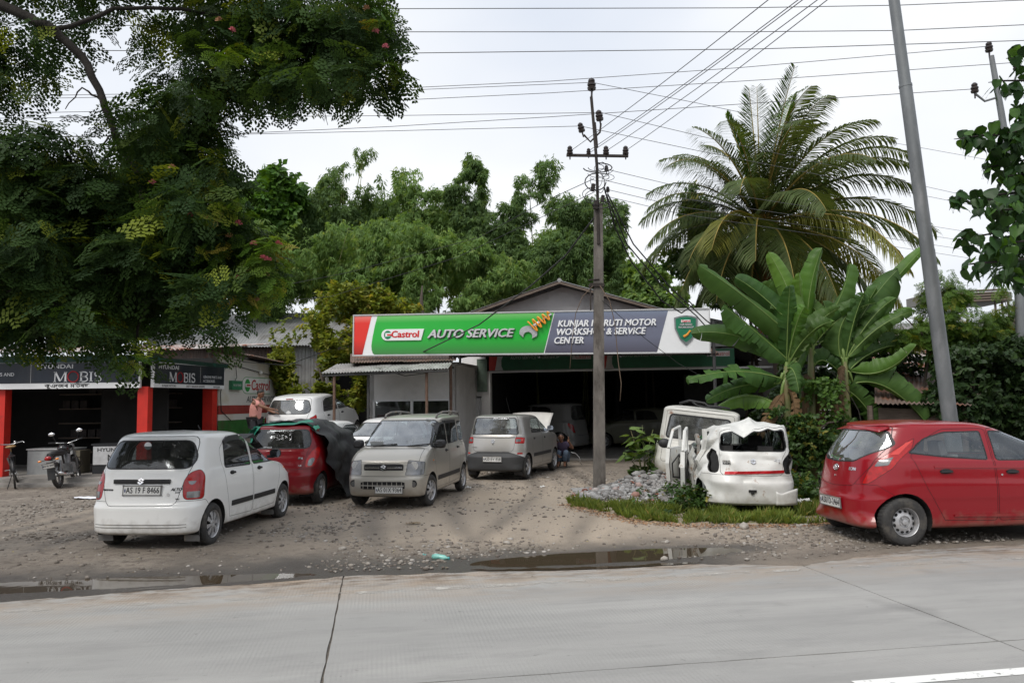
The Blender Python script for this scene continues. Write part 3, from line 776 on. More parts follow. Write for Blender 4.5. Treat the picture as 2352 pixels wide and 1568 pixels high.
def mk_sign():
 d = SIGN_R - SIGN_L; Ls = d.length; h = 1.2
 rz = math.atan2(d.y, d.x); ry = -math.asin(d.z / Ls)
 S = thing('long_signboard', 'long signboard', 'signboard', SIGN_L, (0, 0, 0))
 S['label'] = 'long green, grey and white signboard reading AUTO SERVICE above the workshop canopy'
 S.rotation_mode = 'XYZ'
 S.rotation_euler = (Matrix.Rotation(rz, 3, 'Z') @ Matrix.Rotation(ry, 3, 'Y')).to_euler()
 ZL, ZR = 23.2, 21.2
 def X(t):
  Z = 1 / ((1 - t) / ZL + t / ZR); return (Z - ZL) / (ZR - ZL) * Ls
 b = MB(); b.box((Ls / 2, .08, h / 2), (Ls, .16, h)); b.build('sign_box', M_WHITEP, S)
 b = MB()
 for z in (.0, h): b.box((Ls / 2, .07, z), (Ls + .04, .20, .03))
 for x in (0, Ls): b.box((x, .07, h / 2), (.03, .20, h))
 b.build('sign_frame', M_FRAME, S)
 def field(nm, m, poly, y=-.004, th=.003, rp=None):
  b = MB(); b.prism([(X(t), z * h) for t, z in poly], 'y', y - th, y); return b.build(nm, m, S)
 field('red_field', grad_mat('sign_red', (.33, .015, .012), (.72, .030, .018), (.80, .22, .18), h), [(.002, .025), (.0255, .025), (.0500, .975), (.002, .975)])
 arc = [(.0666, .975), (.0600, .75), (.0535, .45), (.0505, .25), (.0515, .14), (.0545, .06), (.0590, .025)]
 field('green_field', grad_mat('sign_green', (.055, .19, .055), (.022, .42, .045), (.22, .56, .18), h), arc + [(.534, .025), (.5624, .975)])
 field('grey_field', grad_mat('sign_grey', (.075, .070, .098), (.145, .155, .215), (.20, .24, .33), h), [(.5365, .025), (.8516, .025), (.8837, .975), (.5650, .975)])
 def T(nm, body, t0, t1, z, size, m, shear=.25, bold=.012, extr=.018, y=-.03, par=None):
  V, F = text_geo(body, size, bold=bold, shear=shear, extr=extr, align='LEFT')
  x0, x1 = min(v.x for v in V), max(v.x for v in V); k = (X(t1) - X(t0)) / (x1 - x0)
  b = MB(); b.add([(X(t0) + (v.x - x0) * k, y - v.z, z * h + v.y) for v in V], F); return b.build(nm, m, par or S)
 x0, x1, zc, hh = X(.0797), X(.1988), .50 * h, .165
 pl = [(x0 + hh + hh * math.cos(a), zc + hh * math.sin(a)) for a in np.linspace(math.pi * .5, math.pi * 1.5, 12)] + [(x1 - .09, zc - hh), (x1, zc + hh)]
 b = MB(); b.prism(pl, 'y', -.045, -.003); lp = b.build('logo_plate', M_WHITEP, S)
 gr = mat('logo_green', (.010, .20, .09), .4); rdm = mat('logo_red_bright', (.62, .02, .02), .4)
 cx = x0 + hh + .03
 b = MB(); b.prism([(cx + .115 * math.cos(a), zc + .125 * math.sin(a)) for a in np.linspace(0, 2 * math.pi, 25)[:-1]], 'y', -.052, -.046); rl = b.build('roundel', gr, lp)
 b = MB(); b.prism([(cx - .07, zc - .055), (cx + .12, zc - .03), (cx + .12, zc + .055), (cx - .07, zc + .055)], 'y', -.058, -.053); b.build('roundel_bar', M_WHITEP, rl)
 b = MB(); b.prism([(cx - .02, zc - .022), (cx + .125, zc - .022), (cx + .125, zc + .022), (cx - .02, zc + .022)], 'y', -.063, -.059); b.build('roundel_bar', rdm, rl)
 T('logo_lettering', 'Castrol', .1075, .186, .505, .27, rdm, .08, .010, .004, -.05, lp)
 T('shadow_lettering', 'AUTO SERVICE', .2095, .4545, .485, .335, mat('letter_shadow', (.06, .065, .06), .5), .3, .018, .010, -.015)
 T('sign_lettering', 'AUTO SERVICE', .2083, .4534, .50, .335, mat('letter_silver', (.62, .62, .63), .35, .3), .3, .011, .02, -.045)
 for k, (body, t0, t1, z) in enumerate((('KUNJAR MARUTI MOTOR', .574, .850, .70), ('WORKSHOP & SERVICE', .571, .822, .505), ('CENTER', .564, .6465, .305))):
  T('sign_lettering', body, t0, t1, z, .255, M_WHITEP, .22, .0085, .02, -.03)
 cx, cz = X(.4915), .50 * h
 b = MB()
 pl = []
 for a in np.linspace(R(-20), R(200), 15): pl.append((.26 * math.cos(a), .20 * math.sin(a)))
 for a in np.linspace(R(200), R(-20), 15): pl.append((.13 * math.cos(a), .13 * math.sin(a) - .10))
 Mw = Matrix.Translation((cx, 0, cz)) @ Matrix.Rotation(R(8), 4, 'Y')
 for i in range(14):
  q = [pl[i], pl[i + 1], pl[28 - i], pl[29 - i]]
  b.prism(q, 'y', -.06, -.01, M=Mw)
 sp = b.build('spanner', mat('spanner_steel', (.62, .62, .63), .3, .6), S)
 p0, p1 = Vector((cx + .10, -.05, cz + .15)), Vector((X(.5565), -.05, .94 * h))
 b = MB(); b.tube([p0, p0 + (p1 - p0) * .4, p0 + (p1 - p0) * .41, p1], [.065, .06, .04, .03], 8); b.build('damper_rod', M_CHROME0, sp, True)
 b = MB(); dd = (p1 - p0); ax = dd.normalized(); u_ = Vector((-ax.z, 0, ax.x)); pts = []
 for i in range(73):
  f = i / 72; a = f * 2 * math.pi * 4.2; r_ = .19 - .09 * f
  pts.append(p0 + dd * (f * .95) + u_ * (r_ * math.cos(a)) + Vector((0, -.03 - .05 * (math.sin(a) + 1) / 2 * 1.0, 0)))
 b.tube(pts, .024, 6); b.build('orange_spring', mat('spring_orange', (.75, .30, .03), .35), sp, True)
 cx = X(.933); W_ = (X(.966) - X(.900)) / 2
 def shield(k): return [(cx - W_ * k, .80 * h - (1 - k) * .25), (cx - W_ * .5 * k, .835 * h - (1 - k) * .25), (cx, .85 * h - (1 - k) * .3), (cx + W_ * .5 * k, .835 * h - (1 - k) * .25), (cx + W_ * k, .80 * h - (1 - k) * .25), (cx + W_ * .96 * k, .55 * h), (cx + W_ * .55 * k, .32 * h + (1 - k) * .12), (cx, .17 * h + (1 - k) * .6), (cx - W_ * .55 * k, .32 * h + (1 - k) * .12), (cx - W_ * .96 * k, .55 * h)]
 b = MB(); b.prism(shield(1.0), 'y', -.04, -.003); s1 = b.build('shield_rim', mat('shield_rim', (.25, .26, .26), .3, .6), S)
 b = MB(); b.prism(shield(.86), 'y', -.05, -.041); b.build('shield_field', mat('shield_green', (.010, .17, .085), .35), s1)
 b = MB(); b.box((cx, -.055, .715 * h), (.25, .008, .07)); b.build('shield_logo', M_WHITEP, s1)
 for body, z, sz, m in (('Castrol', .715, .075, rdm), ('CERTIFIED', .635, .072, M_FRAME), ('WORKSHOP', .575, .072, M_FRAME)):
  V, F = text_geo(body, sz, bold=.003, shear=.15, extr=.003); b = MB(); b.add([(cx + v.x, -.063 - v.z, z * h + v.y) for v in V], F); b.build('shield_lettering', m, s1)
 b = MB(); b.tube([(cx - .06, -.06, .36 * h), (cx + .04, -.06, .41 * h), (cx + .12, -.06, .50 * h)], [.04, .03, .025], 7); b.build('shield_spring', MATS['spring_orange'], s1)
M_CHROME0 = mat('bright_steel', (.7, .7, .7), .25, .9, var=.05)
mk_sign()
# ---------------- office
OF = thing('office_building', 'low white office with wide window beside the workshop opening', 'office')
def mk_office():
 A, B = Vector((-4.42, 24.25)), Vector((-1.74, 23.75)); dirv = (B - A).normalized(); nrm = Vector((-dirv.y, dirv.x))
 zt, z0 = 3.0, 0
 P = lambda s_, z_, o_=0: (A.x + dirv.x * s_ - nrm.x * o_, A.y + dirv.y * s_ - nrm.y * o_, z_)
 L_ = (B - A).length
 def seg(nm, s0, s1, za, zb, m=M_WALL):
  a, c = P(s0, 0), P(s1, 0); wall_box(nm, m, OF, a[:2], c[:2], za, zb, .18)
 wz0, wz1, ws0, ws1 = .95, 1.98, .12, L_ - .14
 seg('front_wall', 0, L_, wz1, zt); seg('front_wall', 0, L_, 0, wz0); seg('front_wall', 0, ws0, wz0, wz1); seg('front_wall', ws1, L_, wz0, wz1)
 C, D_ = B + nrm * 3.6, A + nrm * 3.6
 wall_box('side_wall', M_WALL, OF, (B.x, B.y), (C.x, C.y), 0, zt, .15); wall_box('side_wall', M_WALL, OF, (D_.x, D_.y), (A.x, A.y), 0, zt, .15); wall_box('back_wall', M_INNER, OF, (C.x, C.y), (D_.x, D_.y), 0, zt, .15)
 fr = [((ws0, ws1), (wz0, wz0 + .06)), ((ws0, ws1), (wz1 - .06, wz1)), ((ws0, ws0 + .06), (wz0, wz1)), ((ws1 - .06, ws1), (wz0, wz1)), ((ws0 + 1.20, ws0 + 1.28), (wz0, wz1))]
 wf = MB()
 for (a, c), (e, f) in fr:
  p, q = P(a, e, .02), P(c, f, .02); pn, qn = P(a, e, -.06), P(c, f, -.06)
  wf.add([p, (q[0], q[1], p[2]), q, (p[0], p[1], q[2]), pn, (qn[0], qn[1], pn[2]), qn, (pn[0], pn[1], qn[2])], [(0, 1, 2, 3), (7, 6, 5, 4), (0, 4, 5, 1), (1, 5, 6, 2), (2, 6, 7, 3), (3, 7, 4, 0)])
 win = wf.build('window_frame', M_WHITEP, OF)
 for a, c in ((ws0 + .06, ws0 + 1.2), (ws0 + 1.28, ws1 - .06)):
  b = MB(); b.add([P(a, wz0 + .06, -.02), P(c, wz0 + .06, -.02), P(c, wz1 - .06, -.02), P(a, wz1 - .06, -.02)], [(0, 1, 2, 3)]); b.build('pane', M_PANE, win)
 b = MB(); b.box((-3.0, 25.4, .45), (2.6, .9, .9), (0, 0, R(-10))); b.build('desk', M_INNER, OF)
 b = MB(); b.add([P(.24, 1.02, -.05), P(.86, 1.02, -.05), P(.86, 1.52, -.05), P(.24, 1.52, -.05)], [(0, 1, 2, 3)]); b.build('maroon_curtain', mat('maroon_cloth', (.10, .015, .012), .9), OF)
 b = MB(); b.add([P(.70, 1.05, -.03), P(.92, 1.05, -.03), P(.92, 1.42, -.03), P(.70, 1.42, -.03)], [(0, 1, 2, 3)]); b.build('paper_notice', M_WHITE0, OF)
 b = MB(); q = P(L_ / 2, 3.03); b.box((q[0] + nrm.x * 1.75, q[1] + nrm.y * 1.75, 3.04), (L_ + .2, 3.7, .08), (0, 0, math.atan2(dirv.y, dirv.x))); b.build('roof_slab', M_GWALL, OF)
 E0, E1 = at(806, 832, 22.6), at(1046, 828, 22.2)
 tin_roof(OF, E0, E1, at(1050, 808, 25.5), at(806, 812, 25.5), 4, M_TINB, pitch=.09, amp=.02, seed=9)
 a, c = Vector((-1.72, 26.6)), Vector((-.92, 26.46))
 wall_box('door_wall', M_WALL, OF, a, c, 2.05, 3.4, .15)
 for f in (0, .5, 1.0):
  p = a + (c - a) * f; b = MB(); b.box((p.x, p.y, 1.02), (.06, .06, 2.05)); b.build('door_frame', M_FRAME, OF)
 b = MB(); p, q = a + (c - a) * .04, a + (c - a) * .48; b.add([(p.x, p.y, .05), (q.x, q.y, .05), (q.x, q.y, 2.0), (p.x, p.y, 2.0)], [(0, 1, 2, 3)]); b.build('door_pane', M_PANE, OF)
 b = MB(); b.grid(lambda u_, v_: (c.x - .40 + .38 * u_, c.y - .02 + .012 * math.sin(u_ * 30), .05 + 1.95 * v_), 40, 1); b.build('sheet_door', M_FRAME, OF, True)
 b = MB(); b.box((-1.45, 26.38, 2.32), (.24, .03, .28)); b.build('notice_board', mat('dark_notice', (.03, .05, .06), .5), OF)
 b = MB(); b.box((-1.02, 26.30, 2.75), (.34, .02, 1.1)); b.build('poster', mat('poster_green', (.10, .14, .11), .7, var=.5, vs=3), OF)
M_WHITE0 = mat('paper_white', (.65, .65, .63), .8, var=.04)
mk_office()
AW = thing('office_awning', 'sagging pale corrugated awning on thin pipes in front of the office', 'awning')
def mk_awning():
 F0, F1, B0, B1 = at(738, 857, 21.3), at(1028, 846, 21.0), at(775, 836, 23.9), at(1046, 820, 23.4)
 tin_roof(AW, F0, F1, B1, B0, 4, M_TINP, pitch=.08, amp=.018, seed=12)
 for p, m in ((at(768, 858, 21.4), M_STEEL), (at(846, 852, 21.6), M_DSTEEL), (at(980, 848, 21.3), M_STEEL)):
  zg = yz(p.x, p.y); b = MB(); b.tube([(p.x, p.y, zg - .1), (p.x, p.y, p.z - .02)], .04, 8); b.build('awning_pipe', m, AW)
 b = MB(); b.tube([F0 + Vector((0, .08, -.05)), F1 + Vector((0, .08, -.05))], .03, 6); b.build('awning_rail', M_DSTEEL, AW)
 b = MB(); b.tube([F0 + Vector((0, 2.3, .1)), F1 + Vector((0, 2.2, .12))], .03, 6); b.build('awning_rail', M_DSTEEL, AW)
mk_awning()
# ---------------- spare parts shop on the left
C0 = Vector((-9.12, 19.65)); SD = Vector((.174, .985)).normalized(); SN = Vector((SD.y, -SD.x))     # side wall direction, outward normal
def side_pt(t, z, o=0.0): return Vector((C0.x + SD.x * t + SN.x * o, C0.y + SD.y * t + SN.y * o, z))
def side_M(t, z, o=0.0):
 """text on the side wall facing the yard"""
 p = side_pt(t, z, o)
 return Matrix(((SD.x, 0, SN.x, p.x), (SD.y, 0, SN.y, p.y), (0, 1, 0, p.z), (0, 0, 0, 1)))
PS = thing('parts_shop', 'open fronted spare parts shop with red pillars and dark signboards', 'shop')
def mk_shop():
 xl, yf = -16.2, 19.65
 b = MB(); b.prism([(xl, 19.0), (C0.x + .15, 19.0), (C0.x + .15, yf), (side_pt(7.2, 0).x, side_pt(7.2, 0).y), (xl, 27)], 'z', -.05, .17); b.build('plinth', M_SLAB, PS)
 b = MB(); b.box(((xl + C0.x) / 2, 18.75, .02), (C0.x - xl + .3, .5, .12)); b.build('step', M_SLAB, PS)
 for x in (-12.78, -9.22):
  b = MB(); b.box((x, yf + .06, 1.26), (.26, .26, 2.2)); b.build('pillar', M_REDC, PS)
 p = side_pt(3.02, 1.26, -.13); b = MB(); b.box(p, (.26, .30, 2.2), (0, 0, math.atan2(SD.y, SD.x))); b.build('pillar', M_REDC, PS)
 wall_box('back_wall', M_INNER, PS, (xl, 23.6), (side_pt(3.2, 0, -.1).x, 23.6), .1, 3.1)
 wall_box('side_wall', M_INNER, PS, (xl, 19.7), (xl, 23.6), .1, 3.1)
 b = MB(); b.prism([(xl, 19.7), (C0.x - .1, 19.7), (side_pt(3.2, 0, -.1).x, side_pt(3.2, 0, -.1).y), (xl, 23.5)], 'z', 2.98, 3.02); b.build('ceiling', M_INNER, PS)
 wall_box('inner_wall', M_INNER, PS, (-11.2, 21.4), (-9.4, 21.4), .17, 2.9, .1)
 for k in range(5):
  b = MB(); b.box((-11.5, 23.1, .55 + k * .42), (3.4, .45, .03)); b.build('shelf', M_WOOD, PS)
 r_ = random.Random(4); b = MB(); b.box((0, 0, 0), (.20, .3, .22)); ct = b.mesh('carton', mat('dim_goods', (.04, .032, .03), .8, var=.6, vs=6))  # carton colour taken near black, standing in for the unlit shop
 for k in range(26): o = link(bpy.data.objects.new('carton', ct), PS); o.location = (-13.0 + (k * 5 % 13) * .25, 23.05, .68 + (k % 5) * .42)
 gm = mat('dark_green_fascia', (.010, .055, .040), .55, var=.2, c2=(.02, .16, .12), s2=.8, t2=(.55, .62))
 b = MB(); b.box(((xl + C0.x) / 2 + .1, yf - .16, 3.06), (C0.x - xl + .4, .14, .15)); b.build('fascia', gm, PS)
 q0, q1 = side_pt(-.1, 3.05, .10), side_pt(3.5, 3.0, .10)
 b = MB(); b.tube([q0, q1], .075, 4); b.build('fascia', gm, PS)
 tin_roof(PS, (xl, 18.95, 3.20), (C0.x + 1.2, 18.95, 3.22), (C0.x + 1.9, 23.4, 3.66), (xl, 23.4, 3.62), 10, M_TINR, pitch=.10, amp=.022, seed=20)
 a, c = side_pt(3.25, 0), side_pt(7.4, 0)
 def band(nm, m, za, zb0, zb1, o=0.0):
  vs = [side_pt(3.25, za, o), side_pt(7.4, za, o), side_pt(7.4, zb1, o), side_pt(3.25, zb0, o)]
  b = MB(); b.add(vs + [v + Vector((-SN.x * .2, -SN.y * .2, 0)) for v in vs], [(0, 1, 2, 3), (7, 6, 5, 4), (0, 4, 5, 1), (1, 5, 6, 2), (2, 6, 7, 3), (3, 7, 4, 0)]); b.build(nm, m, PS)
 band('mural_wall', mat('cream_mural_wall', (.60, .58, .53), .9, var=.06, vs=1.5, c2=(.50, .43, .30), s2=.9, t2=(.52, .7)), 0, 3.36, 3.10)
 band('red_band', mat('mural_red', (.27, .035, .025), .85, var=.2), 1.60, 1.86, 1.86, .004)
 band('green_dado', mat('mural_green', (.03, .15, .025), .85, var=.3, vs=2, c2=(.06, .09, .03), s2=1.2), 0.0, 1.42, 1.42, .004)
 rd, gr, wh = mat('mural_letter_red', (.40, .02, .015), .8), mat('mural_letter_green', (.03, .26, .05), .8), mat('mural_white', (.66, .66, .63), .85)
 t0, t1, zc, hh = 4.55, 6.45, 2.47, .26
 def flat(nm, m, poly, o): b = MB(); b.add([side_pt(t_, z_, o) for t_, z_ in poly], [tuple(range(len(poly)))]); return b.build(nm, m, PS)
 lz = lambda k: [(t0 + hh + (hh * k) * math.cos(a), zc + hh * k * math.sin(a)) for a in np.linspace(math.pi * .5, math.pi * 1.5, 12)] + [(t1 - .05, zc - hh * k), (t1, zc + hh * k)]
 flat('painted_border', gr, lz(1.0), .006); flat('painted_plate', wh, lz(.93), .009)
 flat('painted_roundel', gr, [(t0 + .34 + .17 * math.cos(a), zc + .2 * math.sin(a)) for a in np.linspace(0, 2 * math.pi, 20)[:-1]], .012)
 flat('painted_bar', wh, [(t0 + .2, zc - .05), (t0 + .52, zc - .05), (t0 + .52, zc + .06), (t0 + .2, zc + .06)], .014)
 flat('painted_bar', rd, [(t0 + .28, zc - .02), (t0 + .52, zc - .02), (t0 + .52, zc + .03), (t0 + .28, zc + .03)], .016)
 text_part('painted_lettering', 'Castrol', .46, rd, PS, side_M(5.72, zc, .013), bold=.012, shear=.1, sx=.88)
 text_part('painted_lettering', 'AUTO SERVICE', .27, mat('mural_letter_grey', (.10, .10, .095), .8), PS, side_M(5.75, 2.03, .008), bold=.006, shear=.2, sx=1.0)
 b = MB(); b.box(side_pt(4.12, 2.46, .05), (.62, .10, .27), (0, 0, math.atan2(SD.y, SD.x))); o = b.build('green_box_sign', mat('box_sign_green', (.03, .17, .08), .5), PS)
 text_part('box_sign_lettering', 'REGISTERED', .085, wh, o, side_M(4.12, 2.46, .105))
 b = MB(); b.tube([side_pt(3.3, 3.1, .05), side_pt(4.4, 3.02, .04), side_pt(6.0, 2.86, .05), side_pt(7.3, 2.72, .04)], .012, 5); b.tube([side_pt(4.1, 3.05, .05), side_pt(4.15, 2.7, .06), side_pt(4.0, 2.55, .06)], .01, 5); b.tube([side_pt(3.55, 3.1, .04), side_pt(3.3, 2.2, .03), side_pt(3.36, 1.7, .03), side_pt(3.9, 1.4, .04)], .012, 5); b.build('loose_cable', M_RUB0, PS)
 b = MB(); b.lathe([(.02, 0), (.05, .03), (.06, .08), (.03, .12), (.001, .13)], 12, Matrix.Translation(side_pt(5.6, 2.95, .08)) @ Matrix.Rotation(R(180), 4, 'X')); b.build('bulb', mat('bulb_glass', (.7, .7, .65), .2), PS)
M_RUB0 = mat('cable_black', (.02, .02, .02), .6)
mk_shop()
M_NAVY = mat('sign_navy', (.012, .018, .030), .4, var=.3, vs=2, c2=(.035, .038, .045), s2=2.5, t2=(.5, .75), stretch=(1, 1, .3))
M_LETW = mat('sign_letter_white', (.68, .70, .72), .5)
M_LETR = mat('sign_letter_red', (.42, .015, .02), .45)
def serif_word(par, M, h, w, word='MOBIS'):
 """roman capitals with slab serifs built from strokes; the o is a red ring"""
 b = MB(); ring = None
 def st(x0, z0, x1, z1, t, zt=None):
  d = Vector((x1 - x0, z1 - z0)).normalized(); n = Vector((-d.y, d.x)) * t / 2
  vs = [(x0 + n.x, z0 + n.y), (x0 - n.x, z0 - n.y), (x1 - n.x, z1 - n.y), (x1 + n.x, z1 + n.y)]
  b.add([M @ Vector((x, z, e)) for e in (.0, .008) for x, z in vs], [(0, 1, 2, 3), (7, 6, 5, 4), (0, 4, 5, 1), (1, 5, 6, 2), (2, 6, 7, 3), (3, 7, 4, 0)])
 k = h; T, t = .17 * h, .085 * h
 def serif(x, z, ww): st(x - ww / 2, z, x + ww / 2, z, .06 * h)
 x = 0.0; adv = {'M': 1.02, 'O': .90, 'B': .70, 'I': .40, 'S': .62}
 tot = sum(adv[c] for c in word) * h; sx = w / tot; o_x = -w / 2
 pend = []
 for c in word:
  if c == 'M':
   xs = o_x + .10 * h * sx; xe = o_x + .90 * h * sx; xm = (xs + xe) / 2
   st(xs, 0, xs + .03 * h, k, t); st(xe, 0, xe, k, T); st(xs + .04 * h, k, xm, .08 * h, T); st(xm, .05 * h, xe - .03 * h, k, t)
   serif(xs, .03 * h, .28 * h); serif(xe, .03 * h, .34 * h); serif(xs, k - .03 * h, .2 * h); serif(xe, k - .03 * h, .30 * h)
  if c == 'O': pend.append(o_x + adv[c] * h * sx / 2)
  if c == 'I':
   xs = o_x + .2 * h * sx; st(xs, 0, xs, k, T); serif(xs, .03 * h, .36 * h); serif(xs, k - .03 * h, .36 * h)
  if c == 'B':
   xs = o_x + .16 * h * sx; st(xs, 0, xs, k, T); serif(xs - .02 * h, .03 * h, .28 * h); serif(xs - .02 * h, k - .03 * h, .28 * h)
   for zc, rr_ in ((.745, .255), (.26, .27)):
    pts = [(xs + (.20 + rr_ * math.cos(a) * 1.05) * h * sx, (zc + rr_ * math.sin(a) * .88) * h) for a in np.linspace(R(90), R(-90), 9)]
    pts = [(xs, pts[0][1])] + pts + [(xs, pts[-1][1])]
    for p, q in zip(pts, pts[1:]): st(p[0], p[1], q[0], q[1], t * 1.3)
  if c == 'S':
   cx = o_x + .31 * h * sx
   pts = [(cx + .22 * h * sx * math.cos(a), (.74 + .22 * math.sin(a)) * h) for a in np.linspace(R(35), R(250), 11)] + [(cx + .24 * h * sx * math.cos(a), (.27 + .235 * math.sin(a)) * h) for a in np.linspace(R(75), R(-150), 12)]
   for p, q in zip(pts, pts[1:]): st(p[0], p[1], q[0], q[1], T * .8)
   st(cx + .19 * h * sx, .72 * h, cx + .19 * h * sx, k, .05 * h); st(cx - .2 * h * sx, 0, cx - .2 * h * sx, .28 * h, .05 * h)
  o_x += adv[c] * h * sx
 b.build('sign_lettering', M_LETW, par)
 for ox in pend:
  r_ = MB(); pts = [M @ Vector((ox + .40 * h * sx * math.cos(a), .5 * h + .52 * h * math.sin(a), .004)) for a in np.linspace(0, 2 * math.pi, 33)]
  r_.tube(pts, .055 * h, 6, caps=False); r_.build('red_ring', M_LETR, par)
def mk_shopsigns():
 y = 19.46
 T1 = thing('dark_shop_sign', 'wide navy signboard over the shop front, left of the middle red pillar', 'signboard', (-12.6, y, 2.33))
 W_ = 6.7
 b = MB(); b.box((0, .05, .325), (W_, .10, .65)); b.build('sign_box', M_WHITEP, T1)
 b = MB(); b.box((0.0, -.004, .39), (W_ - .06, .008, .50)); b.build('navy_field', M_NAVY, T1)
 ox = 12.6
 text_part('sign_lettering', 'HYUNDAI', .145, M_LETW, T1, Matrix.Translation((-11.35 + ox, -.012, .545)) @ FRONT, bold=.005, sx=1.35, spacing=1.05)
 serif_word(T1, Matrix.Translation((-10.78 + ox, -.010, .165)) @ FRONT, .25, 1.20)
 text_part('sign_lettering', 'GENUINE PARTS AND', .12, M_LETW, T1, Matrix.Translation((-12.95 + ox, -.012, .36)) @ FRONT, bold=.002)
 text_part('owner_lettering', '\u0995\u09c1\u099e\u09cd\u099c\u09f0 \u09ae\u2019\u099f\u09f0\u099b', .13, M_INK0, T1, Matrix.Translation((-11.05 + ox, -.006, .068)) @ FRONT, bold=.003, sx=1.35)
 b = MB(); b.box((-11.95 + ox, -.010, .39), (.008, .004, .5)); b.build('panel_joint', M_FRAME, T1)
 T2 = thing('small_shop_sign', 'smaller navy signboard with genuine parts lettering, right of the middle red pillar', 'signboard')
 def quad(nm, m, ta, tb, za, zb, o, th=.09):
  vs = [side_pt(t_, z_, o) for t_, z_ in ((ta, za), (tb, za), (tb, zb), (ta, zb))]; v2 = [v - Vector((SN.x, SN.y, 0)) * th for v in vs]
  b = MB(); b.add(vs + v2, [(0, 1, 2, 3), (7, 6, 5, 4), (0, 4, 5, 1), (1, 5, 6, 2), (2, 6, 7, 3), (3, 7, 4, 0)]); return b.build(nm, m, T2)
 quad('sign_box', M_WHITEP, .02, 3.32, 2.34, 2.98, .14); quad('navy_field', M_NAVY, .05, 3.29, 2.44, 2.96, .146, .004)
 text_part('sign_lettering', 'HYUNDAI', .145, M_LETW, T2, side_M(.62, 2.86, .152), bold=.005, sx=1.35)
 serif_word(T2, side_M(1.22, 2.49, .150), .25, 1.18)
 for body, z in (('GENUINE PARTS AND', 2.655), ('ACCESSORIES', 2.545)): text_part('sign_lettering', body, .105, M_LETW, T2, side_M(2.20, z, .152), bold=.002, align='LEFT', sx=.92)
 quad('panel_joint', M_FRAME, 2.06, 2.07, 2.5, 2.92, .150, .003)
 for body, t_ in (('KUNJAR MOTORS', .65), ('DISTT. NAGAON (ASSAM)', 1.85), ('NAGAON', 2.9)): text_part('owner_lettering', body, .075, M_INK0, T2, side_M(t_, 2.385, .144), bold=.001)
M_INK0 = mat('sign_ink', (.02, .02, .02), .6)
mk_shopsigns()
def mk_counters():
 c1 = thing('display_counter', 'dark shop counter with pale lettered front panel, behind the white hatchback', 'counter', (-9.98, 20.15, .17))
 b = MB(); b.box((0, .3, .36), (1.5, .6, .72)); b.build('counter_body', mat('counter_dark', (.02, .022, .025), .6), c1)
 b = MB(); b.box((0, -.012, .46), (1.46, .02, .46)); b.build('front_panel', mat('counter_panel', (.52, .53, .54), .6), c1)
 b = MB(); b.box((0, .3, .74), (1.56, .66, .04)); b.build('counter_top', mat('counter_dark', (.02, .022, .025), .6), c1)
 text_part('panel_lettering', 'HYUNDAI', .13, M_INK0, c1, Matrix.Translation((-.25, -.026, .60)) @ FRONT, bold=.004, sx=1.3)
 text_part('panel_lettering', 'MOBIS', .22, M_INK0, c1, Matrix.Translation((-.05, -.026, .40)) @ FRONT, bold=.004)
 c2 = thing('grey_counter', 'plain grey counter cabinet behind the bicycle', 'counter', (-11.85, 20.2, .17))
 b = MB(); b.box((0, .3, .31), (1.15, .6, .62)); b.build('cabinet', mat('cabinet_grey', (.30, .31, .31), .6), c2)
 b = MB(); b.box((0, .3, .635), (1.2, .66, .03)); b.build('counter_top', M_FRAME, c2)
 b = MB(); b.box((.66, .3, .30), (.16, .5, .58)); b.build('side_board', mat('cabinet_brown', (.15, .13, .09), .7), c2)
mk_counters()
# ---------------- tin shed behind the drive
SH = thing('tin_shed', 'long shed with grey corrugated roof behind the spare parts shop', 'shed')
def mk_shed():
 E0, E1 = at(330, 797, 27.5), at(760, 794, 27.5); T0, T1 = at(372, 722, 32), at(840, 717, 32)
 tin_roof(SH, E0, E1, T1, T0, 9, M_TIN, pitch=.10, amp=.02, seed=31)
 tin_roof(SH, T0, T1, T1 + Vector((0, 5, -1.6)), T0 + Vector((0, 5, -1.6)), 5, M_TIN, pitch=.3, amp=.02, seed=32)
 n = 7
 for k in range(n):
  f0, f1 = k / n - .004, (k + 1) / n + .004
  p, q = E0 + (E1 - E0) * f0, E0 + (E1 - E0) * f1
  b = MB(); b.grid(lambda u_, v_: (p.x + (q.x - p.x) * u_, p.y + .5 + .012 * math.sin(u_ * 50), (p.z + .08) * v_), 40, 1); b.build('wall_sheet', M_TINB if k < 5 else M_TIN, SH, True)
 for f in (0, .33, .66, 1):
  p = E0 + (E1 - E0) * f; b = MB(); b.tube([(p.x, p.y + .4, 0), (p.x, p.y + .4, p.z - .05)], .07, 6); b.build('shed_post', M_WOOD, SH)
 a, c = side_pt(3.3, 3.42, .35), side_pt(7.6, 3.18, .5)
 tin_roof(SH, a, c, c + Vector((-1.8, .4, .30)), a + Vector((-1.8, .3, .25)), 4, M_TINB, seed=33)
 b = MB(); b.box((-4.6, 29.5, 1.5), (7.0, .12, 3.2)); b.build('back_fence', M_INNER, SH)
 b = MB(); b.box((-11.5, 27.2, 1.7), (7.6, .12, 3.6)); b.build('inner_wall', M_INNER, SH)  # dark backing added to block bright sky gaps under the eaves
mk_shed()
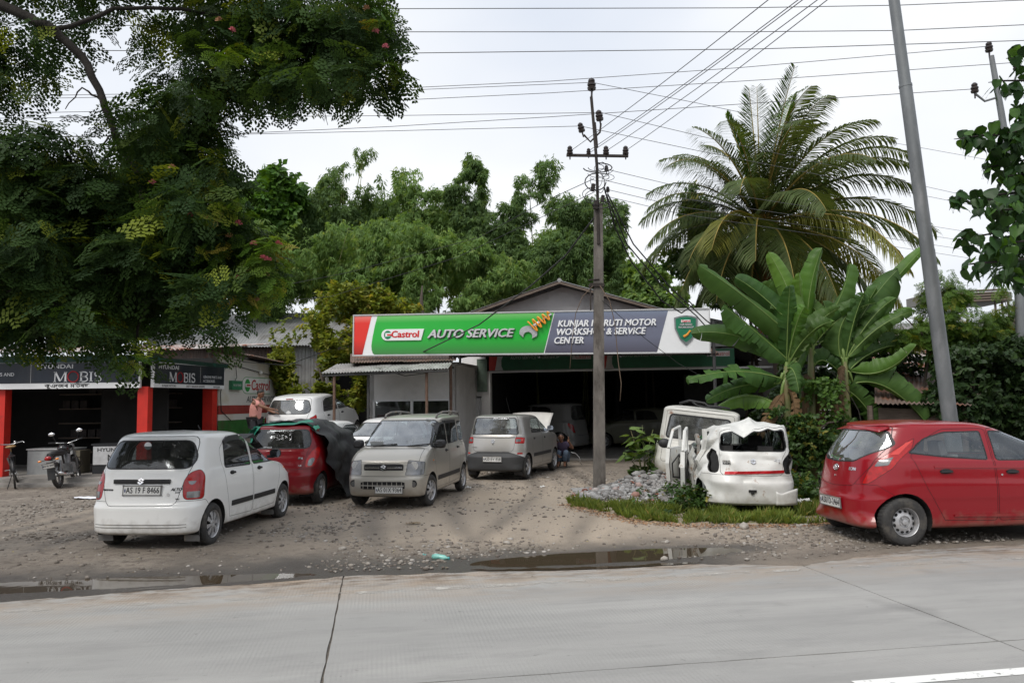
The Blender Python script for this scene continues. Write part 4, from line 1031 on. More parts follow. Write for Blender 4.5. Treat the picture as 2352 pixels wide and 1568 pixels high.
# ---------------- right background: tin shacks and an unfinished frame
def mk_right():
 for nm, lb, E0, E1, T1, T0, m, sd in (
  ('tin_shack', 'low shack with rust streaked tin roof behind the banana plants', at(1935, 850, 18.6), at(2120, 862, 18.2), at(2130, 770, 21.5), at(1950, 762, 21.5), M_TINR, 41),
  ('brown_shack', 'small shack with sagging brown tin roof behind the lamp pole', at(2010, 925, 16.8), at(2230, 930, 16.4), at(2220, 855, 18.6), at(2010, 850, 18.6), M_TINB, 42),
  ('grey_shack', 'shack with pale tin roof behind the shrubs at the right edge', at(2200, 835, 21), at(2420, 845, 20.6), at(2430, 760, 24.5), at(2200, 752, 24.5), M_TINP, 43)):
  t = thing(nm, lb, 'shack')
  tin_roof(t, E0, E1, T1, T0, 4, m, pitch=.10, amp=.02, seed=sd)
  b = MB(); b.add([E0 + Vector((.2, .3, -.1)), E1 + Vector((-.2, .3, -.1)), Vector((E1.x - .2, E1.y + .3, -.1)), Vector((E0.x + .2, E0.y + .3, -.1))], [(3, 2, 1, 0)])
  b.build('wall', M_WOOD, t)
  for p in (E0, E1):
   b = MB(); b.tube([(p.x, p.y + .25, -.1), (p.x, p.y + .25, p.z - .05)], .06, 6); b.build('post', M_WOOD, t)
 U = thing('unfinished_building', 'unfinished concrete frame with bare columns rising behind the trees on the right', 'building')
 cm = M_GWALL
 p0, p1 = at(2060, 752, 34), at(2420, 742, 33)
 b = MB(); b.box(((p0.x + p1.x) / 2, 35.5, (p0.z + p1.z) / 2), (p1.x - p0.x, 4, .28)); b.build('floor_slab', cm, U)
 for k, f in enumerate((.02, .35, .68, .98)):
  x = p0.x + (p1.x - p0.x) * f; b = MB(); b.box((x, 34.0, p0.z / 2), (.3, .3, p0.z)); b.build('column', cm, U)
 q0, q1 = at(2128, 683, 33), at(2330, 677, 32.5)
 for k in range(5):
  b = MB(); zz = q0.z - .22 + .11 * k; b.tube([(q0.x - .1 + .3 * (k % 2), 33.2, zz), (q1.x, 33.0, zz + .1)], .05, 5); b.build('bamboo_pole', M_WOOD, U)
 b = MB(); b.box(((q0.x + q1.x) / 2 + .4, 34.4, q0.z + .05), (q1.x - q0.x, 2.2, .40)); b.build('roof_formwork', mat('grey_boards', (.20, .195, .18), .85, var=.3, stretch=(1, 8, 8)), U)
 for dx in (2292, 2308, 2322, 2336):
  p = at(dx, 690, 33); b = MB(); b.tube([(p.x, 33.2, p0.z), (p.x, 33.2, p.z)], .05, 5); b.build('prop', M_WOOD, U)
mk_right()
# ------------------------------------------------------------------ cars
def pchip(xs, ys, xq):
 """monotone cubic through the key values (columns of ys)"""
 xs, ys, xq = np.asarray(xs, float), np.asarray(ys, float), np.asarray(xq, float)
 h = np.diff(xs)[:, None]; d = np.diff(ys, axis=0) / h
 m = np.zeros_like(ys); m[0], m[-1] = d[0], d[-1]
 a, b = d[:-1], d[1:]
 with np.errstate(divide='ignore', invalid='ignore'):
  hm = np.where(a * b > 0, 2 * a * b / (a + b), 0)
 m[1:-1] = hm
 k = np.clip(np.searchsorted(xs, xq) - 1, 0, len(xs) - 2)
 t = ((xq - xs[k]) / (xs[k + 1] - xs[k]))[:, None]; hh = (xs[k + 1] - xs[k])[:, None]
 return ((2 * t**3 - 3 * t**2 + 1) * ys[k] + (t**3 - 2 * t**2 + t) * hh * m[k] + (-2 * t**3 + 3 * t**2) * ys[k + 1] + (t**3 - t**2) * hh * m[k + 1])
class Shell:
 """half body surface: stacked outlines from sill to roof, x >= 0, y forward (0 at the rear axle)"""
 def __init__(s, keys, sub=4, nu=64):
  s.NU = nu
  K = np.array(keys, float)
  q = np.linspace(0, len(K) - 1, (len(K) - 1) * sub + 1)
  K = pchip(np.arange(len(K)), K, q)
  P = np.zeros((len(K), s.NU + 1, 8))
  th = np.linspace(0, math.pi / 2, 80)
  for i, (zr, zf, yr, yf, w, nr, nf, lr, lf) in enumerate(K):
   ym, a = (yr + yf) / 2, (yf - yr) / 2
   lr, lf = min(lr, a * .98), min(lf, a * .98)
   xa = w * np.sin(th) ** (2 / nr); ya = yr + lr * (1 - np.cos(th) ** (2 / nr))
   xb = w * np.cos(th) ** (2 / nf); yb = yf - lf * (1 - np.sin(th) ** (2 / nf))
   ys_ = np.linspace(ya[-1], yb[0], 12)[1:-1]
   x, y = np.concatenate([xa, np.full(10, w), xb]), np.concatenate([ya, ys_, yb])
   x = x * (1 - .035 * ((y - ym) / max(a, .01)) ** 2)
   al = np.concatenate([[0], np.cumsum(np.hypot(np.diff(x), np.diff(y)))])
   sq = np.linspace(0, al[-1], s.NU + 1)
   X, Y = np.interp(sq, al, x), np.interp(sq, al, y)
   X[0] = X[-1] = 0
   t = (Y - yr) / max(yf - yr, 1e-6)
   P[i, :, 0], P[i, :, 1], P[i, :, 2] = X, Y, zr + (zf - zr) * t
   P[i, :, 3], P[i, :, 4] = sq, al[-1] - sq
  du = np.gradient(P[:, :, :3], axis=1); dv = np.gradient(P[:, :, :3], axis=0)
  n = np.cross(du, dv); n /= np.maximum(np.linalg.norm(n, axis=2, keepdims=True), 1e-9)
  n[:, 0, 0] = n[:, -1, 0] = 0
  top_ = n[-2 * sub - 1:]; top_[top_[:, :, 2] < .6] = (0, 0, 1); n[-sub - 1:] = (0, 0, 1)
  P[:, :, 5:] = n
  s.P = P
  s.faces = []
  for i in range(len(K) - 1):
   for j in range(s.NU):
    s.faces.append([P[i, j], P[i, j + 1], P[i + 1, j + 1], P[i + 1, j]])
  vs = [Vector(p[:3]) for p in P.reshape(-1, 8)]
  vs += [Vector((-v.x, v.y, v.z)) for v in vs]
  N = s.NU + 1; B = len(K) * N; fs = []
  for i in range(len(K) - 1):
   for j in range(s.NU):
    a = (i * N + j, i * N + j + 1, (i + 1) * N + j + 1, (i + 1) * N + j)
    fs.append(a); fs.append(tuple(B + k for k in reversed(a)))
  s.bvh = BVHTree.FromPolygons(vs, fs)
 def side(s, y, z, sg=1):
  h = s.bvh.ray_cast(Vector((3 * sg, y, z)), Vector((-sg, 0, 0)))[0]
  return abs(h.x) if h is not None else .6
 def rear(s, x, z):
  h = s.bvh.ray_cast(Vector((x, -5, z)), Vector((0, 1, 0)))[0]
  return h.y if h is not None else 0
 def front(s, x, z):
  h = s.bvh.ray_cast(Vector((x, 9, z)), Vector((0, -1, 0)))[0]
  return h.y if h is not None else 3
 def top(s, x, y):
  h = s.bvh.ray_cast(Vector((x, y, 4)), Vector((0, 0, -1)))[0]
  return h.z if h is not None else 1
def area2(p):
 return sum(p[i][0] * p[(i + 1) % len(p)][1] - p[(i + 1) % len(p)][0] * p[i][1] for i in range(len(p)))
def round_poly(poly, r, n=4):
 """rounded corners"""
 out = []; N = len(poly)
 for i in range(N):
  a, b, c = Vector(poly[i - 1]), Vector(poly[i]), Vector(poly[(i + 1) % N])
  d1, d2 = min(r, (a - b).length * .45), min(r, (c - b).length * .45)
  p, q = b + (a - b).normalized() * d1, b + (c - b).normalized() * d2
  for k in range(n + 1):
   t = k / n; v = p * (1 - t) ** 2 + b * 2 * t * (1 - t) + q * t * t; out.append((v.x, v.y))
 return out
def clip(faces, poly, ax, cond=None, inset=0.0):
 if area2(poly) < 0: poly = poly[::-1]
 i0, i1 = ax
 px = [p[0] for p in poly]; py = [p[1] for p in poly]
 bx0, bx1, by0, by1 = min(px), max(px), min(py), max(py)
 E_ = [(poly[k], poly[(k + 1) % len(poly)]) for k in range(len(poly))]
 ins, outs = [], []
 for f in faces:
  fx = [v[i0] for v in f]; fy = [v[i1] for v in f]
  if max(fx) < bx0 or min(fx) > bx1 or max(fy) < by0 or min(fy) > by1 or (cond and not cond(f)):
   outs.append(f); continue
  cur = f; rest = []
  for (a, b) in E_:
   ex, ey = b[0] - a[0], b[1] - a[1]; k0 = inset * math.hypot(ex, ey)
   d = [ex * (v[i1] - a[1]) - ey * (v[i0] - a[0]) - k0 for v in cur]
   if all(q >= -1e-9 for q in d): continue
   if all(q <= 1e-9 for q in d): rest.append(cur); cur = None; break
   I, O = [], []
   for k in range(len(cur)):
    k2 = (k + 1) % len(cur); v, v2, e, e2 = cur[k], cur[k2], d[k], d[k2]
    (I if e >= 0 else O).append(v)
    if (e >= 0) != (e2 >= 0):
     w = v + (v2 - v) * (e / (e - e2)); I.append(w); O.append(w)
   if len(O) >= 3: rest.append(O)
   cur = I if len(I) >= 3 else None
   if cur is None: break
  if cur is None and len(rest) and True:
   outs += rest
  else:
   outs += rest
   if cur is not None: ins.append(cur)
 return ins, outs
def fmean(f, i): return sum(v[i] for v in f) / len(f)
COND = {'side': lambda f: fmean(f, 5) > .30, 'rear': lambda f: fmean(f, 6) < -.22, 'front': lambda f: fmean(f, 6) > .12,
  'top': lambda f: fmean(f, 7) > .45, 'any': None, 'arch': lambda f: fmean(f, 0) > .35 and fmean(f, 5) > -.5 and fmean(f, 7) < .9,
  'low': lambda f: fmean(f, 2) < 1.05}
def mirror(faces):
 out = []
 for f in faces:
  g = []
  for v in reversed(f):
   w = v.copy(); w[0] = -w[0]; w[5] = -w[5]; g.append(w)
  out.append(g)
 return out
def soup(name, faces, m, parent, push=0.0, deform=None, flat=False):
 idx, vs, ns, fs = {}, [], [], []
 for f in faces:
  ids = []
  for v in f:
   k = (round(float(v[0]), 5), round(float(v[1]), 5), round(float(v[2]), 5))
   if k not in idx:
    idx[k] = len(vs); n = Vector(v[5:8])
    p = Vector(v[:3]) + (n * push if push else Vector())
    vs.append(p); ns.append(n)
   if not ids or idx[k] != ids[-1]: ids.append(idx[k])
  if len(ids) > 1 and ids[0] == ids[-1]: ids.pop()
  if len(set(ids)) >= 3 and len(set(ids)) == len(ids): fs.append(ids)
 if deform: vs = [deform(v) for v in vs]
 me = bpy.data.meshes.new(name); me.from_pydata([tuple(v) for v in vs], [], fs)
 me.materials.append(m); me.shade_smooth(); me.update()
 if deform: me.set_sharp_from_angle(angle=R(22))
 if not flat and not deform and len(me.vertices) == len(ns):
  me.normals_split_custom_set_from_vertices([tuple(n.normalized()) if n.length > .01 else (0, 0, 1) for n in ns])
 o = bpy.data.objects.new(name, me)
 return link(o, parent)
def hatch(ro, fo, wb, W, H, beltr=.98, hoodz=.95, cowl=2.0, nose=.78, roof_r=-.18, roof_f=1.25, tumble=.80, nr=3.3, nf=2.9, sill=.2, bulge=.0, hoodf=None, gl=.935, noseset=.17, bt=0.0, lf=.8, lg=.40, lr=.52):
 yb, yf, w = -ro, wb + fo, W / 2
 hoodf = hoodf if hoodf is not None else (yf + cowl) / 2 + .12
 k = [(sill, sill, yb + .08, yf - .12, w * .88, 5, 4),
  (sill + .035, sill + .03, yb + .025, yf - .04, w * .955, 5, 4),
  (.38, .36, yb, yf, w * .985, nr, nf),
  (.53, .50, yb, yf - .004, w * .998, nr, nf),
  (.60, .57, yb + .012 + bt, yf - .02, w + bulge, nr, nf),
  (.72, .68, yb + .03 + bt, yf - .06, w + bulge, nr, nf),
  (.84, nose, yb + .055 + bt, yf - noseset, w * .992, nr, nf),
  (beltr - .07, (nose + hoodz) / 2 + .02, yb + .085 + bt, hoodf, w * .975, nr, nf),
  (beltr - .01, hoodz - .005, yb + .10 + bt, cowl + .16, w * .952, nr, nf),
  (beltr + .025, hoodz + .03, yb + .115 + bt, cowl, w * gl, nr, nf)]
 z0, zt = beltr + .025, H - .085
 for f in (.33, .7, 1.0):
  k.append((z0 + (zt - z0) * f, hoodz + .03 + (zt - hoodz - .03) * f, yb + .115 + bt + (roof_r - yb - .115 - bt) * f ** 1.15, cowl + (roof_f - cowl) * f, w * (gl + (tumble - gl) * f ** 1.1), nr, nf + .6))
 m = (roof_r + roof_f) / 2
 k += [(H - .04, H - .045, roof_r + .07, roof_f - .16, w * (tumble - .055), 4, 3.6),
  (H - .014, H - .018, roof_r + .25, roof_f - .42, w * (tumble - .20), 3.2, 3),
  (H - .004, H - .005, roof_r + .5, roof_f - .72, w * .34, 2.6, 2.6), (H, H, m - .03, m + .03, w * .02, 2, 2)]
 return [q + (lr, lf if i < 8 else (lf + lg) / 2 if i < 9 else lg) for i, q in enumerate(k)]
def paint(name, c, metal=0.0, rough=.28, coat=.7, grime=((.20, .165, .12), .36, .55), **kw):
 return mat(name, c, rough, metal, var=.03, vs=2.0, coat=coat, grime=grime, **kw)
M_GLASS = glass_mat('tinted_window', (.36, .40, .40), 1.3, .9)
M_GLASSL = glass_mat('clear_window', (.66, .72, .72), 1.9, .62)
M_GLASSR = glass_mat('sky_reflecting_window', (.62, .68, .69), 3.0, .66)
M_RUB = mat('black_plastic', (.018, .018, .019), .55, var=.15, bump=.1)
M_TYRE = mat('tyre_rubber', (.035, .034, .033), .85, var=.3, vs=20, c2=(.13, .115, .095), s2=6, t2=(.5, .8), bump=.2, bs=40)
M_RIM = mat('wheel_silver', (.50, .50, .51), .42, .55, var=.15, vs=8, c2=(.24, .21, .18), s2=9, t2=(.55, .8))
M_DARK = mat('underbody_black', (.012, .012, .012), .9, var=.2)
M_SEAT = mat('seat_fabric', (.05, .048, .047), .95, var=.2, vs=18)
M_TRIM = mat('cabin_lining', (.055, .052, .05), .9)
M_REDL = mat('red_lamp_lens', (.36, .008, .008), .18, var=.35, vs=14, coat=.3)
M_CLRL = mat('clear_lamp_lens', (.20, .20, .20), .2, .5, var=.35, vs=7, coat=.6)
M_ORGL = mat('amber_lens', (.75, .22, .02), .15, var=.1, coat=1)
M_CHROME = mat('chrome', (.75, .75, .76), .16, 1.0, var=.05)
M_PLATE = mat('plate_white', (.68, .68, .66), .5, var=.08, vs=20, c2=(.42, .38, .33), s2=7, t2=(.58, .8))
M_INK = mat('plate_ink', (.012, .012, .013), .6)
M_FLAP = mat('mud_flap_grey', (.16, .155, .15), .8, var=.25, c2=(.22, .19, .15), s2=6)
M_WHITE_T = mat('sticker_white', (.75, .77, .78), .5)
def S_emblem(size):
 """angular interlaced s badge as two bent bars"""
 U = [[(-.5, .15), (.02, .5), (.02, .24), (-.16, .12)], [(.02, .5), (.5, .17), (.27, .02), (.02, .24)], [(-.5, .15), (-.16, .12), (.5, -.15), (.16, -.12)]]
 D = [[(-x, -y) for x, y in q] for q in U[:2]]
 return [[(x * size, y * size) for x, y in q] for q in U + D]
M_RIMD = mat('wheel_gap_black', (.01, .01, .01), .8)
def wheel_meshes(style, r, tw):
 """tyre and rim meshes with the axle along x, outer face towards +x"""
 key = ('wheel', style, r, tw)
 if key in MATS: return MATS[key]
 Mx = Matrix.Rotation(R(90), 4, 'Y')
 rr = r * (.655 if style != 'steel' else .60)
 h = tw / 2
 t = MB().lathe([(rr - .01, -h + .02), (rr + .012, h * -.95), (r * .86, -h), (r * .955, -h * .88), (r, -h * .62), (r, h * .62), (r * .955, h * .88), (r * .86, h), (rr + .012, h * .95), (rr - .01, h - .02)], 40, Mx)
 for k in range(40):                                            # tread blocks
  a = 2 * math.pi * k / 40
  t.box((0, r * math.sin(a), r * math.cos(a)), (tw * .62, r * .10, .008), (-a, 0, 0))
 tm = t.mesh('tyre', M_TYRE, 40)
 b = MB()
 b.lathe([(rr, h - .005), (rr - .006, h - .012), (rr * .93, h - .03), (rr * .90, h - .075)], 36, Mx, 0)
 if style == 'steel':
  b.lathe([(rr * .90, h - .075), (rr * .84, h - .06), (rr * .62, h - .045), (rr * .50, h - .03), (rr * .42, h - .03), (rr * .38, h - .05), (rr * .2, h - .052), (rr * .19, h - .02), (.001, h - .015)], 36, Mx, 0)
  for k in range(12):
   a = 2 * math.pi * k / 12 + .1
   c = Vector((0, rr * .73 * math.sin(a), rr * .73 * math.cos(a)))
   vs = []
   for q in range(12):
    e = 2 * math.pi * q / 12; d = Vector((0, math.sin(a), math.cos(a))); tt = Vector((0, math.cos(a), -math.sin(a)))
    p = c + d * (.016 * math.cos(e)) + tt * (.022 * math.sin(e)); rad = math.hypot(p.y, p.z) / rr
    p.x = h - .045 - (rad - .62) * .068 + .0025; vs.append(p)
   b.add(vs, [tuple(range(12))], 1)
  for k in range(4):
   a = 2 * math.pi * k / 4 + .4
   b.tube([(h - .055, rr * .29 * math.sin(a), rr * .29 * math.cos(a)), (h - .03, rr * .29 * math.sin(a), rr * .29 * math.cos(a))], .012, 6)
 else:
  b.lathe([(rr * .90, h - .07), (rr * .3, h - .055), (.001, h - .055)], 36, Mx, 1)
  n = {'cover8': 8, 'cover7': 7, 'alloy': 5, 'cover6': 6}[style]
  for k in range(n):
   a = 2 * math.pi * k / n
   wi, wo = (.6, .62) if style.startswith('cover') else (.5, .30)
   vs = []
   for rad, wd, dx in ((rr * .22, wi, -.012), (rr * .62, wo * .85, -.016), (rr * .94, wo, -.03)):
    hw = math.pi / n * wd * (1.0 if rad > rr * .5 else 1.3)
    for sg in (-1, 1):
     e = a + sg * hw; vs.append(Vector((h + dx, rad * math.sin(e), rad * math.cos(e))))
   vs += [v - Vector((.022, 0, 0)) for v in vs]
   b.add(vs, [(0, 1, 3, 2), (2, 3, 5, 4), (0, 2, 8, 6), (2, 4, 10, 8), (1, 7, 9, 3), (3, 9, 11, 5)], 0)
  b.lathe([(rr * .94, h - .032), (rr * .99, h - .018)], 36, Mx, 0)
  b.lathe([(rr * .30, h - .016), (rr * .27, h - .006), (rr * .12, h - .004), (rr * .11, h - .008), (.001, h - .008)], 24, Mx, 0)
 rm = b.mesh('rim', [M_RIM, M_RIMD], 40)
 MATS[key] = (tm, rm)
 return tm, rm
def seat_geo(b, x, y, z, w, back=.62, lean=.22, head=True, mi=0):
 b.box((x, y, z + .07), (w, .48, .16), (R(4), 0, 0), mi, .94)
 b.box((x, y - .26 - lean * .32, z + .15 + back * .46), (w * .94, .13, back), (R(-90) * 0 + lean, 0, 0), mi, .86)
 if head:
  b.box((x, y - .30 - lean * .85, z + .15 + back + .06), (w * .52, .09, .17), (lean, 0, 0), mi, .85)
def make_car(c):
 S = Shell(c['keys'], *c.get('res', (4, 64)))
 root = thing(c['name'], c['label'], 'car', c['loc'], c.get('rot', (0, 0, -R(c.get('yaw', 0)))))
 wb, r, tw = c['wb'], c['r'], c['tw']
 dfm = c.get('deform')
 P = c['paint']
 faces = S.faces
 ra = c.get('arch', r + .055)
 arch = lambda y0: [(y0 + ra * math.cos(2 * math.pi * k / 28), c.get('archz', r) + ra * math.sin(2 * math.pi * k / 28)) for k in range(28)]
 for y0 in (0, wb):
  _, faces = clip(faces, arch(y0), (1, 2), COND['arch'])
  _, faces = clip(faces, [(y0 - ra, -.2), (y0 + ra, -.2), (y0 + ra, r), (y0 - ra, r)], (1, 2), COND['arch'])
 seams, seals, opaque = [], [], []
 made = {}
 AX = {'yz': (1, 2), 'xz': (0, 2), 'sz': (3, 2), 'qz': (4, 2), 'xy': (0, 1)}
 for pt in c['parts']:
  nm, m, ax, poly, cond = pt[:5]
  opt = pt[5] if len(pt) > 5 else {}
  ins, faces = clip(faces, poly, AX[ax], COND[cond])
  if not ins: continue
  g = opt.get('seam', 0)
  if g:
   core, ring = clip(ins, poly, AX[ax], None, g)
   (seals if opt.get('seal') else seams).extend(ring)
  else: core = ins
  if opt.get('drop'): continue
  if m is P: opaque += core
  pairs = [core, mirror(core)]
  if opt.get('one') or ax in ('xz', 'xy'):
   pairs = [core + pairs[1]]
  if opt.get('only'): pairs = [pairs[0 if opt['only'] == 'right' else 1]]
  par = root
  for k, fc in enumerate(pairs):
   pr = made[opt['under']][min(k, len(made[opt['under']]) - 1)] if opt.get('under') in made else root
   o = soup(nm, fc, m, pr, opt.get('push', 0), dfm)
   if opt.get('label'): o['label'] = opt['label']
   made.setdefault(opt.get('key', nm), []).append(o)
 soup('body', faces + mirror(faces), P, root, 0, dfm)
 if seams: soup('panel_seam', seams + mirror(seams), M_RUB, root, -.004, dfm, True)
 if seals: soup('window_seal', seals + mirror(seals), M_RUB, root, .002, dfm, True)
 inner = [f for f in faces + opaque if fmean(f, 2) > .32]
 if c.get('lining', True):
  o = soup('cabin_lining', inner + mirror(inner), M_TRIM, root, -.02, dfm, True)
 b = MB()
 yr_, yf_ = c['keys'][0][2], c['keys'][0][3]; w0 = c['keys'][0][4]
 b.box((0, (yr_ + yf_) / 2, c.get('floor', .24)), (w0 * 1.5, yf_ - yr_ - .1, .03))
 for y0 in (0, wb):
  for sg in (-1, 1):
   xo = S.side(y0, r + ra * .8, sg)
   n = 16; vs = []
   for k in range(n + 1):
    a = -.35 + (math.pi + .7) * k / n
    yy, zz = y0 + ra * math.cos(a), r + ra * math.sin(a)
    xs = min(S.side(yy, max(zz, .24), sg), xo + .02) - .004
    vs += [(sg * xs, yy, zz), (sg * (xo - .34), yy, zz)]
   fs = [(2 * k, 2 * k + 1, 2 * k + 3, 2 * k + 2) for k in range(n)] + [tuple(2 * k + 1 for k in range(n + 1))]
   b.add(vs, fs)
 o = b.build('underbody', M_DARK, root)
 if dfm:
  for v in o.data.vertices: v.co = dfm(v.co.copy())
 tm, rm = wheel_meshes(c['style'], r, tw)
 for y0 in (0, wb):
  for sg in (-1, 1):
   if (y0 > 0, sg) in c.get('nowheel', ()): continue
   xo = S.side(y0, r + ra * .9, sg) - .012
   o = bpy.data.objects.new('wheel', tm); link(o, root)
   o.location = (sg * (xo - tw / 2), y0, r)
   st = c.get('steer', 0) if y0 > 0 else 0
   o.rotation_euler = (rnd.uniform(0, 1) * (1 if sg > 0 else 1), 0, (0 if sg > 0 else math.pi) + R(st))
   q = bpy.data.objects.new('rim', rm); link(q, o)
 if c.get('cabin', True):
  b = MB(); zs = c.get('seatz', .36); hb = c.get('seatback', .58)
  for x in (-.33, .33): seat_geo(b, x, 1.22 + c.get('seaty', 0), zs, .47, hb)
  seat_geo(b, 0, .36, zs, 1.08, .50, .2, False)
  for x in (-.32, .32): b.box((x, .02, zs + .68), (.24, .08, .12))
  o = b.build('seats', c.get('seatm', M_SEAT), root, 30)
  b = MB(); cy = c.get('cowl', 2.0); hz = c.get('dashz', .93)
  b.box((0, cy - .22, hz - .13), (1.12, .42, .22), (R(-8), 0, 0), 0, .9)
  o = b.build('dashboard', M_TRIM, root, 30)
  ring = []
  for k in range(21):
   a = 2 * math.pi * k / 20; ring.append((.33 + .18 * math.cos(a), cy - .55 - .09 * math.sin(a), hz - .02 + .15 * math.sin(a)))
  b = MB(); b.tube(ring, .014, 6, caps=False); b.tube([(.33, cy - .55, hz - .02), (.33, cy - .35, hz - .08)], .03, 6); b.box((.33, cy - .55, hz - .02), (.3, .03, .05))
  b.build('steering_wheel', M_RUB, root, 40)
 if c.get('extra'): c['extra'](root, S, made)
 return root, S, made
def rear_text(root, S, nm, body, x, z, size, m, off=.004, **kw):
 V, F = text_geo(body, size, extr=.002, **kw)
 b = MB(); b.add([(x + v.x, S.rear(x + v.x, z + v.y) - off - v.z, z + v.y) for v in V], F)
 return b.build(nm, m, root)
def rear_emblem(root, S, x, z, size, m, front=False):
 b = MB()
 for q in S_emblem(size):
  vs = []; q = [(-a, e) for a, e in q] if front else q
  for d in (0, .008):
   for (a, e) in q:
    yy = (S.front(x + a, z + e) + .004 + d) if front else (S.rear(x + a, z + e) - .004 - d)
    vs.append((x + a, yy, z + e))
  n = len(q)
  b.add(vs, [tuple(range(n)), tuple(range(n, 2 * n))] + [(i, (i + 1) % n, n + (i + 1) % n, n + i) for i in range(n)])
 return b.build('emblem', m, root)
def plate(root, body, x, y, z, w=.46, h=.10, tilt=0.0, front=False, size=None, ink=None, frame=True, rz=0.0):
 Mt = Matrix.Translation((x, y, z)) @ Matrix.Rotation(rz, 4, 'Z') @ Matrix.Rotation(math.pi if front else 0, 4, 'Z') @ Matrix.Rotation(tilt, 4, 'X')
 b = MB(); b.box((0, 0, 0), (w, .010, h)); b.v = [tuple(Mt @ Vector(v)) for v in b.v]
 o = b.build('number_plate', M_PLATE, root)
 if frame:
  b = MB()
  for sz, cx, cz in (((w + .02, .016, .010), 0, h / 2), ((w + .02, .016, .010), 0, -h / 2), ((.010, .016, h + .02), w / 2, 0), ((.010, .016, h + .02), -w / 2, 0)):
   b.box((cx, -.001, cz), sz)
  b.v = [tuple(Mt @ Vector(v)) for v in b.v]; b.build('plate_frame', M_FLAP, o)
 V, F = text_geo(body, size or h * .92, bold=.0016, extr=.001, spacing=1.06)
 xs = [v.x for v in V]; k = min(1.0, w * .88 / (max(xs) - min(xs)))
 b = MB(); b.add([Mt @ Vector((v.x * k + w * .02, -.007 - v.z, v.y)) for v in V], F); b.build('plate_lettering', M_INK, o)
 b = MB(); b.box((-w * .45, -.0065, 0), (.018, .002, h * .35)); b.v = [tuple(Mt @ Vector(v)) for v in b.v]; b.build('plate_badge', mat('plate_blue', (.10, .12, .22), .5), o)
 return o
def handle(root, S, y, z, m, L_=.16, par=None):
 for k, sg in enumerate((1, -1)):
  xs = S.side(y, z, sg)
  b = MB(); b.sphere((sg * (xs - .004), y, z), (.010, L_ * .5, .034), 12, 6)
  cup = b.build('handle_cup', M_RUB if m is not M_RUB else M_DARK, (par[k] if par else root), True)
  b = MB(); b.box((sg * (xs + .014), y, z + .006), (.02, L_ * .85, .028), None, 0, .8); b.box((sg * (xs + .004), y + L_ * .36, z + .006), (.02, .02, .024)); b.box((sg * (xs + .004), y - L_ * .36, z + .006), (.02, .02, .024))
  b.build('door_handle', m, (par[k] if par else root))
def mirrors(root, S, y, z, m, size=(.17, .09, .13), sides=(1, -1)):
 for sg in sides:
  xs = S.side(y, z, sg)
  b = MB(); c = Vector((sg * (xs + .12), y + .02, z + .05))
  n = 12
  for j in range(4):                                  # rounded shell, flat towards the rear
   pass
  prof = [(0.0, .62), (.35, .95), (.7, 1.0), (1.0, .98)]
  vs = []
  for t_, k_ in prof:
   for q in range(n):
    a = 2 * math.pi * q / n; cx = math.copysign(abs(math.cos(a)) ** .6, math.cos(a)); cz = math.copysign(abs(math.sin(a)) ** .6, math.sin(a))
    vs.append(c + Vector((cx * size[0] / 2 * k_, size[1] * (.5 - t_), cz * size[2] / 2 * k_)))
  fs = [tuple(range(n))] + [(i * n + q, i * n + (q + 1) % n, (i + 1) * n + (q + 1) % n, (i + 1) * n + q) for i in range(3) for q in range(n)]
  b.add(vs, fs); b.box((sg * (xs + .03), y + .02, z + .0), (.10, .05, .045))
  o = b.build('wing_mirror', m, root, 50)
  b = MB(); b.add([v + Vector((0, .004, 0)) for v in vs[-n:]], [tuple(range(n))]); b.build('mirror_glass', mat('mirror_glass', (.6, .62, .65), .05, 1.0), o)
def strip(root, nm, S, pts, z0, z1, m, thick=.012, sides=(1, -1), under=None):
 """moulding along the side from y0 to y1 between two heights"""
 for k, sg in enumerate(sides):
  b = MB(); n = len(pts); vs = []
  for (y, za, zb) in pts:
   for zz, tt in ((za, .002), (za, thick), (zb, thick), (zb, .002)):
    vs.append((sg * (S.side(y, zz, sg) + tt), y, zz))
  fs = []
  for i in range(n - 1):
   for q in range(3): fs.append((4 * i + q, 4 * i + q + 1, 4 * i + q + 5, 4 * i + q + 4))
  fs += [(0, 1, 2, 3), (4 * n - 4, 4 * n - 3, 4 * n - 2, 4 * n - 1)]
  b.add(vs, fs); b.build(nm, m, root)
def flaps(root, S, ys, r, m=None, x0=.50, h=.20):
 for y in ys:
  for sg in (1, -1):
   b = MB(); b.box((sg * (x0 + .08), y - r - .035, r * .50 + .06), (.20, .012, h), (R(6), 0, 0)); b.build('mud_flap', m or M_FLAP, root)
def rwin(z0, z1, w0, w1, rr=.08, n=4):
 return round_poly([(-w0, z0), (w0, z0), (w1, z1), (-w1, z1)], rr, n)
def tailgate(z0, z1, w0, w1):
 return round_poly([(-w0, z0), (w0, z0), (w1, (z0 + z1) * .55), (w1 * .93, z1), (-w1 * .93, z1), (-w1, (z0 + z1) * .55)], .09, 3)
def lamp_inset(nm, S, m, pars, poly, ax='sz', push=.004, sides=(1, -1), cond='low'):
 f, _ = clip(S.faces, poly, {'sz': (3, 2), 'qz': (4, 2), 'yz': (1, 2), 'xz': (0, 2)}[ax], COND[cond])
 for sg in sides:
  soup(nm, f if sg > 0 else mirror(f), m, pars[0 if sg > 0 else 1], push)
def disc(nm, m, par, c, r, d=(0, 1, 0), th=.004, n=18):
 q = Vector(d).to_track_quat('Z', 'Y').to_matrix().to_4x4()
 b = MB(); b.lathe([(r, -th), (r, th), (.001, th)], n, Matrix.Translation(c) @ q); return b.build(nm, m, par)
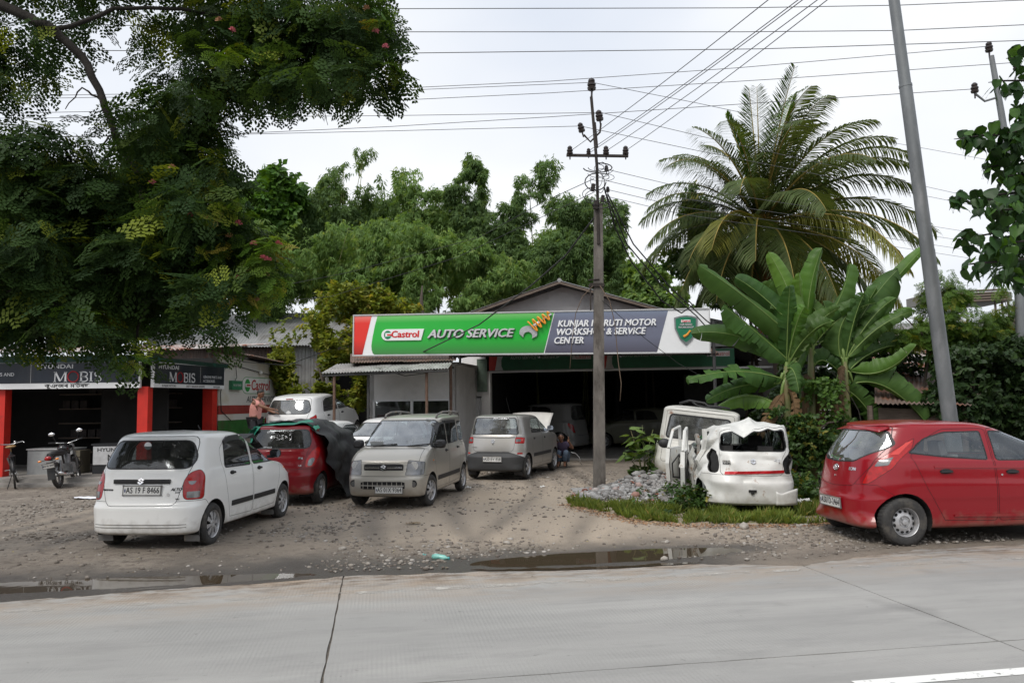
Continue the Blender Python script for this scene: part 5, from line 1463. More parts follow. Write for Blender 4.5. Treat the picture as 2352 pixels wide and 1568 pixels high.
# ------------------------------------------------------------------ the cars in the yard
W_PAINT = paint('white_paint', (.83, .83, .81))
SEAM = {'seam': .006}
def seal(**k): d = {'seam': .016, 'seal': True}; d.update(k); return d
def alto_parts(P, gl=None):
 gl = gl or M_GLASS
 return [
  ('side_window', gl, 'yz', round_poly([(.32, .965), (1.14, .945), (1.13, 1.375), (.58, 1.365), (.40, 1.28)], .05, 3), 'side', seal(key='rw')),
  ('side_window', gl, 'yz', round_poly([(1.21, .945), (2.13, .935), (2.06, 1.01), (1.43, 1.365), (1.20, 1.38)], .05, 3), 'side', seal(key='fw')),
  ('rear_window', gl, 'xz', round_poly([(-.57, 1.01), (.57, 1.01), (.62, 1.14), (.51, 1.37), (-.51, 1.37), (-.62, 1.14)], .09, 4), 'rear', seal()),
  ('windscreen', M_GLASSL, 'xz', round_poly([(-.60, 1.01), (.60, 1.01), (.50, 1.365), (-.50, 1.365)], .07, 3), 'front', seal()),
  ('tail_lamp', M_REDL, 'sz', round_poly([(.545, .63), (.84, .63), (.82, .92), (.72, 1.01), (.575, .97), (.52, .85)], .07, 4), 'low', {'seam': .006, 'key': 'tail'}),
  ('headlamp', M_CLRL, 'qz', round_poly([(.38, .60), (.86, .66), (.88, .78), (.40, .74)], .06, 3), 'low', SEAM),
  ('rear_door', P, 'yz', round_poly([(.42, .30), (1.16, .28), (1.155, 1.40), (.52, 1.39), (.26, 1.22), (.25, 1.0), (.33, .72)], .05, 3), 'side', {'seam': .006, 'key': 'rd'}),
  ('front_door', P, 'yz', round_poly([(1.18, .28), (1.98, .29), (2.16, .70), (2.20, .93), (2.10, 1.02), (1.44, 1.40), (1.175, 1.41)], .05, 3), 'side', {'seam': .006, 'key': 'fd'}),
  ('tailgate', P, 'xz', tailgate(.56, 1.42, .46, .60), 'rear', {'seam': .006, 'key': 'tg'}),
  ('bonnet', P, 'xy', round_poly([(-.58, 2.12), (.58, 2.12), (.54, 2.7), (.40, 2.95), (-.40, 2.95), (-.54, 2.7)], .08, 3), 'top', SEAM),
  ('rear_bumper', P, 'sz', [(-.01, .1), (1.05, .1), (.98, .55), (.86, .62), (-.01, .62)], 'low', {'seam': .005, 'one': False}),
 ]
def alto_extra(root, S, made):
 tg = made['tg'][0]
 b = MB(); pts = [(x, S.rear(x, .865) - .016, .865) for x in np.linspace(-.37, .37, 9)]
 for i in range(8):
  b.box(((pts[i][0] + pts[i + 1][0]) / 2, (pts[i][1] + pts[i + 1][1]) / 2, .865), (.095, .034, .052))
 b.build('garnish_bar', M_RUB, tg)
 rear_emblem(tg, S, 0, .872, .085, M_CHROME)
 for o in tg.children:
  if o.name.startswith('emblem'): o.location = (0, -.036, 0)
 plate(tg, 'AS 19 F 8466', .02, S.rear(0, .755) - .014, .755, .50, .115, R(-6))
 rear_text(tg, S, 'badge_lettering', 'MARUTI SUZUKI', -.45, .76, .032, M_INK, sx=.62)
 rear_text(tg, S, 'badge_lettering', 'ALTO', .455, .765, .05, M_INK, shear=.3, bold=.002)
 rear_text(tg, S, 'badge_lettering', 'K10', .47, .728, .03, M_INK, shear=.3)
 rear_text(tg, S, 'badge_lettering', 'VXi', .48, .645, .03, M_INK)
 b = MB(); y = S.rear(.36, .70); b.lathe([(.022, -.004), (.02, .006), (.001, .006)], 14, Matrix.Translation((.36, y, .70)) @ Matrix.Rotation(R(90), 4, 'X')); b.build('lock', M_CHROME, tg)
 handle(root, S, .52, .885, M_RUB, par=made['rd']); handle(root, S, 1.40, .875, M_RUB, par=made['fd'])
 mirrors(root, S, 2.02, 1.0, M_RUB)
 strip(root, 'side_moulding', S, [(y, .44, .51) for y in np.linspace(.48, 1.14, 5)], 0, 0, M_RUB)
 strip(root, 'side_moulding', S, [(y, .44, .51) for y in np.linspace(1.20, 1.96, 5)], 0, 0, M_RUB)
 strip(root, 'wind_visor', S, [(.40, 1.27, 1.33), (.50, 1.31, 1.375), (.62, 1.325, 1.385), (.9, 1.325, 1.39), (1.15, 1.325, 1.39)], 0, 0, M_RUB, .025)
 strip(root, 'wind_visor', S, [(1.19, 1.325, 1.39), (1.42, 1.315, 1.385), (1.50, 1.255, 1.31), (1.64, 1.18, 1.235), (1.78, 1.105, 1.16)], 0, 0, M_RUB, .025)
 flaps(root, S, (0, 2.36), .27)
 for sg in (-1, 1):                                       # reversing lamp window and indicator bowl in the tail lamp
  par = made['tail'][0 if sg > 0 else 1]
  for (s0, s1, z0, z1) in ((.585, .755, .655, .735),):
   f, _ = clip(S.faces, round_poly([(s0, z0), (s1, z0), (s1, z1), (s0, z1)], .015, 2), (3, 2), COND['low'])
   soup('reversing_lamp', f if sg > 0 else mirror(f), M_CLRL, par, .004)
  f, _ = clip(S.faces, [(.585, .862), (.60, .83), (.635, .815), (.67, .83), (.685, .862)], (3, 2), COND['low'])
  soup('indicator', f if sg > 0 else mirror(f), M_CLRL, par, .004)
  b = MB(); b.sphere((sg * S.side(2.42, .80, sg), 2.42, .80), (.008, .022, .018)); b.build('side_repeater', M_ORGL, root)
 for zz in (.335, .30):                                    # crease lines of the bumper
  b = MB(); b.tube([(x, S.rear(x, zz) - .002, zz) for x in np.linspace(-.6, .6, 15)], .005, 4); b.build('bumper_line', M_FLAP, root)
 b = MB(); b.lathe([(.05, 0), (.048, .002), (.001, .002)], 16, Matrix.Translation((-.06, S.rear(-.06, 1.30) - .001, 1.30)) @ Matrix.Rotation(R(90), 4, 'X')); b.build('sticker', M_WHITE_T, root)
 b = MB(); b.tube([(0, 1.0, 1.47), (0, .93, 1.53)], .006, 5); b.build('antenna', M_RUB, root)
ALTO_K = hatch(.56, .70, 2.36, 1.49, 1.475, beltr=.985, hoodz=.955, cowl=2.06, nose=.76, roof_r=-.20, roof_f=1.20, tumble=.81, bt=.03, nr=4.2, lr=.46)
make_car(dict(name='white_hatchback', label='white hatchback with plate AS 19 F 8466 parked nearest the road, seen from behind', loc=(-4.80, 10.82, .015), yaw=5.5,
   keys=ALTO_K, paint=W_PAINT, wb=2.36, r=.27, tw=.155, style='cover8', parts=alto_parts(W_PAINT), extra=alto_extra))[0].scale = (1.03, 1.03, 1.03)
# ---- red hatchback under a tarpaulin
R_PAINT = paint('dark_red_paint', (.17, .004, .008), .0, .3, .4, spec=.3)
def a800_parts(P, lamps=True, drop=()):
 p = [
  ('side_window', M_GLASS, 'yz', round_poly([(.30, 1.02), (1.14, 1.0), (1.13, 1.365), (.58, 1.355), (.40, 1.28)], .05, 3), 'side', seal(key='rw')),
  ('side_window', M_GLASS, 'yz', round_poly([(1.21, 1.0), (2.10, .985), (1.98, 1.07), (1.42, 1.365), (1.20, 1.37)], .05, 3), 'side', seal(key='fw')),
  ('rear_window', M_GLASS, 'xz', round_poly([(-.54, 1.03), (.54, 1.03), (.58, 1.12), (.50, 1.385), (-.50, 1.385), (-.58, 1.12)], .08, 4), 'rear', seal()),
  ('windscreen', M_GLASSL, 'xz', round_poly([(-.60, 1.01), (.60, 1.01), (.50, 1.365), (-.50, 1.365)], .07, 3), 'front', seal()),
  ('tail_lamp', M_REDL if lamps else M_DARK, 'sz', round_poly([(.52, .69), (.70, .69), (.90, .99), (.84, 1.08), (.66, 1.02), (.54, .86)], .05, 3), 'low', {'seam': .006, 'key': 'tail', 'push': 0 if lamps else -.05}),
  ('headlamp', M_CLRL, 'qz', round_poly([(.38, .60), (.86, .66), (.88, .80), (.40, .74)], .06, 3), 'low', SEAM),
  ('rear_door', P, 'yz', round_poly([(.42, .30), (1.16, .28), (1.155, 1.40), (.52, 1.39), (.26, 1.22), (.25, 1.0), (.33, .72)], .05, 3), 'side', {'seam': .006, 'key': 'rd'}),
  ('front_door', P, 'yz', round_poly([(1.18, .28), (1.98, .29), (2.16, .70), (2.18, .97), (2.03, 1.07), (1.43, 1.40), (1.175, 1.405)], .05, 3), 'side', {'seam': .006, 'key': 'fd'}),
  ('tailgate', P, 'xz', tailgate(.66, 1.42, .48, .58), 'rear', {'seam': .006, 'key': 'tg'}),
  ('bonnet', P, 'xy', round_poly([(-.58, 2.12), (.58, 2.12), (.54, 2.7), (.40, 2.95), (-.40, 2.95), (-.54, 2.7)], .08, 3), 'top', SEAM),
  ('rear_bumper', P, 'sz', [(-.01, .1), (1.05, .1), (.98, .55), (.86, .67), (-.01, .67)], 'low', {'seam': .005, 'key': 'rb'}),
 ]
 return [q for q in p if q[0] not in drop]
def a800_extra(root, S, made):
 lamp_inset('reversing_lamp', S, M_CLRL, made['tail'], round_poly([(.57, .72), (.65, .72), (.71, .84), (.66, .87), (.585, .83)], .03, 3))
 tg = made['tg'][0]
 rear_text(tg, S, 'badge_lettering', '800', .43, .86, .055, M_CHROME, bold=.002, shear=.2)
 rear_text(tg, S, 'badge_lettering', 'LXi', .44, .73, .036, M_CHROME)
 rear_emblem(tg, S, 0, .93, .085, M_CHROME)
 rear_text(root, S, 'sticker', 'OTTAL', -.18, 1.335, .05, M_WHITE_T); rear_text(root, S, 'sticker', 'OTTALKZ', -.2, 1.06, .036, M_WHITE_T)
 plate(tg, 'AS 01 AX 4410', .0, S.rear(0, .56) - .012, .56, .48, .11)
 handle(root, S, .50, .885, M_RUB); handle(root, S, 1.38, .875, M_RUB); mirrors(root, S, 2.02, 1.0, M_RUB)
A8_K = hatch(.50, .60, 2.36, 1.49, 1.475, beltr=.99, hoodz=.955, cowl=2.06, nose=.76, roof_r=-.22, roof_f=1.20, tumble=.80, bt=.01, bulge=.004)
red, S_red, _ = make_car(dict(name='red_hatchback', label='dark red hatchback half covered by a tarpaulin between white hatchback and silver car', loc=(-4.32, 14.95, .03), yaw=4,
 keys=A8_K, paint=R_PAINT, wb=2.36, r=.275, tw=.15, style='cover7', parts=a800_parts(R_PAINT), extra=a800_extra))
def make_tarp():
 T = thing('tarpaulin', 'crumpled black tarpaulin with green underside draped over the dark red hatchback', 'tarpaulin', (-4.32, 14.95, .03), (0, 0, -R(4)))
 def ztop(y): return float(np.interp(y, [-.3, .0, .7, 1.25, 1.75, 2.1, 2.7, 3.05, 3.3], [1.40, 1.475, 1.50, 1.475, 1.24, 1.04, .93, .76, .45]))
 def prof(a, y):
  zt = ztop(y)
  ax = [0, .12, .25, .36, .5, .62, .70, .80, .9, 1.0]
  k = smooth(.1, 1.3, y); X = [-1.0, -.88, -.72, -.54, 0, .54, .775 + .07 * k, .81 + .17 * k, .86 + .20 * k, .98 + .22 * k]
  Z = [.40, .72, min(1.1, zt - .12), zt + .0, zt + .035, zt + .02, min(1.24, zt - .12), min(.78, zt * .62), min(.42, zt * .36), .03]
  return float(np.interp(a, ax, X)), float(np.interp(a, ax, Z))
 def pt(a, b_):
  y0 = float(np.interp(a, [0, .25, .34, .62, .68, .8, 1.0], [.45, .15, .06, -.04, -.12, .10, .52]))
  y0 += .05 * math.sin(a * 21) * (a > .66)
  y = y0 + b_ * (3.32 - y0)
  x, z = prof(a, y)
  w = (sfbm(a * 9 + 3, y * 1.6) - .5) * .22 + (sfbm(a * 22, y * 3.4 + 8) - .5) * .12
  side = 1 if a > .64 else (.8 if a < .3 else .28)
  fold = .07 * math.sin(a * 4 + y * 7.5 + 3 * sfbm(a * 3, y)) * smooth(.62, .85, a)
  return (x + (w + fold) * side * (1 if a > .5 else -1), y + w * .5, max(.01, z + w * .45 * (1 if side < .5 else .6) + .01))
 b = MB(); b.grid(pt, 90, 70)
 b.build('black_sheet', mat('tarpaulin_black', (.022, .022, .024), .62, var=.25, vs=6, c2=(.06, .058, .058), s2=2.5, t2=(.5, .7), bump=.35, bs=30), T, True)
 def gp(a, b_):
  x = -.66 + 1.28 * a; y = .14 + .05 * math.sin(a * 9) - .26 * b_ * (1.0 if a > .1 else 1.3)
  z = float(np.interp(abs(x), [0, .45, .60, .75], [1.515, 1.50, 1.43, 1.2])) - .05 * b_ + .035 * (sfbm(a * 7, b_ * 3) - .5) + .05 * math.exp(-((a - .8) / .12) ** 2)
  return (x, y, z)
 b = MB(); b.grid(gp, 40, 8)
 def fl(a, b_):                                     # the green corner hanging down the left edge of the rear window
  z = 1.44 - .46 * a; x = -.44 - .20 * a - .16 * b_ * (1 - .35 * a) + .02 * math.sin(a * 14)
  return (x, min(S_red.rear(max(x, -.66), z), .1) - .03 - .03 * math.sin(a * 9 + b_ * 4) ** 2, z)
 b.grid(fl, 14, 5)
 b.build('green_fold', mat('tarpaulin_green', (.015, .20, .13), .5, var=.3, vs=5, bump=.3, bs=25), T, True)
make_tarp()
# ---- beige silver tall hatchback facing the road
SIL = paint('beige_silver_paint', (.47, .445, .395), .55, .34, .5)
def wagon_extra(root, S, made):
 for yy in (0,): pass
 F = lambda x, z: S.front(x, z)
 def panel(nm, m, x0, x1, z0, z1, d=.012, r_=.02, par=None):
  b = MB(); n = 14; vs = []
  for i in range(n + 1):
   x = x0 + (x1 - x0) * i / n; e = .014 if i in (0, n) else 0
   for zz, dd in ((z0 + e, -.004), (z0 + e, d), (z1 - e, d), (z1 - e, -.004)): vs.append((x, F(x, (z0 + z1) / 2) + dd, zz))
  b.add(vs, [(4 * i + q, 4 * i + q + 1, 4 * i + q + 5, 4 * i + q + 4) for i in range(n) for q in range(3)] + [(0, 1, 2, 3), (4 * n, 4 * n + 1, 4 * n + 2, 4 * n + 3)]); return b.build(nm, m, par or root)
 g = panel('grille', M_RUB, -.36, .36, .655, .775, .014)
 for z_ in (.715,):
  b = MB()
  for sg in (-1, 1):
   b.tube([(sg * .07, F(.07, z_) + .02, z_), (sg * .2, F(.2, z_) + .02, z_), (sg * .34, F(.34, z_) + .018, z_)], .012, 6)
  b.build('chrome_bar', M_CHROME, g)
 e = rear_emblem(g, S, 0, .715, .105, M_CHROME, True); e.location = (0, .018, 0)
 a_ = panel('air_intake', M_DARK, -.40, .40, .345, .475, .012)
 b = MB()
 for k in range(-4, 5): b.box((k * .088, F(k * .088, .41) + .012, .41), (.009, .016, .12))
 b.tube([(x, F(x, .41) + .014, .408) for x in np.linspace(-.39, .39, 9)], .009, 5); b.build('intake_bar', SIL, a_)
 plate(root, 'AS 01X 9364', -.13, F(.13, .34) + .032, .335, .50, .115, 0, True)
 for sg in (-1, 1):
  o = disc('fog_lamp', M_DARK, root, (sg * .55, F(sg * .55, .44) + .002, .44), .062, (0, 1, 0), .004); disc('fog_glass', M_CLRL, o, (sg * .55, F(sg * .55, .44) + .006, .43), .045, (0, 1, 0), .003)
  b = MB(); x0 = .54 * sg                                            # roof rails
  rail = [(sg * .53, -.28, 1.55), (sg * .535, -.22, 1.622), (sg * .54, .4, 1.655), (sg * .535, 1.0, 1.65), (sg * .525, 1.30, 1.61), (sg * .52, 1.38, 1.55)]
  b.tube(rail, .02, 8); b.box((sg * .54, .4, 1.61), (.03, .08, .09)); b.build('roof_rail', M_FLAP, root, True)
  b = MB(); b.tube([(sg * .10 - .14, S.front(.1, 1.055) + .012, 1.055), (sg * .18 - .35, S.front(.3, 1.075) + .02, 1.08), (sg * .2 - .60 * 1, S.front(.5, 1.10) + .016, 1.10)] if sg < 0 else
      [(.42, S.front(.42, 1.05) + .012, 1.055), (.2, S.front(.2, 1.07) + .02, 1.075), (-.03, S.front(.03, 1.085) + .016, 1.09)], .011, 5); b.build('wiper', M_RUB, root)
  b = MB(); b.sphere((sg * S.side(2.26, .80, sg), 2.26, .80), (.008, .025, .015)); b.build('side_repeater', M_ORGL, root)
 lamp_inset('indicator', S, M_CLRL, made['head'], round_poly([(.40, .585), (.72, .585), (.72, .645), (.40, .645)], .01, 2), 'qz')
 for sg in (-1, 1):
  disc('lamp_bowl', M_CHROME, made['head'][0 if sg > 0 else 1], (sg * .54, F(sg * .54, .745) - .001, .745), .075, (0, 1, 0), .006)
 handle(root, S, .50, .93, M_RUB); handle(root, S, 1.38, .92, M_RUB)
 mirrors(root, S, 2.06, 1.03, M_RUB, (.20, .10, .16))
 strip(root, 'side_moulding', S, [(y, .42, .50) for y in np.linspace(.40, 1.98, 9)], 0, 0, M_RUB)
 flaps(root, S, (2.36,), .28)
 for (x, z, w_, h_) in ((-.42, 1.50, .10, .06), (-.52, 1.42, .06, .05), (.38, 1.10, .26, .10)):
  b = MB(); b.box((x, S.front(x, z) + .002, z), (w_, .003, h_), (R(-32), 0, 0)); b.build('sticker', M_WHITE_T, root)
 strip(root, 'wind_visor', S, [(.45, 1.43, 1.485), (.8, 1.435, 1.49), (1.15, 1.435, 1.49)], 0, 0, M_RUB, .02)
 strip(root, 'wind_visor', S, [(1.2, 1.435, 1.49), (1.5, 1.425, 1.48), (1.64, 1.36, 1.41), (1.80, 1.24, 1.29)], 0, 0, M_RUB, .02)
WG_K = hatch(.54, .62, 2.36, 1.475, 1.61, beltr=1.02, hoodz=1.00, cowl=2.36, nose=.80, roof_r=-.42, roof_f=1.50, tumble=.83, nf=3.6, lf=.42, lg=.34, hoodf=2.74, noseset=.09)
wagon_parts = [
 ('side_window', M_GLASS, 'yz', round_poly([(-.30, 1.06), (.28, 1.05), (.28, 1.455), (-.22, 1.455)], .06, 3), 'side', seal(key='qw')),
 ('side_window', M_GLASS, 'yz', round_poly([(.36, 1.05), (1.16, 1.03), (1.15, 1.47), (.38, 1.47)], .05, 3), 'side', seal(key='rw')),
 ('side_window', M_GLASS, 'yz', round_poly([(1.22, 1.03), (2.20, 1.02), (2.12, 1.10), (1.62, 1.455), (1.21, 1.47)], .05, 3), 'side', seal(key='fw')),
 ('windscreen', M_GLASSR, 'xz', round_poly([(-.63, 1.045), (.63, 1.045), (.565, 1.51), (-.565, 1.51)], .06, 3), 'front', seal()),
 ('rear_window', M_GLASS, 'xz', round_poly([(-.55, 1.06), (.55, 1.06), (.5, 1.47), (-.5, 1.47)], .06, 3), 'rear', seal()),
 ('headlamp', M_CLRL, 'qz', round_poly([(.40, .58), (.76, .58), (.78, .80), (.43, .845)], .03, 3), 'low', {'seam': .006, 'key': 'head'}),
 ('tail_lamp', M_REDL, 'sz', round_poly([(.58, .80), (.75, .80), (.75, 1.2), (.62, 1.2)], .03, 3), 'any', {'seam': .006}),
 ('rear_door', SIL, 'yz', round_poly([(.40, .30), (1.18, .28), (1.17, 1.51), (.36, 1.51), (.32, .75)], .05, 3), 'side', {'seam': .006}),
 ('front_door', SIL, 'yz', round_poly([(1.20, .28), (1.97, .29), (2.14, .70), (2.22, 1.0), (2.14, 1.10), (1.63, 1.485), (1.195, 1.51)], .05, 3), 'side', {'seam': .006}),
 ('bonnet', SIL, 'xz', round_poly([(-.62, .80), (.62, .80), (.60, 1.02), (-.60, 1.02)], .05, 3), 'front', SEAM),
 ('front_bumper', SIL, 'qz', [(-.01, .1), (1.1, .1), (1.05, .57), (-.01, .57)], 'low', {'seam': .006}),
]
make_car(dict(name='silver_tall_hatchback', label='beige silver tall hatchback with roof rails and plate AS 01X 9364 facing the road', loc=(-1.75, 16.75, .04), rot=(0, 0, math.pi - R(10.5)),
 keys=WG_K, paint=SIL, wb=2.36, r=.275, tw=.15, style='cover7', parts=wagon_parts, extra=wagon_extra, cowl=2.3, dashz=1.0, steer=-9, seatback=.64, seatz=.42))
# ---- grey silver small crossover with open bonnet
GSIL = paint('grey_silver_paint', (.40, .385, .36), .55, .33, .5)
def cross_extra(root, S, made):
 tg = made['tg'][0]
 rear_emblem(tg, S, 0, .905, .10, M_CHROME)
 disc('lock', M_RUB, tg, (0, S.rear(0, .83) - .004, .83), .014, (0, -1, 0))
 rear_text(tg, S, 'badge_lettering', 'S-PRESSO', -.47, .755, .032, M_FLAP)
 rear_text(root, S, 'sticker', 'Rishi', .02, 1.44, .05, M_WHITE_T)
 plate(root, 'AS01EV1858', .02, S.rear(0, .49) - .016, .49, .46, .12, 0)
 lamp_inset('reversing_lamp', S, M_CLRL, made['tail'], round_poly([(.545, .885), (.68, .885), (.68, .955), (.56, .955)], .02, 3))
 lamp_inset('painted_sheen', S, mat('red_lamp_pale', (.55, .10, .09), .15, coat=1), made['tail'], round_poly([(.69, .90), (.74, .90), (.74, .95), (.69, .95)], .01, 2))  # paler red patch on the lens, a sheen painted in
 lamp_inset('reflector', S, M_REDL, [root, root], round_poly([(.60, .60), (.74, .60), (.74, .635), (.60, .635)], .008, 2), push=.008)
 b = MB(); b.tube([(x, S.rear(x, .995) - .008, .995) for x in np.linspace(-.52, .52, 11)], .012, 5); b.build('tailgate_crease', GSIL, tg, True)
 handle(root, S, .48, .93, M_RUB, .10); handle(root, S, 1.36, .92, M_RUB, .10)
 mirrors(root, S, 2.0, 1.08, M_RUB)
 strip(root, 'side_moulding', S, [(y, .50, .58) for y in np.linspace(.42, 1.92, 9)], 0, 0, M_RUB)
 flaps(root, S, (0,), .285, M_RUB)
 b = MB()
 def bp(a, c):
  x = -.62 + 1.24 * a; d = c * .80
  return (x * (1 - .06 * c), 2.16 + d * math.cos(R(33)) + .05 * math.sin(c * 3), 1.07 + d * math.sin(R(33)) + .06 * math.sin(math.pi * c) + .03 * math.cos((a - .5) * 3))
 b.grid(bp, 14, 8); o = b.build('open_bonnet', mat('bonnet_underside', (.62, .60, .56), .4, .2, var=.1), root, True)
 md = o.modifiers.new('thick', 'SOLIDIFY'); md.thickness = .025
 b = MB(); b.tube([(-.5, 2.75, .9), (-.42, 2.7, 1.38)], .008, 5); b.build('bonnet_prop', M_FLAP, root)
 b = MB(); b.box((0, 2.5, .72), (1.1, .62, .34)); b.box((.3, 2.6, .92), (.22, .3, .1)); b.box((-.3, 2.5, .91), (.35, .25, .09)); b.build('engine', M_DARK, root)
 b = MB(); b.tube([(.0, .85, 1.55), (.0, .55, 1.93)], .004, 5); b.build('antenna', M_RUB, root)
SP_K = hatch(.55, .62, 2.38, 1.52, 1.53, beltr=1.03, hoodz=1.05, cowl=2.14, nose=.90, roof_r=-.30, roof_f=1.34, tumble=.82, lf=.5, noseset=.08, hoodf=2.72, bt=.05, nr=3.6)
cross_parts = [
 ('side_window', M_GLASSL, 'yz', round_poly([(.36, 1.07), (1.14, 1.06), (1.13, 1.44), (.56, 1.43), (.42, 1.34)], .05, 3), 'side', seal(key='rw')),
 ('side_window', M_GLASSL, 'yz', round_poly([(1.21, 1.06), (2.04, 1.06), (1.96, 1.12), (1.46, 1.44), (1.20, 1.445)], .05, 3), 'side', seal(key='fw')),
 ('rear_window', M_GLASSR, 'xz', round_poly([(-.60, 1.05), (.60, 1.05), (.51, 1.455), (-.51, 1.455)], .06, 3), 'rear', seal()),
 ('windscreen', M_GLASSL, 'xz', round_poly([(-.60, 1.10), (.60, 1.10), (.52, 1.45), (-.52, 1.45)], .07, 3), 'front', seal()),
 ('tail_lamp', M_REDL, 'sz', round_poly([(.525, .85), (.80, .84), (.83, .985), (.54, 1.0)], .03, 3), 'low', {'seam': .006, 'key': 'tail'}),
 ('headlamp', M_CLRL, 'qz', round_poly([(.40, .70), (.8, .72), (.8, .82), (.40, .80)], .04, 3), 'low', SEAM),
 ('rear_door', GSIL, 'yz', round_poly([(.42, .32), (1.16, .30), (1.155, 1.48), (.52, 1.47), (.28, 1.30), (.28, 1.0), (.34, .75)], .05, 3), 'side', {'seam': .006}),
 ('front_door', GSIL, 'yz', round_poly([(1.18, .30), (1.96, .31), (2.10, .70), (2.12, 1.04), (2.0, 1.12), (1.47, 1.48), (1.175, 1.485)], .05, 3), 'side', {'seam': .006}),
 ('rear_bumper', mat('grey_black_plastic', (.035, .036, .037), .6, var=.12, bump=.1), 'sz', [(-.01, .1), (1.02, .1), (1.0, .48), (.86, .52), (.56, .655), (-.01, .655)], 'low', {'key': 'rb'}),
 ('tailgate', GSIL, 'xz', tailgate(.66, 1.50, .50, .58), 'rear', {'seam': .006, 'key': 'tg'}),
 ('bonnet_opening', M_DARK, 'xy', round_poly([(-.60, 2.20), (.60, 2.20), (.58, 2.86), (-.58, 2.86)], .05, 3), 'top', {'drop': True}),
]
make_car(dict(name='silver_crossover', label='grey silver small crossover with open bonnet and plate AS01EV1858 in front of the workshop', loc=(-.34, 19.15, .04), yaw=18.5,
 keys=SP_K, paint=GSIL, wb=2.38, r=.285, tw=.16, style='alloy', parts=cross_parts, extra=cross_extra, cowl=2.08, dashz=1.02, seatz=.42))
# ---- red hatchback on the right
ER = paint('cherry_red_paint', (.245, .002, .008), .0, .28, .5, spec=.35)
def eon_extra(root, S, made):
 tg = made['tg'][0]
 b = MB(); z = .905; pts = [(.055 * math.cos(2 * math.pi * k / 24), .036 * math.sin(2 * math.pi * k / 24)) for k in range(25)]
 b.tube([(x, S.rear(x, z + e) - .008, z + e) for x, e in pts], .006, 6, caps=False)
 b.tube([(-.022, S.rear(0, z) - .008, z + .028), (-.010, S.rear(0, z) - .008, z - .026)], .006, 5); b.tube([(.010, S.rear(0, z) - .008, z + .026), (.022, S.rear(0, z) - .008, z - .028)], .006, 5)
 b.tube([(-.018, S.rear(0, z) - .008, z - .008), (.018, S.rear(0, z) - .008, z + .010)], .006, 5); b.build('emblem', M_CHROME, tg, True)
 rear_text(tg, S, 'badge_lettering', 'EON', .33, .905, .055, M_CHROME, bold=.002)
 disc('lock', M_CHROME, tg, (0, S.rear(0, .80) - .004, .80), .012, (0, -1, 0))
 plate(root, 'AS01D-2464', -.02, S.rear(0, .47) - .014, .47, .50, .125, R(4), False)
 lamp_inset('reversing_lamp', S, M_CLRL, made['tail'], round_poly([(.62, .95), (.78, .97), (.80, 1.07), (.65, 1.02)], .02, 3), cond='any')
 lamp_inset('painted_sheen', S, mat('red_lamp_bright', (.62, .03, .02), .12, coat=1), made['tail'], [(.74, 1.09), (.84, 1.10), (.90, 1.26), (.84, 1.24)], cond='any')  # brighter red patch paints a sheen onto the lens
 handle(root, S, .55, .885, M_RUB, .19); handle(root, S, 1.42, .865, M_RUB, .19)
 disc('lock', M_CHROME, root, (S.side(1.28, .835), 1.28, .835), .013, (1, 0, 0))
 mirrors(root, S, 2.30, 1.02, M_RUB)
 b = MB(); zz = .765                                          # shoulder crease over the doors
 strip(root, 'sill_crease', S, [(y, .335 + .01 * math.sin(y * 3), .365) for y in np.linspace(.62, 2.0, 9)], 0, 0, ER, .014)
 strip(root, 'shoulder_crease', S, [(y, .93 - .02 * (y - .5), .955 - .02 * (y - .5)) for y in np.linspace(.40, 2.2, 12)], 0, 0, ER, .008)
 b = MB(); b.grid(lambda a, c: ((a - .5) * 1.0, -.15 + .15 * c - .03 * (1 - ((a - .5) * 2) ** 2) * (1 - c), 1.405 + .05 * c - .03 * ((a - .5) * 2) ** 2), 12, 4)
 o = b.build('roof_spoiler', ER, root, True); md = o.modifiers.new('t', 'SOLIDIFY'); md.thickness = .016
M_GLASSE = glass_mat('lightly_tinted_window', (.72, .77, .77), 1.9, .88)
EO_K = hatch(.53, .58, 2.38, 1.55, 1.50, beltr=1.04, hoodz=.97, cowl=2.42, nose=.74, roof_r=-.16, roof_f=1.42, tumble=.78, nr=2.7, nf=2.7, bt=.015, bulge=.006, lr=.62, gl=.925)
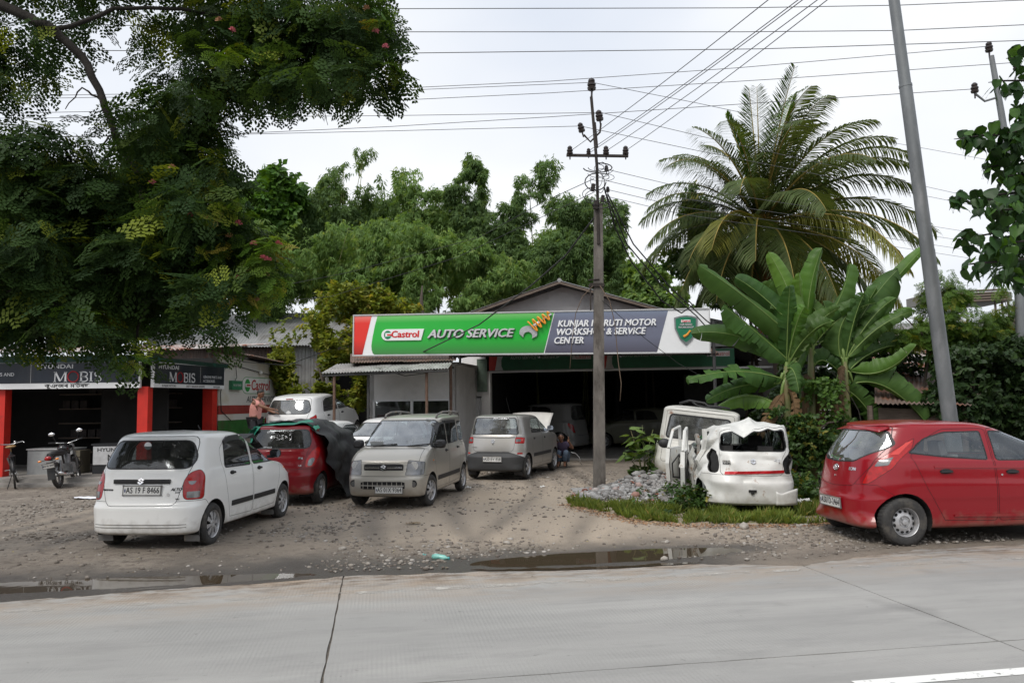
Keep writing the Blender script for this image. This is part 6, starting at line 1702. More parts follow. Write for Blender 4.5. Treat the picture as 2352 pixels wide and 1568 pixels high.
eon_parts = [
 ('side_window', M_GLASSE, 'yz', round_poly([(.10, 1.11), (.55, 1.055), (1.14, 1.01), (1.12, 1.37), (.62, 1.365), (.34, 1.29)], .04, 3), 'side', seal(key='rw')),
 ('side_window', M_GLASSE, 'yz', round_poly([(1.24, 1.005), (2.45, .985), (2.36, 1.05), (1.76, 1.345), (1.22, 1.372)], .04, 3), 'side', seal(key='fw')),
 ('rear_window', M_GLASSR, 'xz', round_poly([(-.34, .995), (0, .975), (.34, .995), (.60, 1.16), (.62, 1.22), (.50, 1.385), (-.50, 1.385), (-.62, 1.22), (-.60, 1.16)], .04, 3), 'rear', seal()),
 ('windscreen', M_GLASSL, 'xz', round_poly([(-.60, 1.02), (.60, 1.02), (.50, 1.39), (-.50, 1.39)], .07, 3), 'front', seal()),
 ('tail_lamp', M_REDL, 'sz', round_poly([(.50, .73), (.60, .74), (.84, .94), (.96, 1.18), (.90, 1.30), (.66, 1.06), (.56, .92)], .03, 3), 'any', {'seam': .006, 'key': 'tail'}),
 ('headlamp', M_CLRL, 'qz', round_poly([(.38, .60), (.9, .70), (1.0, .84), (.42, .74)], .06, 3), 'low', SEAM),
 ('rear_door', ER, 'yz', round_poly([(.44, .30), (1.20, .28), (1.19, 1.40), (.60, 1.40), (.22, 1.22), (.10, 1.02), (.28, .70)], .06, 3), 'side', {'seam': .006}),
 ('front_door', ER, 'yz', round_poly([(1.215, .28), (2.02, .29), (2.30, .70), (2.49, .97), (2.38, 1.06), (1.77, 1.385), (1.205, 1.405)], .05, 3), 'side', {'seam': .006}),
 ('tailgate', ER, 'xz', round_poly([(-.38, .70), (0, .675), (.38, .70), (.56, .95), (.60, 1.2), (.50, 1.44), (-.50, 1.44), (-.60, 1.2), (-.56, .95)], .05, 3), 'rear', {'seam': .006, 'key': 'tg'}),
 ('rear_bumper', ER, 'sz', [(-.01, .1), (1.02, .1), (.96, .58), (.70, .73), (-.01, .73)], 'low', {'seam': .004}),
 ('bonnet', ER, 'xy', round_poly([(-.58, 2.5), (.58, 2.5), (.5, 2.78), (.36, 2.92), (-.36, 2.92), (-.5, 2.78)], .06, 3), 'top', SEAM),
]
make_car(dict(name='cherry_red_hatchback', label='glossy cherry red hatchback with plate AS01D-2464 parked on the road edge', loc=(4.84, 10.78, .012), yaw=83.5,
 keys=EO_K, paint=ER, wb=2.38, r=.29, tw=.165, style='steel', parts=eon_parts, extra=eon_extra, cowl=2.34, dashz=.97, seatm=mat('grey_seat_fabric', (.22, .21, .20), .95)))[0].scale = (1.04, 1.04, 1.04)
# ---- white five-door on the raised drive at the back, seen from behind
W2 = paint('pearl_white_paint', (.74, .74, .73), 0, .3, .5)
def celerio_extra(root, S, made):
 tg = made['tg'][0]
 rear_emblem(tg, S, 0, .92, .085, M_CHROME)
 b = MB(); b.sphere((0, S.rear(0, .76) + .0, .74), (.10, .012, .045), 14, 8); b.build('plate_recess', M_DARK, tg)
 rear_text(tg, S, 'badge_lettering', 'CELERIO', -.42, .91, .04, M_INK); rear_text(tg, S, 'badge_lettering', 'MARUTI SUZUKI', .42, .91, .026, M_FLAP)
 disc('sticker', M_WHITE_T, root, (.06, S.rear(.06, 1.11) - .004, 1.115), .07, (0, -1, 0), .001)
 lamp_inset('reversing_lamp', S, M_CLRL, made['tail'], round_poly([(.60, .70), (.68, .70), (.72, .85), (.62, .90)], .02, 2))
 handle(root, S, .50, .96, M_RUB, .15); handle(root, S, 1.38, .95, M_RUB, .15); mirrors(root, S, 2.08, 1.06, W2)
 b = MB(); b.box((0, S.rear(0, 1.475) - .012, 1.475), (.20, .02, .018)); b.build('brake_lamp', M_REDL, root)
CE_K = hatch(.55, .60, 2.42, 1.60, 1.55, beltr=1.04, hoodz=1.0, cowl=2.16, nose=.80, roof_r=-.20, roof_f=1.26, tumble=.80, bt=.02, nr=3.4)
def hatch_parts(P, belt=1.04, H=1.55, gl=None, lamp=None, gr=None):
 d = belt - .985; t = H - 1.475; gl = gl or M_GLASS
 return [
  ('side_window', gl, 'yz', round_poly([(.26, 1.03 + d), (1.14, 1.01 + d), (1.13, 1.365 + t), (.56, 1.355 + t), (.38, 1.28 + t)], .05, 3), 'side', seal(key='rw')),
  ('side_window', gl, 'yz', round_poly([(1.21, 1.01 + d), (2.12, .99 + d), (2.02, 1.07 + d), (1.44, 1.355 + t), (1.20, 1.37 + t)], .05, 3), 'side', seal(key='fw')),
  ('rear_window', gr or M_GLASSR, 'xz', round_poly([(-.56, 1.03 + d), (.56, 1.03 + d), (.63, 1.12 + d), (.52, 1.375 + t), (-.52, 1.375 + t), (-.63, 1.12 + d)], .08, 4), 'rear', seal()),
  ('windscreen', M_GLASSL, 'xz', round_poly([(-.60, 1.03 + d), (.60, 1.03 + d), (.52, 1.365 + t), (-.52, 1.365 + t)], .07, 3), 'front', seal()),
  ('tail_lamp', M_REDL, 'sz', lamp or round_poly([(.58, .68), (.70, .70), (.88, .98), (.84, 1.06), (.64, .98)], .03, 3), 'any', {'seam': .006, 'key': 'tail'}),
  ('headlamp', M_CLRL, 'qz', round_poly([(.38, .60), (.86, .66), (.92, .82), (.40, .74)], .06, 3), 'low', {'seam': .006, 'key': 'head'}),
  ('rear_door', P, 'yz', round_poly([(.44, .30), (1.16, .28), (1.155, 1.40 + t), (.52, 1.39 + t), (.24, 1.22 + t), (.22, 1.0), (.33, .72)], .05, 3), 'side', {'seam': .006}),
  ('front_door', P, 'yz', round_poly([(1.18, .28), (1.98, .29), (2.16, .70), (2.19, .97 + d), (2.06, 1.08 + d), (1.45, 1.385 + t), (1.175, 1.405 + t)], .05, 3), 'side', {'seam': .006}),
  ('tailgate', P, 'xz', tailgate(.60, 1.42 + t, .48, .61), 'rear', {'seam': .006, 'key': 'tg'}),
  ('bonnet', P, 'xy', round_poly([(-.58, 2.20), (.58, 2.20), (.52, 2.75), (.40, 2.92), (-.40, 2.92), (-.52, 2.75)], .08, 3), 'top', {'seam': .006, 'key': 'bo'}),
  ('rear_bumper', P, 'sz', [(-.01, .1), (1.05, .1), (.98, .55), (.86, .60), (-.01, .60)], 'low', {'seam': .005}),
  ('front_bumper', P, 'qz', [(-.01, .1), (1.25, .1), (1.15, .50), (-.01, .56)], 'low', {'seam': .005}),
 ]
make_car(dict(name='white_five_door_car', label='white five door car standing on the raised drive beside the painted wall', loc=(-5.88, 21.3, .56), rot=(R(5.5), 0, -R(12)),
 keys=CE_K, paint=W2, wb=2.42, r=.28, tw=.16, style='cover6', parts=hatch_parts(W2), extra=celerio_extra, cowl=2.1, dashz=1.0))
# ---- white car with a smashed front, behind the silver one
def ridge(x, y): return 1 - abs(2 * sfbm(x, y, 2) - 1) * 2.2
def crush_front(v):
 k = smooth(1.9, 3.0, v.y)
 n = sfbm(v.x * 3 + 5, v.z * 3 + v.y * 2) - .5
 m = ridge(v.x * 3, v.y * 3 + v.z * 3) - .5; v.y -= k * (.22 + .20 * n + .14 * max(0, v.x)); v.z += k * (.12 * m + .10 * n) + .06 * k; v.x *= 1 - .07 * k
 return v
def wreckfront_extra(root, S, made):
 b = MB()
 for k in range(7):
  b.box((-.5 + k * .16, 2.55 + .08 * math.sin(k * 2.1), .95 + .04 * math.cos(k)), (.16, .05, .06), (.4 * math.sin(k), .3, .5 * math.cos(k * 3)))
 b.build('torn_cowl', M_RUB, root)
 b = MB(); b.tube([(.50, 2.5, .98), (.46, 2.7, .90), (.55, 2.82, .78), (.52, 2.9, .62)], .035, 6); b.build('rusty_edge', mat('rust_edge', (.30, .12, .04), .9, var=.4, vs=20), root)
 mirrors(root, S, 2.05, 1.0, W_PAINT)
make_car(dict(name='crumpled_white_car', res=(3, 44), label='white car with crumpled bonnet behind the beige silver hatchback', loc=(-2.9, 20.55, .06), rot=(0, 0, math.pi - R(14)),
 keys=hatch(.52, .66, 2.36, 1.52, 1.46, cowl=2.06, nose=.76, roof_r=-.2, roof_f=1.2, tumble=.8), paint=W_PAINT, wb=2.36, r=.27, tw=.155, style='cover8', parts=hatch_parts(W_PAINT, .985, 1.46), deform=crush_front, extra=wreckfront_extra, cabin=True))
# ---- white car hidden behind the tarpaulin
make_car(dict(name='white_saloon_behind', res=(3, 44), label='white car of which only roof and window show behind the black tarpaulin', loc=(-4.85, 18.95, .02), rot=(0, 0, -R(16)),
 keys=hatch(.52, .62, 2.36, 1.49, 1.46, cowl=2.06, nose=.76, roof_r=-.2, roof_f=1.2, tumble=.8), paint=W_PAINT, wb=2.36, r=.27, tw=.155, style='cover8', parts=hatch_parts(W_PAINT, .985, 1.46)))
# ---- wrecked white hatchback in the weeds
WR = mat('dull_white_paint', (.66, .66, .63), .45, 0, var=.10, vs=5, coat=.15, c2=(.26, .13, .05), s2=5, t2=(.61, .70), grime=((.25, .2, .13), .34, .5))
def wreck_def(v):
 n1 = sfbm(v.y * 2.6 + 3, v.z * 3.1 + v.x * 2) - .5; n2 = ridge(v.x * 1.7 + 9 + v.z, v.y * 1.5 + v.z * 1.8) - .5; n3 = ridge(v.x * 4 + 2, v.y * 3.4 + v.z * 3.4) - .5
 up = smooth(.95, 1.45, v.z)
 v.z -= up * (.02 + .06 * n1 - .06 * n2 - .015 * n3) + .07 * up * smooth(.1, -.7, v.x)
 v.z += .08 * up * max(0, 1 - abs(v.x - .05) / .32 - abs(v.y - .35) / .6) - .16 * up * max(0, 1 - abs(v.x + .14) / .22 - abs(v.y + .15) / .35)
 v.x += up * .07 + .05 * n2 * smooth(.35, .9, v.z)
 lf = smooth(-.30, -.70, v.x)
 v.x += lf * (.10 * smooth(.55, 1.2, v.z) + .12 * n1 + .09 * n2 * smooth(.4, .7, v.z))
 bk = smooth(.3, -.5, v.y)
 v.y += bk * (.06 * n1 + .045 * n2 + .018 * n3) * smooth(.35, .6, v.z) + .06 * bk * lf
 return v
VWR = mat('torn_grey_metal', (.26, .25, .23), .6, .3, var=.3, vs=8, c2=(.22, .10, .04), s2=6, t2=(.55, .7))
def wreck_extra(root, S, made):
 tg = made['tg'][0]
 def dtext(*a, **k):
  o = rear_text(*a, **k)
  for v in o.data.vertices: v.co = wreck_def(v.co.copy())
  return o
 dtext(tg, S, 'badge_lettering', 'MARUTI', -.40, .875, .04, M_FLAP, off=.012, bold=.002); dtext(tg, S, 'badge_lettering', 'SUZUKI', -.40, .842, .04, M_INK, off=.012, bold=.002)
 dtext(tg, S, 'badge_lettering', 'ALTO', .42, .905, .05, M_CHROME, off=.012, shear=.3)
 dtext(tg, S, 'badge_lettering', '800', .46, .87, .03, M_CHROME, off=.012)
 e = rear_emblem(tg, S, .02, .885, .085, M_CHROME);
 for v in e.data.vertices: v.co = wreck_def(v.co.copy()) - Vector((0, .012, 0))
 b = MB(); b.grid(lambda a, c: (-.42 + .93 * a, S.rear(-.42 + .93 * a, .70) - .012, .675 + .035 * a + .045 * c), 14, 1)
 for i, v in enumerate(b.v): b.v[i] = tuple(wreck_def(Vector(v)))
 b.build('red_stripe', mat('red_tape', (.50, .012, .018), .35), tg)
 b = MB(); b.box((.0, S.rear(0, .42) - .012, .43), (.12, .02, .035)); b.box((.0, S.rear(0, .42) - .016, .405), (.05, .02, .045)); b.build('plate_lamp', M_DARK, root)
 WB = WR
 b = MB(); b.grid(lambda a, c: (.36 + .36 * a, -.505 + .14 * a * a - .02 * c * a, .22 + (.17 + .10 * abs(a - .25) ** .7) * c), 10, 6)
 o = b.build('torn_bumper_corner', WB, root, True); o.modifiers.new('t', 'SOLIDIFY').thickness = .012
 r3 = random.Random(5)
 for k in range(5):
  pts = []; x0, y0 = -.62 - .03 * k, .12 + .26 * k
  for i in range(7):
   f = i / 6; pts.append((x0 + r3.uniform(-.05, .05) - .08 * math.sin(f * 3), y0 + r3.uniform(-.05, .05), .35 + 1.0 * f - .1 * k * f))
  b = MB()
  for i in range(6):
   p, q = Vector(pts[i]), Vector(pts[i + 1]); d = (q - p)
   b.box((p + q) / 2, (.06, .05, d.length * 1.1), d.to_track_quat('Z', 'Y').to_matrix())
  b.build('bent_pillar', WB if k % 2 == 0 else VWR, root)
 def door(nm, hinge_y, ang, z0=.35, win=True):
  b = MB()
  n = 10
  prof = [(0, z0), (.72, z0 + .02), (.80, .72), (.72, .98), (.45, 1.30), (.02, 1.32)]
  wn = [(.06, .98), (.66, .97), (.42, 1.26), (.06, 1.27)]
  ca, sa = math.cos(ang), math.sin(ang)
  def tr(p, off): return (-.74 - p[0] * sa - off * ca, hinge_y - p[0] * ca + off * sa, p[1] + .02 * math.sin(p[0] * 9 + p[1] * 6))
  lower = [(0, z0), (.72, z0 + .02), (.80, .72), (.74, .96), (0, .98)]
  for off in (0, .07):
   m = len(lower); b.add([tr(p, off + .02 * math.sin(p[0] * 5)) for p in lower], [tuple(range(m))])
  m = len(lower); vs = [tr(p, 0) for p in lower] + [tr(p, .07) for p in lower]; b.add(vs, [(i, (i + 1) % m, m + (i + 1) % m, m + i) for i in range(m)])
  b.tube([tr((0, .98), .03), tr((.02, 1.32), .03), tr((.45, 1.30), .03), tr((.74, .97), .03)], .028, 6)
  o = b.build(nm, WB, root)
  b = MB(); b.tube([tr((.15, z0 + .06), -.012), tr((.6, z0 + .08), -.012), tr((.66, .7), -.012), tr((.2, .82), -.012), tr((.15, z0 + .06), -.012)], .015, 5); b.build('door_rubber', M_RUB, o)
 door('open_front_door', 1.95, R(24)); door('open_rear_door', 1.12, R(13))
 b = MB(); b.sphere((-1.06, 1.9, 1.02), (.12, .07, .09), 12, 8); b.build('wing_mirror', M_RUB, root, True)
 for (x, z) in ((.64, .985), (.66, .90)): disc('bolt_hole', M_DARK, root, (x, S.rear(x, z) - .01, z), .022, (.3, -1, 0))
make_car(dict(name='wrecked_white_hatchback', label='wrecked white hatchback with crushed roof and torn bumper standing in weeds', loc=(3.74, 12.85, .02), rot=(R(0), R(1.5), -R(4)),
 keys=A8_K, paint=WR, wb=2.36, r=.26, tw=.15, style='steel', parts=[q for q in a800_parts(WR, False) if q[0] not in ('front_door', 'rear_door')], deform=wreck_def, extra=wreck_extra, lining=True,
 nowheel=((False, -1), (False, 1), (True, -1))))
for o in bpy.data.objects:
 if o.parent and o.parent.name == 'wrecked_white_hatchback' and o.name.startswith('rear_window'):
  bpy.data.objects.remove(o); break
# ---- stripped white van behind it
VW = mat('chalky_white_paint', (.58, .57, .53), .55, 0, var=.12, vs=3, c2=(.20, .09, .045), s2=2.6, t2=(.62, .70), grime=((.3, .24, .15), .5, .6))
VAN_K = hatch(.62, .55, 2.35, 1.72, 1.63, beltr=.90, hoodz=1.10, cowl=2.35, nose=.95, roof_r=-.48, roof_f=1.75, tumble=.88, nr=5.0, lr=.22, lg=.3)
def van_extra(root, S, made):
 b = MB(); pts = [(-.45, -.32, 1.68), (-.25, -.36, 1.76), (.05, -.3, 1.74), (.12, -.38, 1.69), (.35, -.34, 1.70), (.55, -.36, 1.68)]
 b.tube(pts, .022, 6); b.tube([(-.2, -.36, 1.75), (-.1, -.42, 1.68), (.1, -.4, 1.66), (.4, -.4, 1.67)], .018, 6); b.build('loose_rubber', M_RUB, root, True)
 b = MB(); b.tube([(x, S.rear(x, 1.555) - .006, 1.555) for x in np.linspace(-.66, .66, 9)], .012, 5); b.build('gutter', VW, root)
make_car(dict(name='stripped_white_van', res=(3, 44), label='stripped rusty white van with big rear window behind the wrecked hatchback', loc=(3.72, 16.3, .08), rot=(R(0), R(7), -R(16)),
 keys=VAN_K, paint=VW, wb=2.35, r=.29, tw=.16, style='steel', extra=van_extra, cabin=False,
 parts=[('rear_window', M_GLASSL, 'xz', round_poly([(-.66, .97), (.66, .97), (.60, 1.47), (-.60, 1.47)], .09, 4), 'rear', {'seam': .035, 'seal': True}),
   ('side_window', M_GLASS, 'yz', round_poly([(-.25, 1.0), (.9, .98), (.9, 1.46), (-.2, 1.46)], .08, 3), 'side', seal()),
   ('windscreen', M_GLASSL, 'xz', round_poly([(-.6, 1.16), (.6, 1.16), (.55, 1.5), (-.55, 1.5)], .07, 3), 'front', seal()),
   ('tailgate', VW, 'xz', round_poly([(-.70, .5), (.70, .5), (.66, 1.54), (-.66, 1.54)], .06, 3), 'rear', SEAM)]))
# ---- two vehicles standing in the dark of the workshop
SUV_K = hatch(.62, .62, 2.6, 1.74, 1.78, beltr=1.12, hoodz=1.12, cowl=2.3, nose=.95, roof_r=-.42, roof_f=1.4, tumble=.82)
SP_W = paint('shaded_white_paint', (.24, .24, .235), 0, .4, .3)  # white paint darkened in colour to imitate the workshop's shade
make_car(dict(name='white_utility_vehicle', res=(3, 44), label='dim white utility vehicle standing inside the dark workshop', loc=(2.05, 29.2, .02), yaw=-62,
 keys=SUV_K, paint=SP_W, wb=2.6, r=.34, tw=.2, style='cover6', parts=hatch_parts(SP_W, 1.10, 1.76), cabin=False))
DG = paint('dusty_olive_paint', (.13, .13, .09), 0, .45, .2)
make_car(dict(name='olive_car', res=(3, 44), label='dim olive car behind the concrete post inside the workshop', loc=(5.7, 31.0, .02), yaw=-100,
 keys=CE_K, paint=DG, wb=2.42, r=.30, tw=.17, style='steel', parts=hatch_parts(DG), cabin=False))
# ------------------------------------------------------------------ vegetation
def quads_leaf(L_, W_, curl=.12):
 """one lance leaf along +x as two quads folded at the rib"""
 V = np.array([(0, 0, 0), (.35 * L_, W_ / 2, -.02 * L_), (L_, 0, -curl * L_), (.35 * L_, -W_ / 2, -.02 * L_), (.4 * L_, 0, .02 * L_)])
 return V, np.array([(0, 4, 2, 1), (0, 3, 2, 4)])
def diamond(p, d, up, L_, W_):
 p, d, up = np.array(p, float), np.array(d, float), np.array(up, float)
 d = d / np.linalg.norm(d); s_ = np.cross(d, up); s_ /= max(np.linalg.norm(s_), 1e-6)
 return np.array([p, p + d * L_ * .5 + s_ * W_ / 2, p + d * L_, p + d * L_ * .5 - s_ * W_ / 2])
def tmpl(ds):
 V = np.concatenate(ds); F = np.arange(len(V)).reshape(-1, 4)
 return V, F
def frond_bipinnate(seed, npn=5, nl=4):
 """feathery twice-divided leaf of unit length along +x"""
 g = np.random.default_rng(seed); ds = []
 for k in range(npn):
  x = .22 + .72 * k / (npn - 1); L_ = .40 * (1 - .35 * abs(k / (npn - 1) - .45)); z0 = -.10 * x * x
  for sg in (-1, 1):
   a = R(62 - 18 * k / npn) + g.normal(0, .08)
   d = np.array([math.cos(a), sg * math.sin(a), -.22 + g.normal(0, .08)])
   for i in range(nl):
    f = (i + .8) / nl; p = np.array([x, 0, z0]) + d * L_ * f
    for s2 in (-1, 1):
     e = np.array([math.cos(a + s2 * sg * 1.0), math.sin(a + s2 * sg * 1.0) * sg, -.25]);
     e = d * .55 + np.cross(d, [0, 0, 1]) * s2 * .85 + np.array([0, 0, -.12])
     ds.append(diamond(p, e, [0, 0, 1], L_ * 1.5 / nl * (1.1 - .3 * f), L_ * .85 / nl))
   ds.append(diamond(np.array([x, 0, z0]) + d * L_, d, [0, 0, 1], L_ * .25, L_ * .15))
 ds.append(diamond([0, 0, 0], [1, 0, -.08], [0, 0, 1], .95, .012))
 return tmpl(ds)
def tuft(seed, n=6, L_=1.0, W_=.17, spread=1.1, droop=.5):
 g = np.random.default_rng(seed); ds = []
 for k in range(n):
  a = g.uniform(-spread, spread); d = np.array([math.cos(a), math.sin(a), -droop + g.normal(0, .35)])
  ds.append(diamond(g.normal(0, .12, 3), d, [g.normal(0, .4), g.normal(0, .4), 1], L_ * g.uniform(.6, 1.1), W_ * g.uniform(.8, 1.3)))
 return tmpl(ds)
def orient(n, g, pitch=(-.9, .2), yaw=None, roll=.5):
 A = g.uniform(0, 2 * math.pi, n) if yaw is None else yaw
 Pp = g.uniform(pitch[0], pitch[1], n); Rr = g.normal(0, roll, n)
 ca, sa, cp, sp, cr, sr = np.cos(A), np.sin(A), np.cos(Pp), np.sin(Pp), np.cos(Rr), np.sin(Rr)
 Z = np.zeros((n, 3, 3)); Z[:, 0, 0] = ca; Z[:, 0, 1] = -sa; Z[:, 1, 0] = sa; Z[:, 1, 1] = ca; Z[:, 2, 2] = 1
 Y = np.zeros((n, 3, 3)); Y[:, 0, 0] = cp; Y[:, 0, 2] = -sp; Y[:, 2, 0] = sp; Y[:, 2, 2] = cp; Y[:, 1, 1] = 1
 X = np.zeros((n, 3, 3)); X[:, 0, 0] = 1; X[:, 1, 1] = cr; X[:, 1, 2] = -sr; X[:, 2, 1] = sr; X[:, 2, 2] = cr
 return Z @ Y @ X
def spread_leaves(temps, P, S, M, g):
 pick = g.integers(0, len(temps), len(P)); Vs, Fs, Rn = [], [], []; base = 0
 for k, (V, F) in enumerate(temps):
  sel = np.where(pick == k)[0]; n = len(sel)
  if not n: continue
  W = np.einsum('nij,kj->nki', M[sel], V) * S[sel][:, None, None] + P[sel][:, None, :]
  Vs.append(W.reshape(-1, 3)); Fs.append((F[None] + (np.arange(n) * len(V))[:, None, None] + base).reshape(-1, F.shape[1]))
  Rn.append(np.repeat(g.random(n), len(V))); base += n * len(V)
 return np.concatenate(Vs), np.concatenate(Fs), np.concatenate(Rn)
def blob_points(blobs, n, g, shell=.35):
 """points in ellipsoids (centre, radii), weighted by size, more of them near the skin"""
 w = np.array([b[1][0] * b[1][2] * (b[2] if len(b) > 2 else 1.0) for b in blobs]); k = g.choice(len(blobs), n, p=w / w.sum())
 C = np.array([b[0] for b in blobs])[k]; Rr = np.array([b[1] for b in blobs])[k]
 d = g.normal(0, 1, (n, 3)); d /= np.linalg.norm(d, axis=1, keepdims=True)
 r_ = g.random(n) ** (1 / 3.) * (1 - shell) + shell * g.random(n) ** .3
 return C + d * Rr * np.minimum(r_, 1.08)[:, None], d
def pblob(dx, dy, Y, rx, ry, dens=1.0, rd=None):
 """ellipsoid seen at a place of the photograph at distance Y, radii in photograph pixels"""
 s_ = Y / 1800.0
 return (at(dx, dy, Y)[:], (rx * s_, (rd or (rx + ry) / 2) * s_, ry * s_), dens)
M_BARK = mat('grey_brown_bark', (.085, .068, .055), .95, var=.35, vs=6, stretch=(1, 1, .25), bump=.5, bs=25)
M_BARKD = mat('dark_bark', (.022, .018, .015), .95, var=.35, vs=8, bump=.4, bs=25)
# ---- flowering shade tree over the left half
def mk_shade_tree():
 T = thing('shade_tree', 'dark feathery flowering tree overhanging the left of the yard', 'tree', (-8.0, 9.0, 0))
 o = Vector((-8.0, 9.0, 0))
 rel = lambda p: Vector(p) - o
 b = MB(); b.tube([(0, 0, -.1), (.05, .1, 1.2), (-.05, .1, 3.0), (.1, .05, 5.0), (.4, .1, 6.6)], [.34, .27, .24, .20, .16], 12); b.build('trunk', M_BARK, T, True)
 r_ = random.Random(3)
 def limb(pts, r0, r1):
  b = MB(); n = len(pts); fine = []
  for i in range(n - 1):
   for k in range(4):
    f = k / 4; p = rel(pts[i]) * (1 - f) + rel(pts[i + 1]) * f
    fine.append(p + Vector((r_.uniform(-.02, .02), r_.uniform(-.02, .02), r_.uniform(-.02, .02))))
  fine.append(rel(pts[-1]))
  b.tube(fine, [r0 + (r1 - r0) * i / (len(fine) - 1) for i in range(len(fine))], 7); b.build('limb', M_BARKD, T, True)
 top = Vector((-7.6, 9.1, 6.5))
 limb([top, at(-90, -40, 9.1), at(40, 30, 9.2), at(125, 70, 9.2), at(185, 128, 9.3), at(236, 232, 9.4), at(262, 300, 9.5), at(330, 440, 9.8), at(420, 540, 10.1), at(520, 600, 10.4)], .075, .02)
 limb([at(125, 70, 9.2), at(260, 20, 9.4), at(420, 20, 9.6), at(600, 60, 9.8), at(760, 80, 9.9), at(860, 110, 9.9)], .03, .01)
 limb([at(330, 440, 9.8), at(300, 560, 9.6), at(330, 700, 9.6), at(310, 800, 9.6)], .04, .012)
 limb([Vector((-7.95, 9.1, 3.2)), at(-60, 420, 9.3), at(60, 450, 9.4), at(180, 560, 9.6), at(330, 620, 9.9), at(480, 680, 10.2)], .10, .02)
 limb([Vector((-7.95, 9.1, 2.6)), at(-40, 640, 9.0), at(90, 680, 9.1), at(200, 740, 9.2)], .08, .02)
 limb([at(185, 128, 9.3), at(120, 60, 9.2), at(60, 110, 9.2)], .02, .006); limb([at(236, 232, 9.4), at(190, 200, 9.3), at(150, 250, 9.3)], .016, .005); limb([at(262, 300, 9.5), at(240, 330, 9.4), at(255, 410, 9.4)], .016, .006)
 bl = []
 for q in ((850, 55, 60, 55), (862, 140, 42, 55), (795, 55, 75, 65), (765, 150, 55, 50), (830, 190, 40, 22), (705, 60, 80, 70), (690, 165, 50, 55), (640, 45, 80, 60), (620, 145, 60, 60), (595, 215, 38, 30), (650, 215, 26, 22), (560, 50, 70, 60), (540, 150, 60, 60),
   (480, 45, 45, 55), (470, 150, 45, 55), (452, 225, 55, 50), (500, 215, 40, 40, .8), (430, 90, 24, 40, .7), (30, 30, 60, 30, .6), (25, 110, 45, 35, .7), (100, 140, 34, 28, .5), (15, 190, 34, 55, .8), (215, 105, 22, 30, .3), (330, 30, 50, 28, .4), (185, 40, 60, 30, .4),
   (50, 330, 85, 75), (160, 340, 55, 55, .8), (255, 265, 40, 35, .6), (340, 110, 30, 30, .4), (390, 60, 40, 44, .5), (400, 150, 36, 36, .6), (360, 225, 40, 30, .6), (420, 215, 40, 36, .7), (70, 60, 50, 30, .5), (320, 300, 60, 50, .8), (395, 290, 75, 60), (450, 320, 55, 60), (375, 380, 90, 70), (465, 400, 70, 60), (480, 300, 26, 30, .7),
   (80, 450, 110, 80), (220, 440, 110, 80), (340, 470, 110, 80), (450, 480, 85, 70), (60, 570, 100, 90), (190, 570, 110, 90), (330, 580, 110, 90), (450, 570, 90, 80), (530, 530, 55, 60, .8), (555, 610, 60, 65), (515, 650, 70, 55), (585, 560, 38, 45, .7), (598, 640, 32, 40, .8),
   (60, 680, 90, 75), (170, 670, 90, 65, .8), (300, 675, 80, 55, .8), (400, 670, 75, 50), (455, 705, 50, 40, .8), (70, 745, 75, 34), (165, 745, 55, 32, .6), (300, 765, 36, 34, .5), (302, 822, 16, 26, .7), (250, 760, 36, 26, .5), (505, 750, 30, 30, .6), (420, 735, 36, 24, .5)):
  dx, dy, rx, ry = q[:4]; Y = 9.7 + r_.uniform(-1.0, 1.1)
  bl.append(pblob(dx, dy, Y, rx, ry, q[4] if len(q) > 4 else 1.0, max(rx, ry) * 1.2))
 for q in ((-120, 100, 120, 120), (-150, 350, 140, 150), (-150, 620, 140, 130), (500, -110, 300, 80), (100, -100, 220, 80), (800, -80, 120, 70)): bl.append(pblob(q[0], q[1], 9.7, q[2], q[3], .5))
 g = np.random.default_rng(21); n = 4900
 P, d = blob_points(bl, n, g, .4)
 yaw = np.arctan2(d[:, 1] + g.normal(0, .7, n), d[:, 0] + g.normal(0, .7, n))
 M = orient(n, g, (-1.25, .05), yaw, .5); S = g.uniform(.23, .43, n)
 V, F, rn = spread_leaves([frond_bipinnate(k, 4, 3) for k in range(5)], P - np.array(o), S, M, g)
 np_obj('crown', V, F, leaf_mat('albizia_leaf', (.020, .043, .014), (.042, .080, .020), .36, .6, (.16, .20, .025), .15), T, rn)
 yb = [pblob(q[0], q[1], 8.9, q[2], q[3]) for q in ((600, 560, 40, 40), (575, 660, 50, 40), (620, 620, 26, 50), (500, 560, 40, 30), (540, 470, 36, 26), (440, 500, 30, 26), (298, 815, 14, 22), (180, 720, 36, 30), (520, 120, 26, 26), (880, 40, 16, 30), (885, 130, 14, 26))]
 P, d = blob_points(yb, 190, g); M = orient(190, g, (-1.0, .1), None, .5)
 V, F, rn = spread_leaves([frond_bipinnate(k + 9) for k in range(3)], P - np.array(o), g.uniform(.18, .27, 190), M, g)
 np_obj('young_leaves', V, F, leaf_mat('albizia_young_leaf', (.06, .14, .016), (.14, .22, .025), .42, .5, (.34, .28, .05)), T, rn)
 pk = mat('pink_flower', (.62, .16, .20), .8, var=.3, vs=60); pk2 = mat('faded_flower', (.42, .22, .12), .8, var=.3, vs=60)
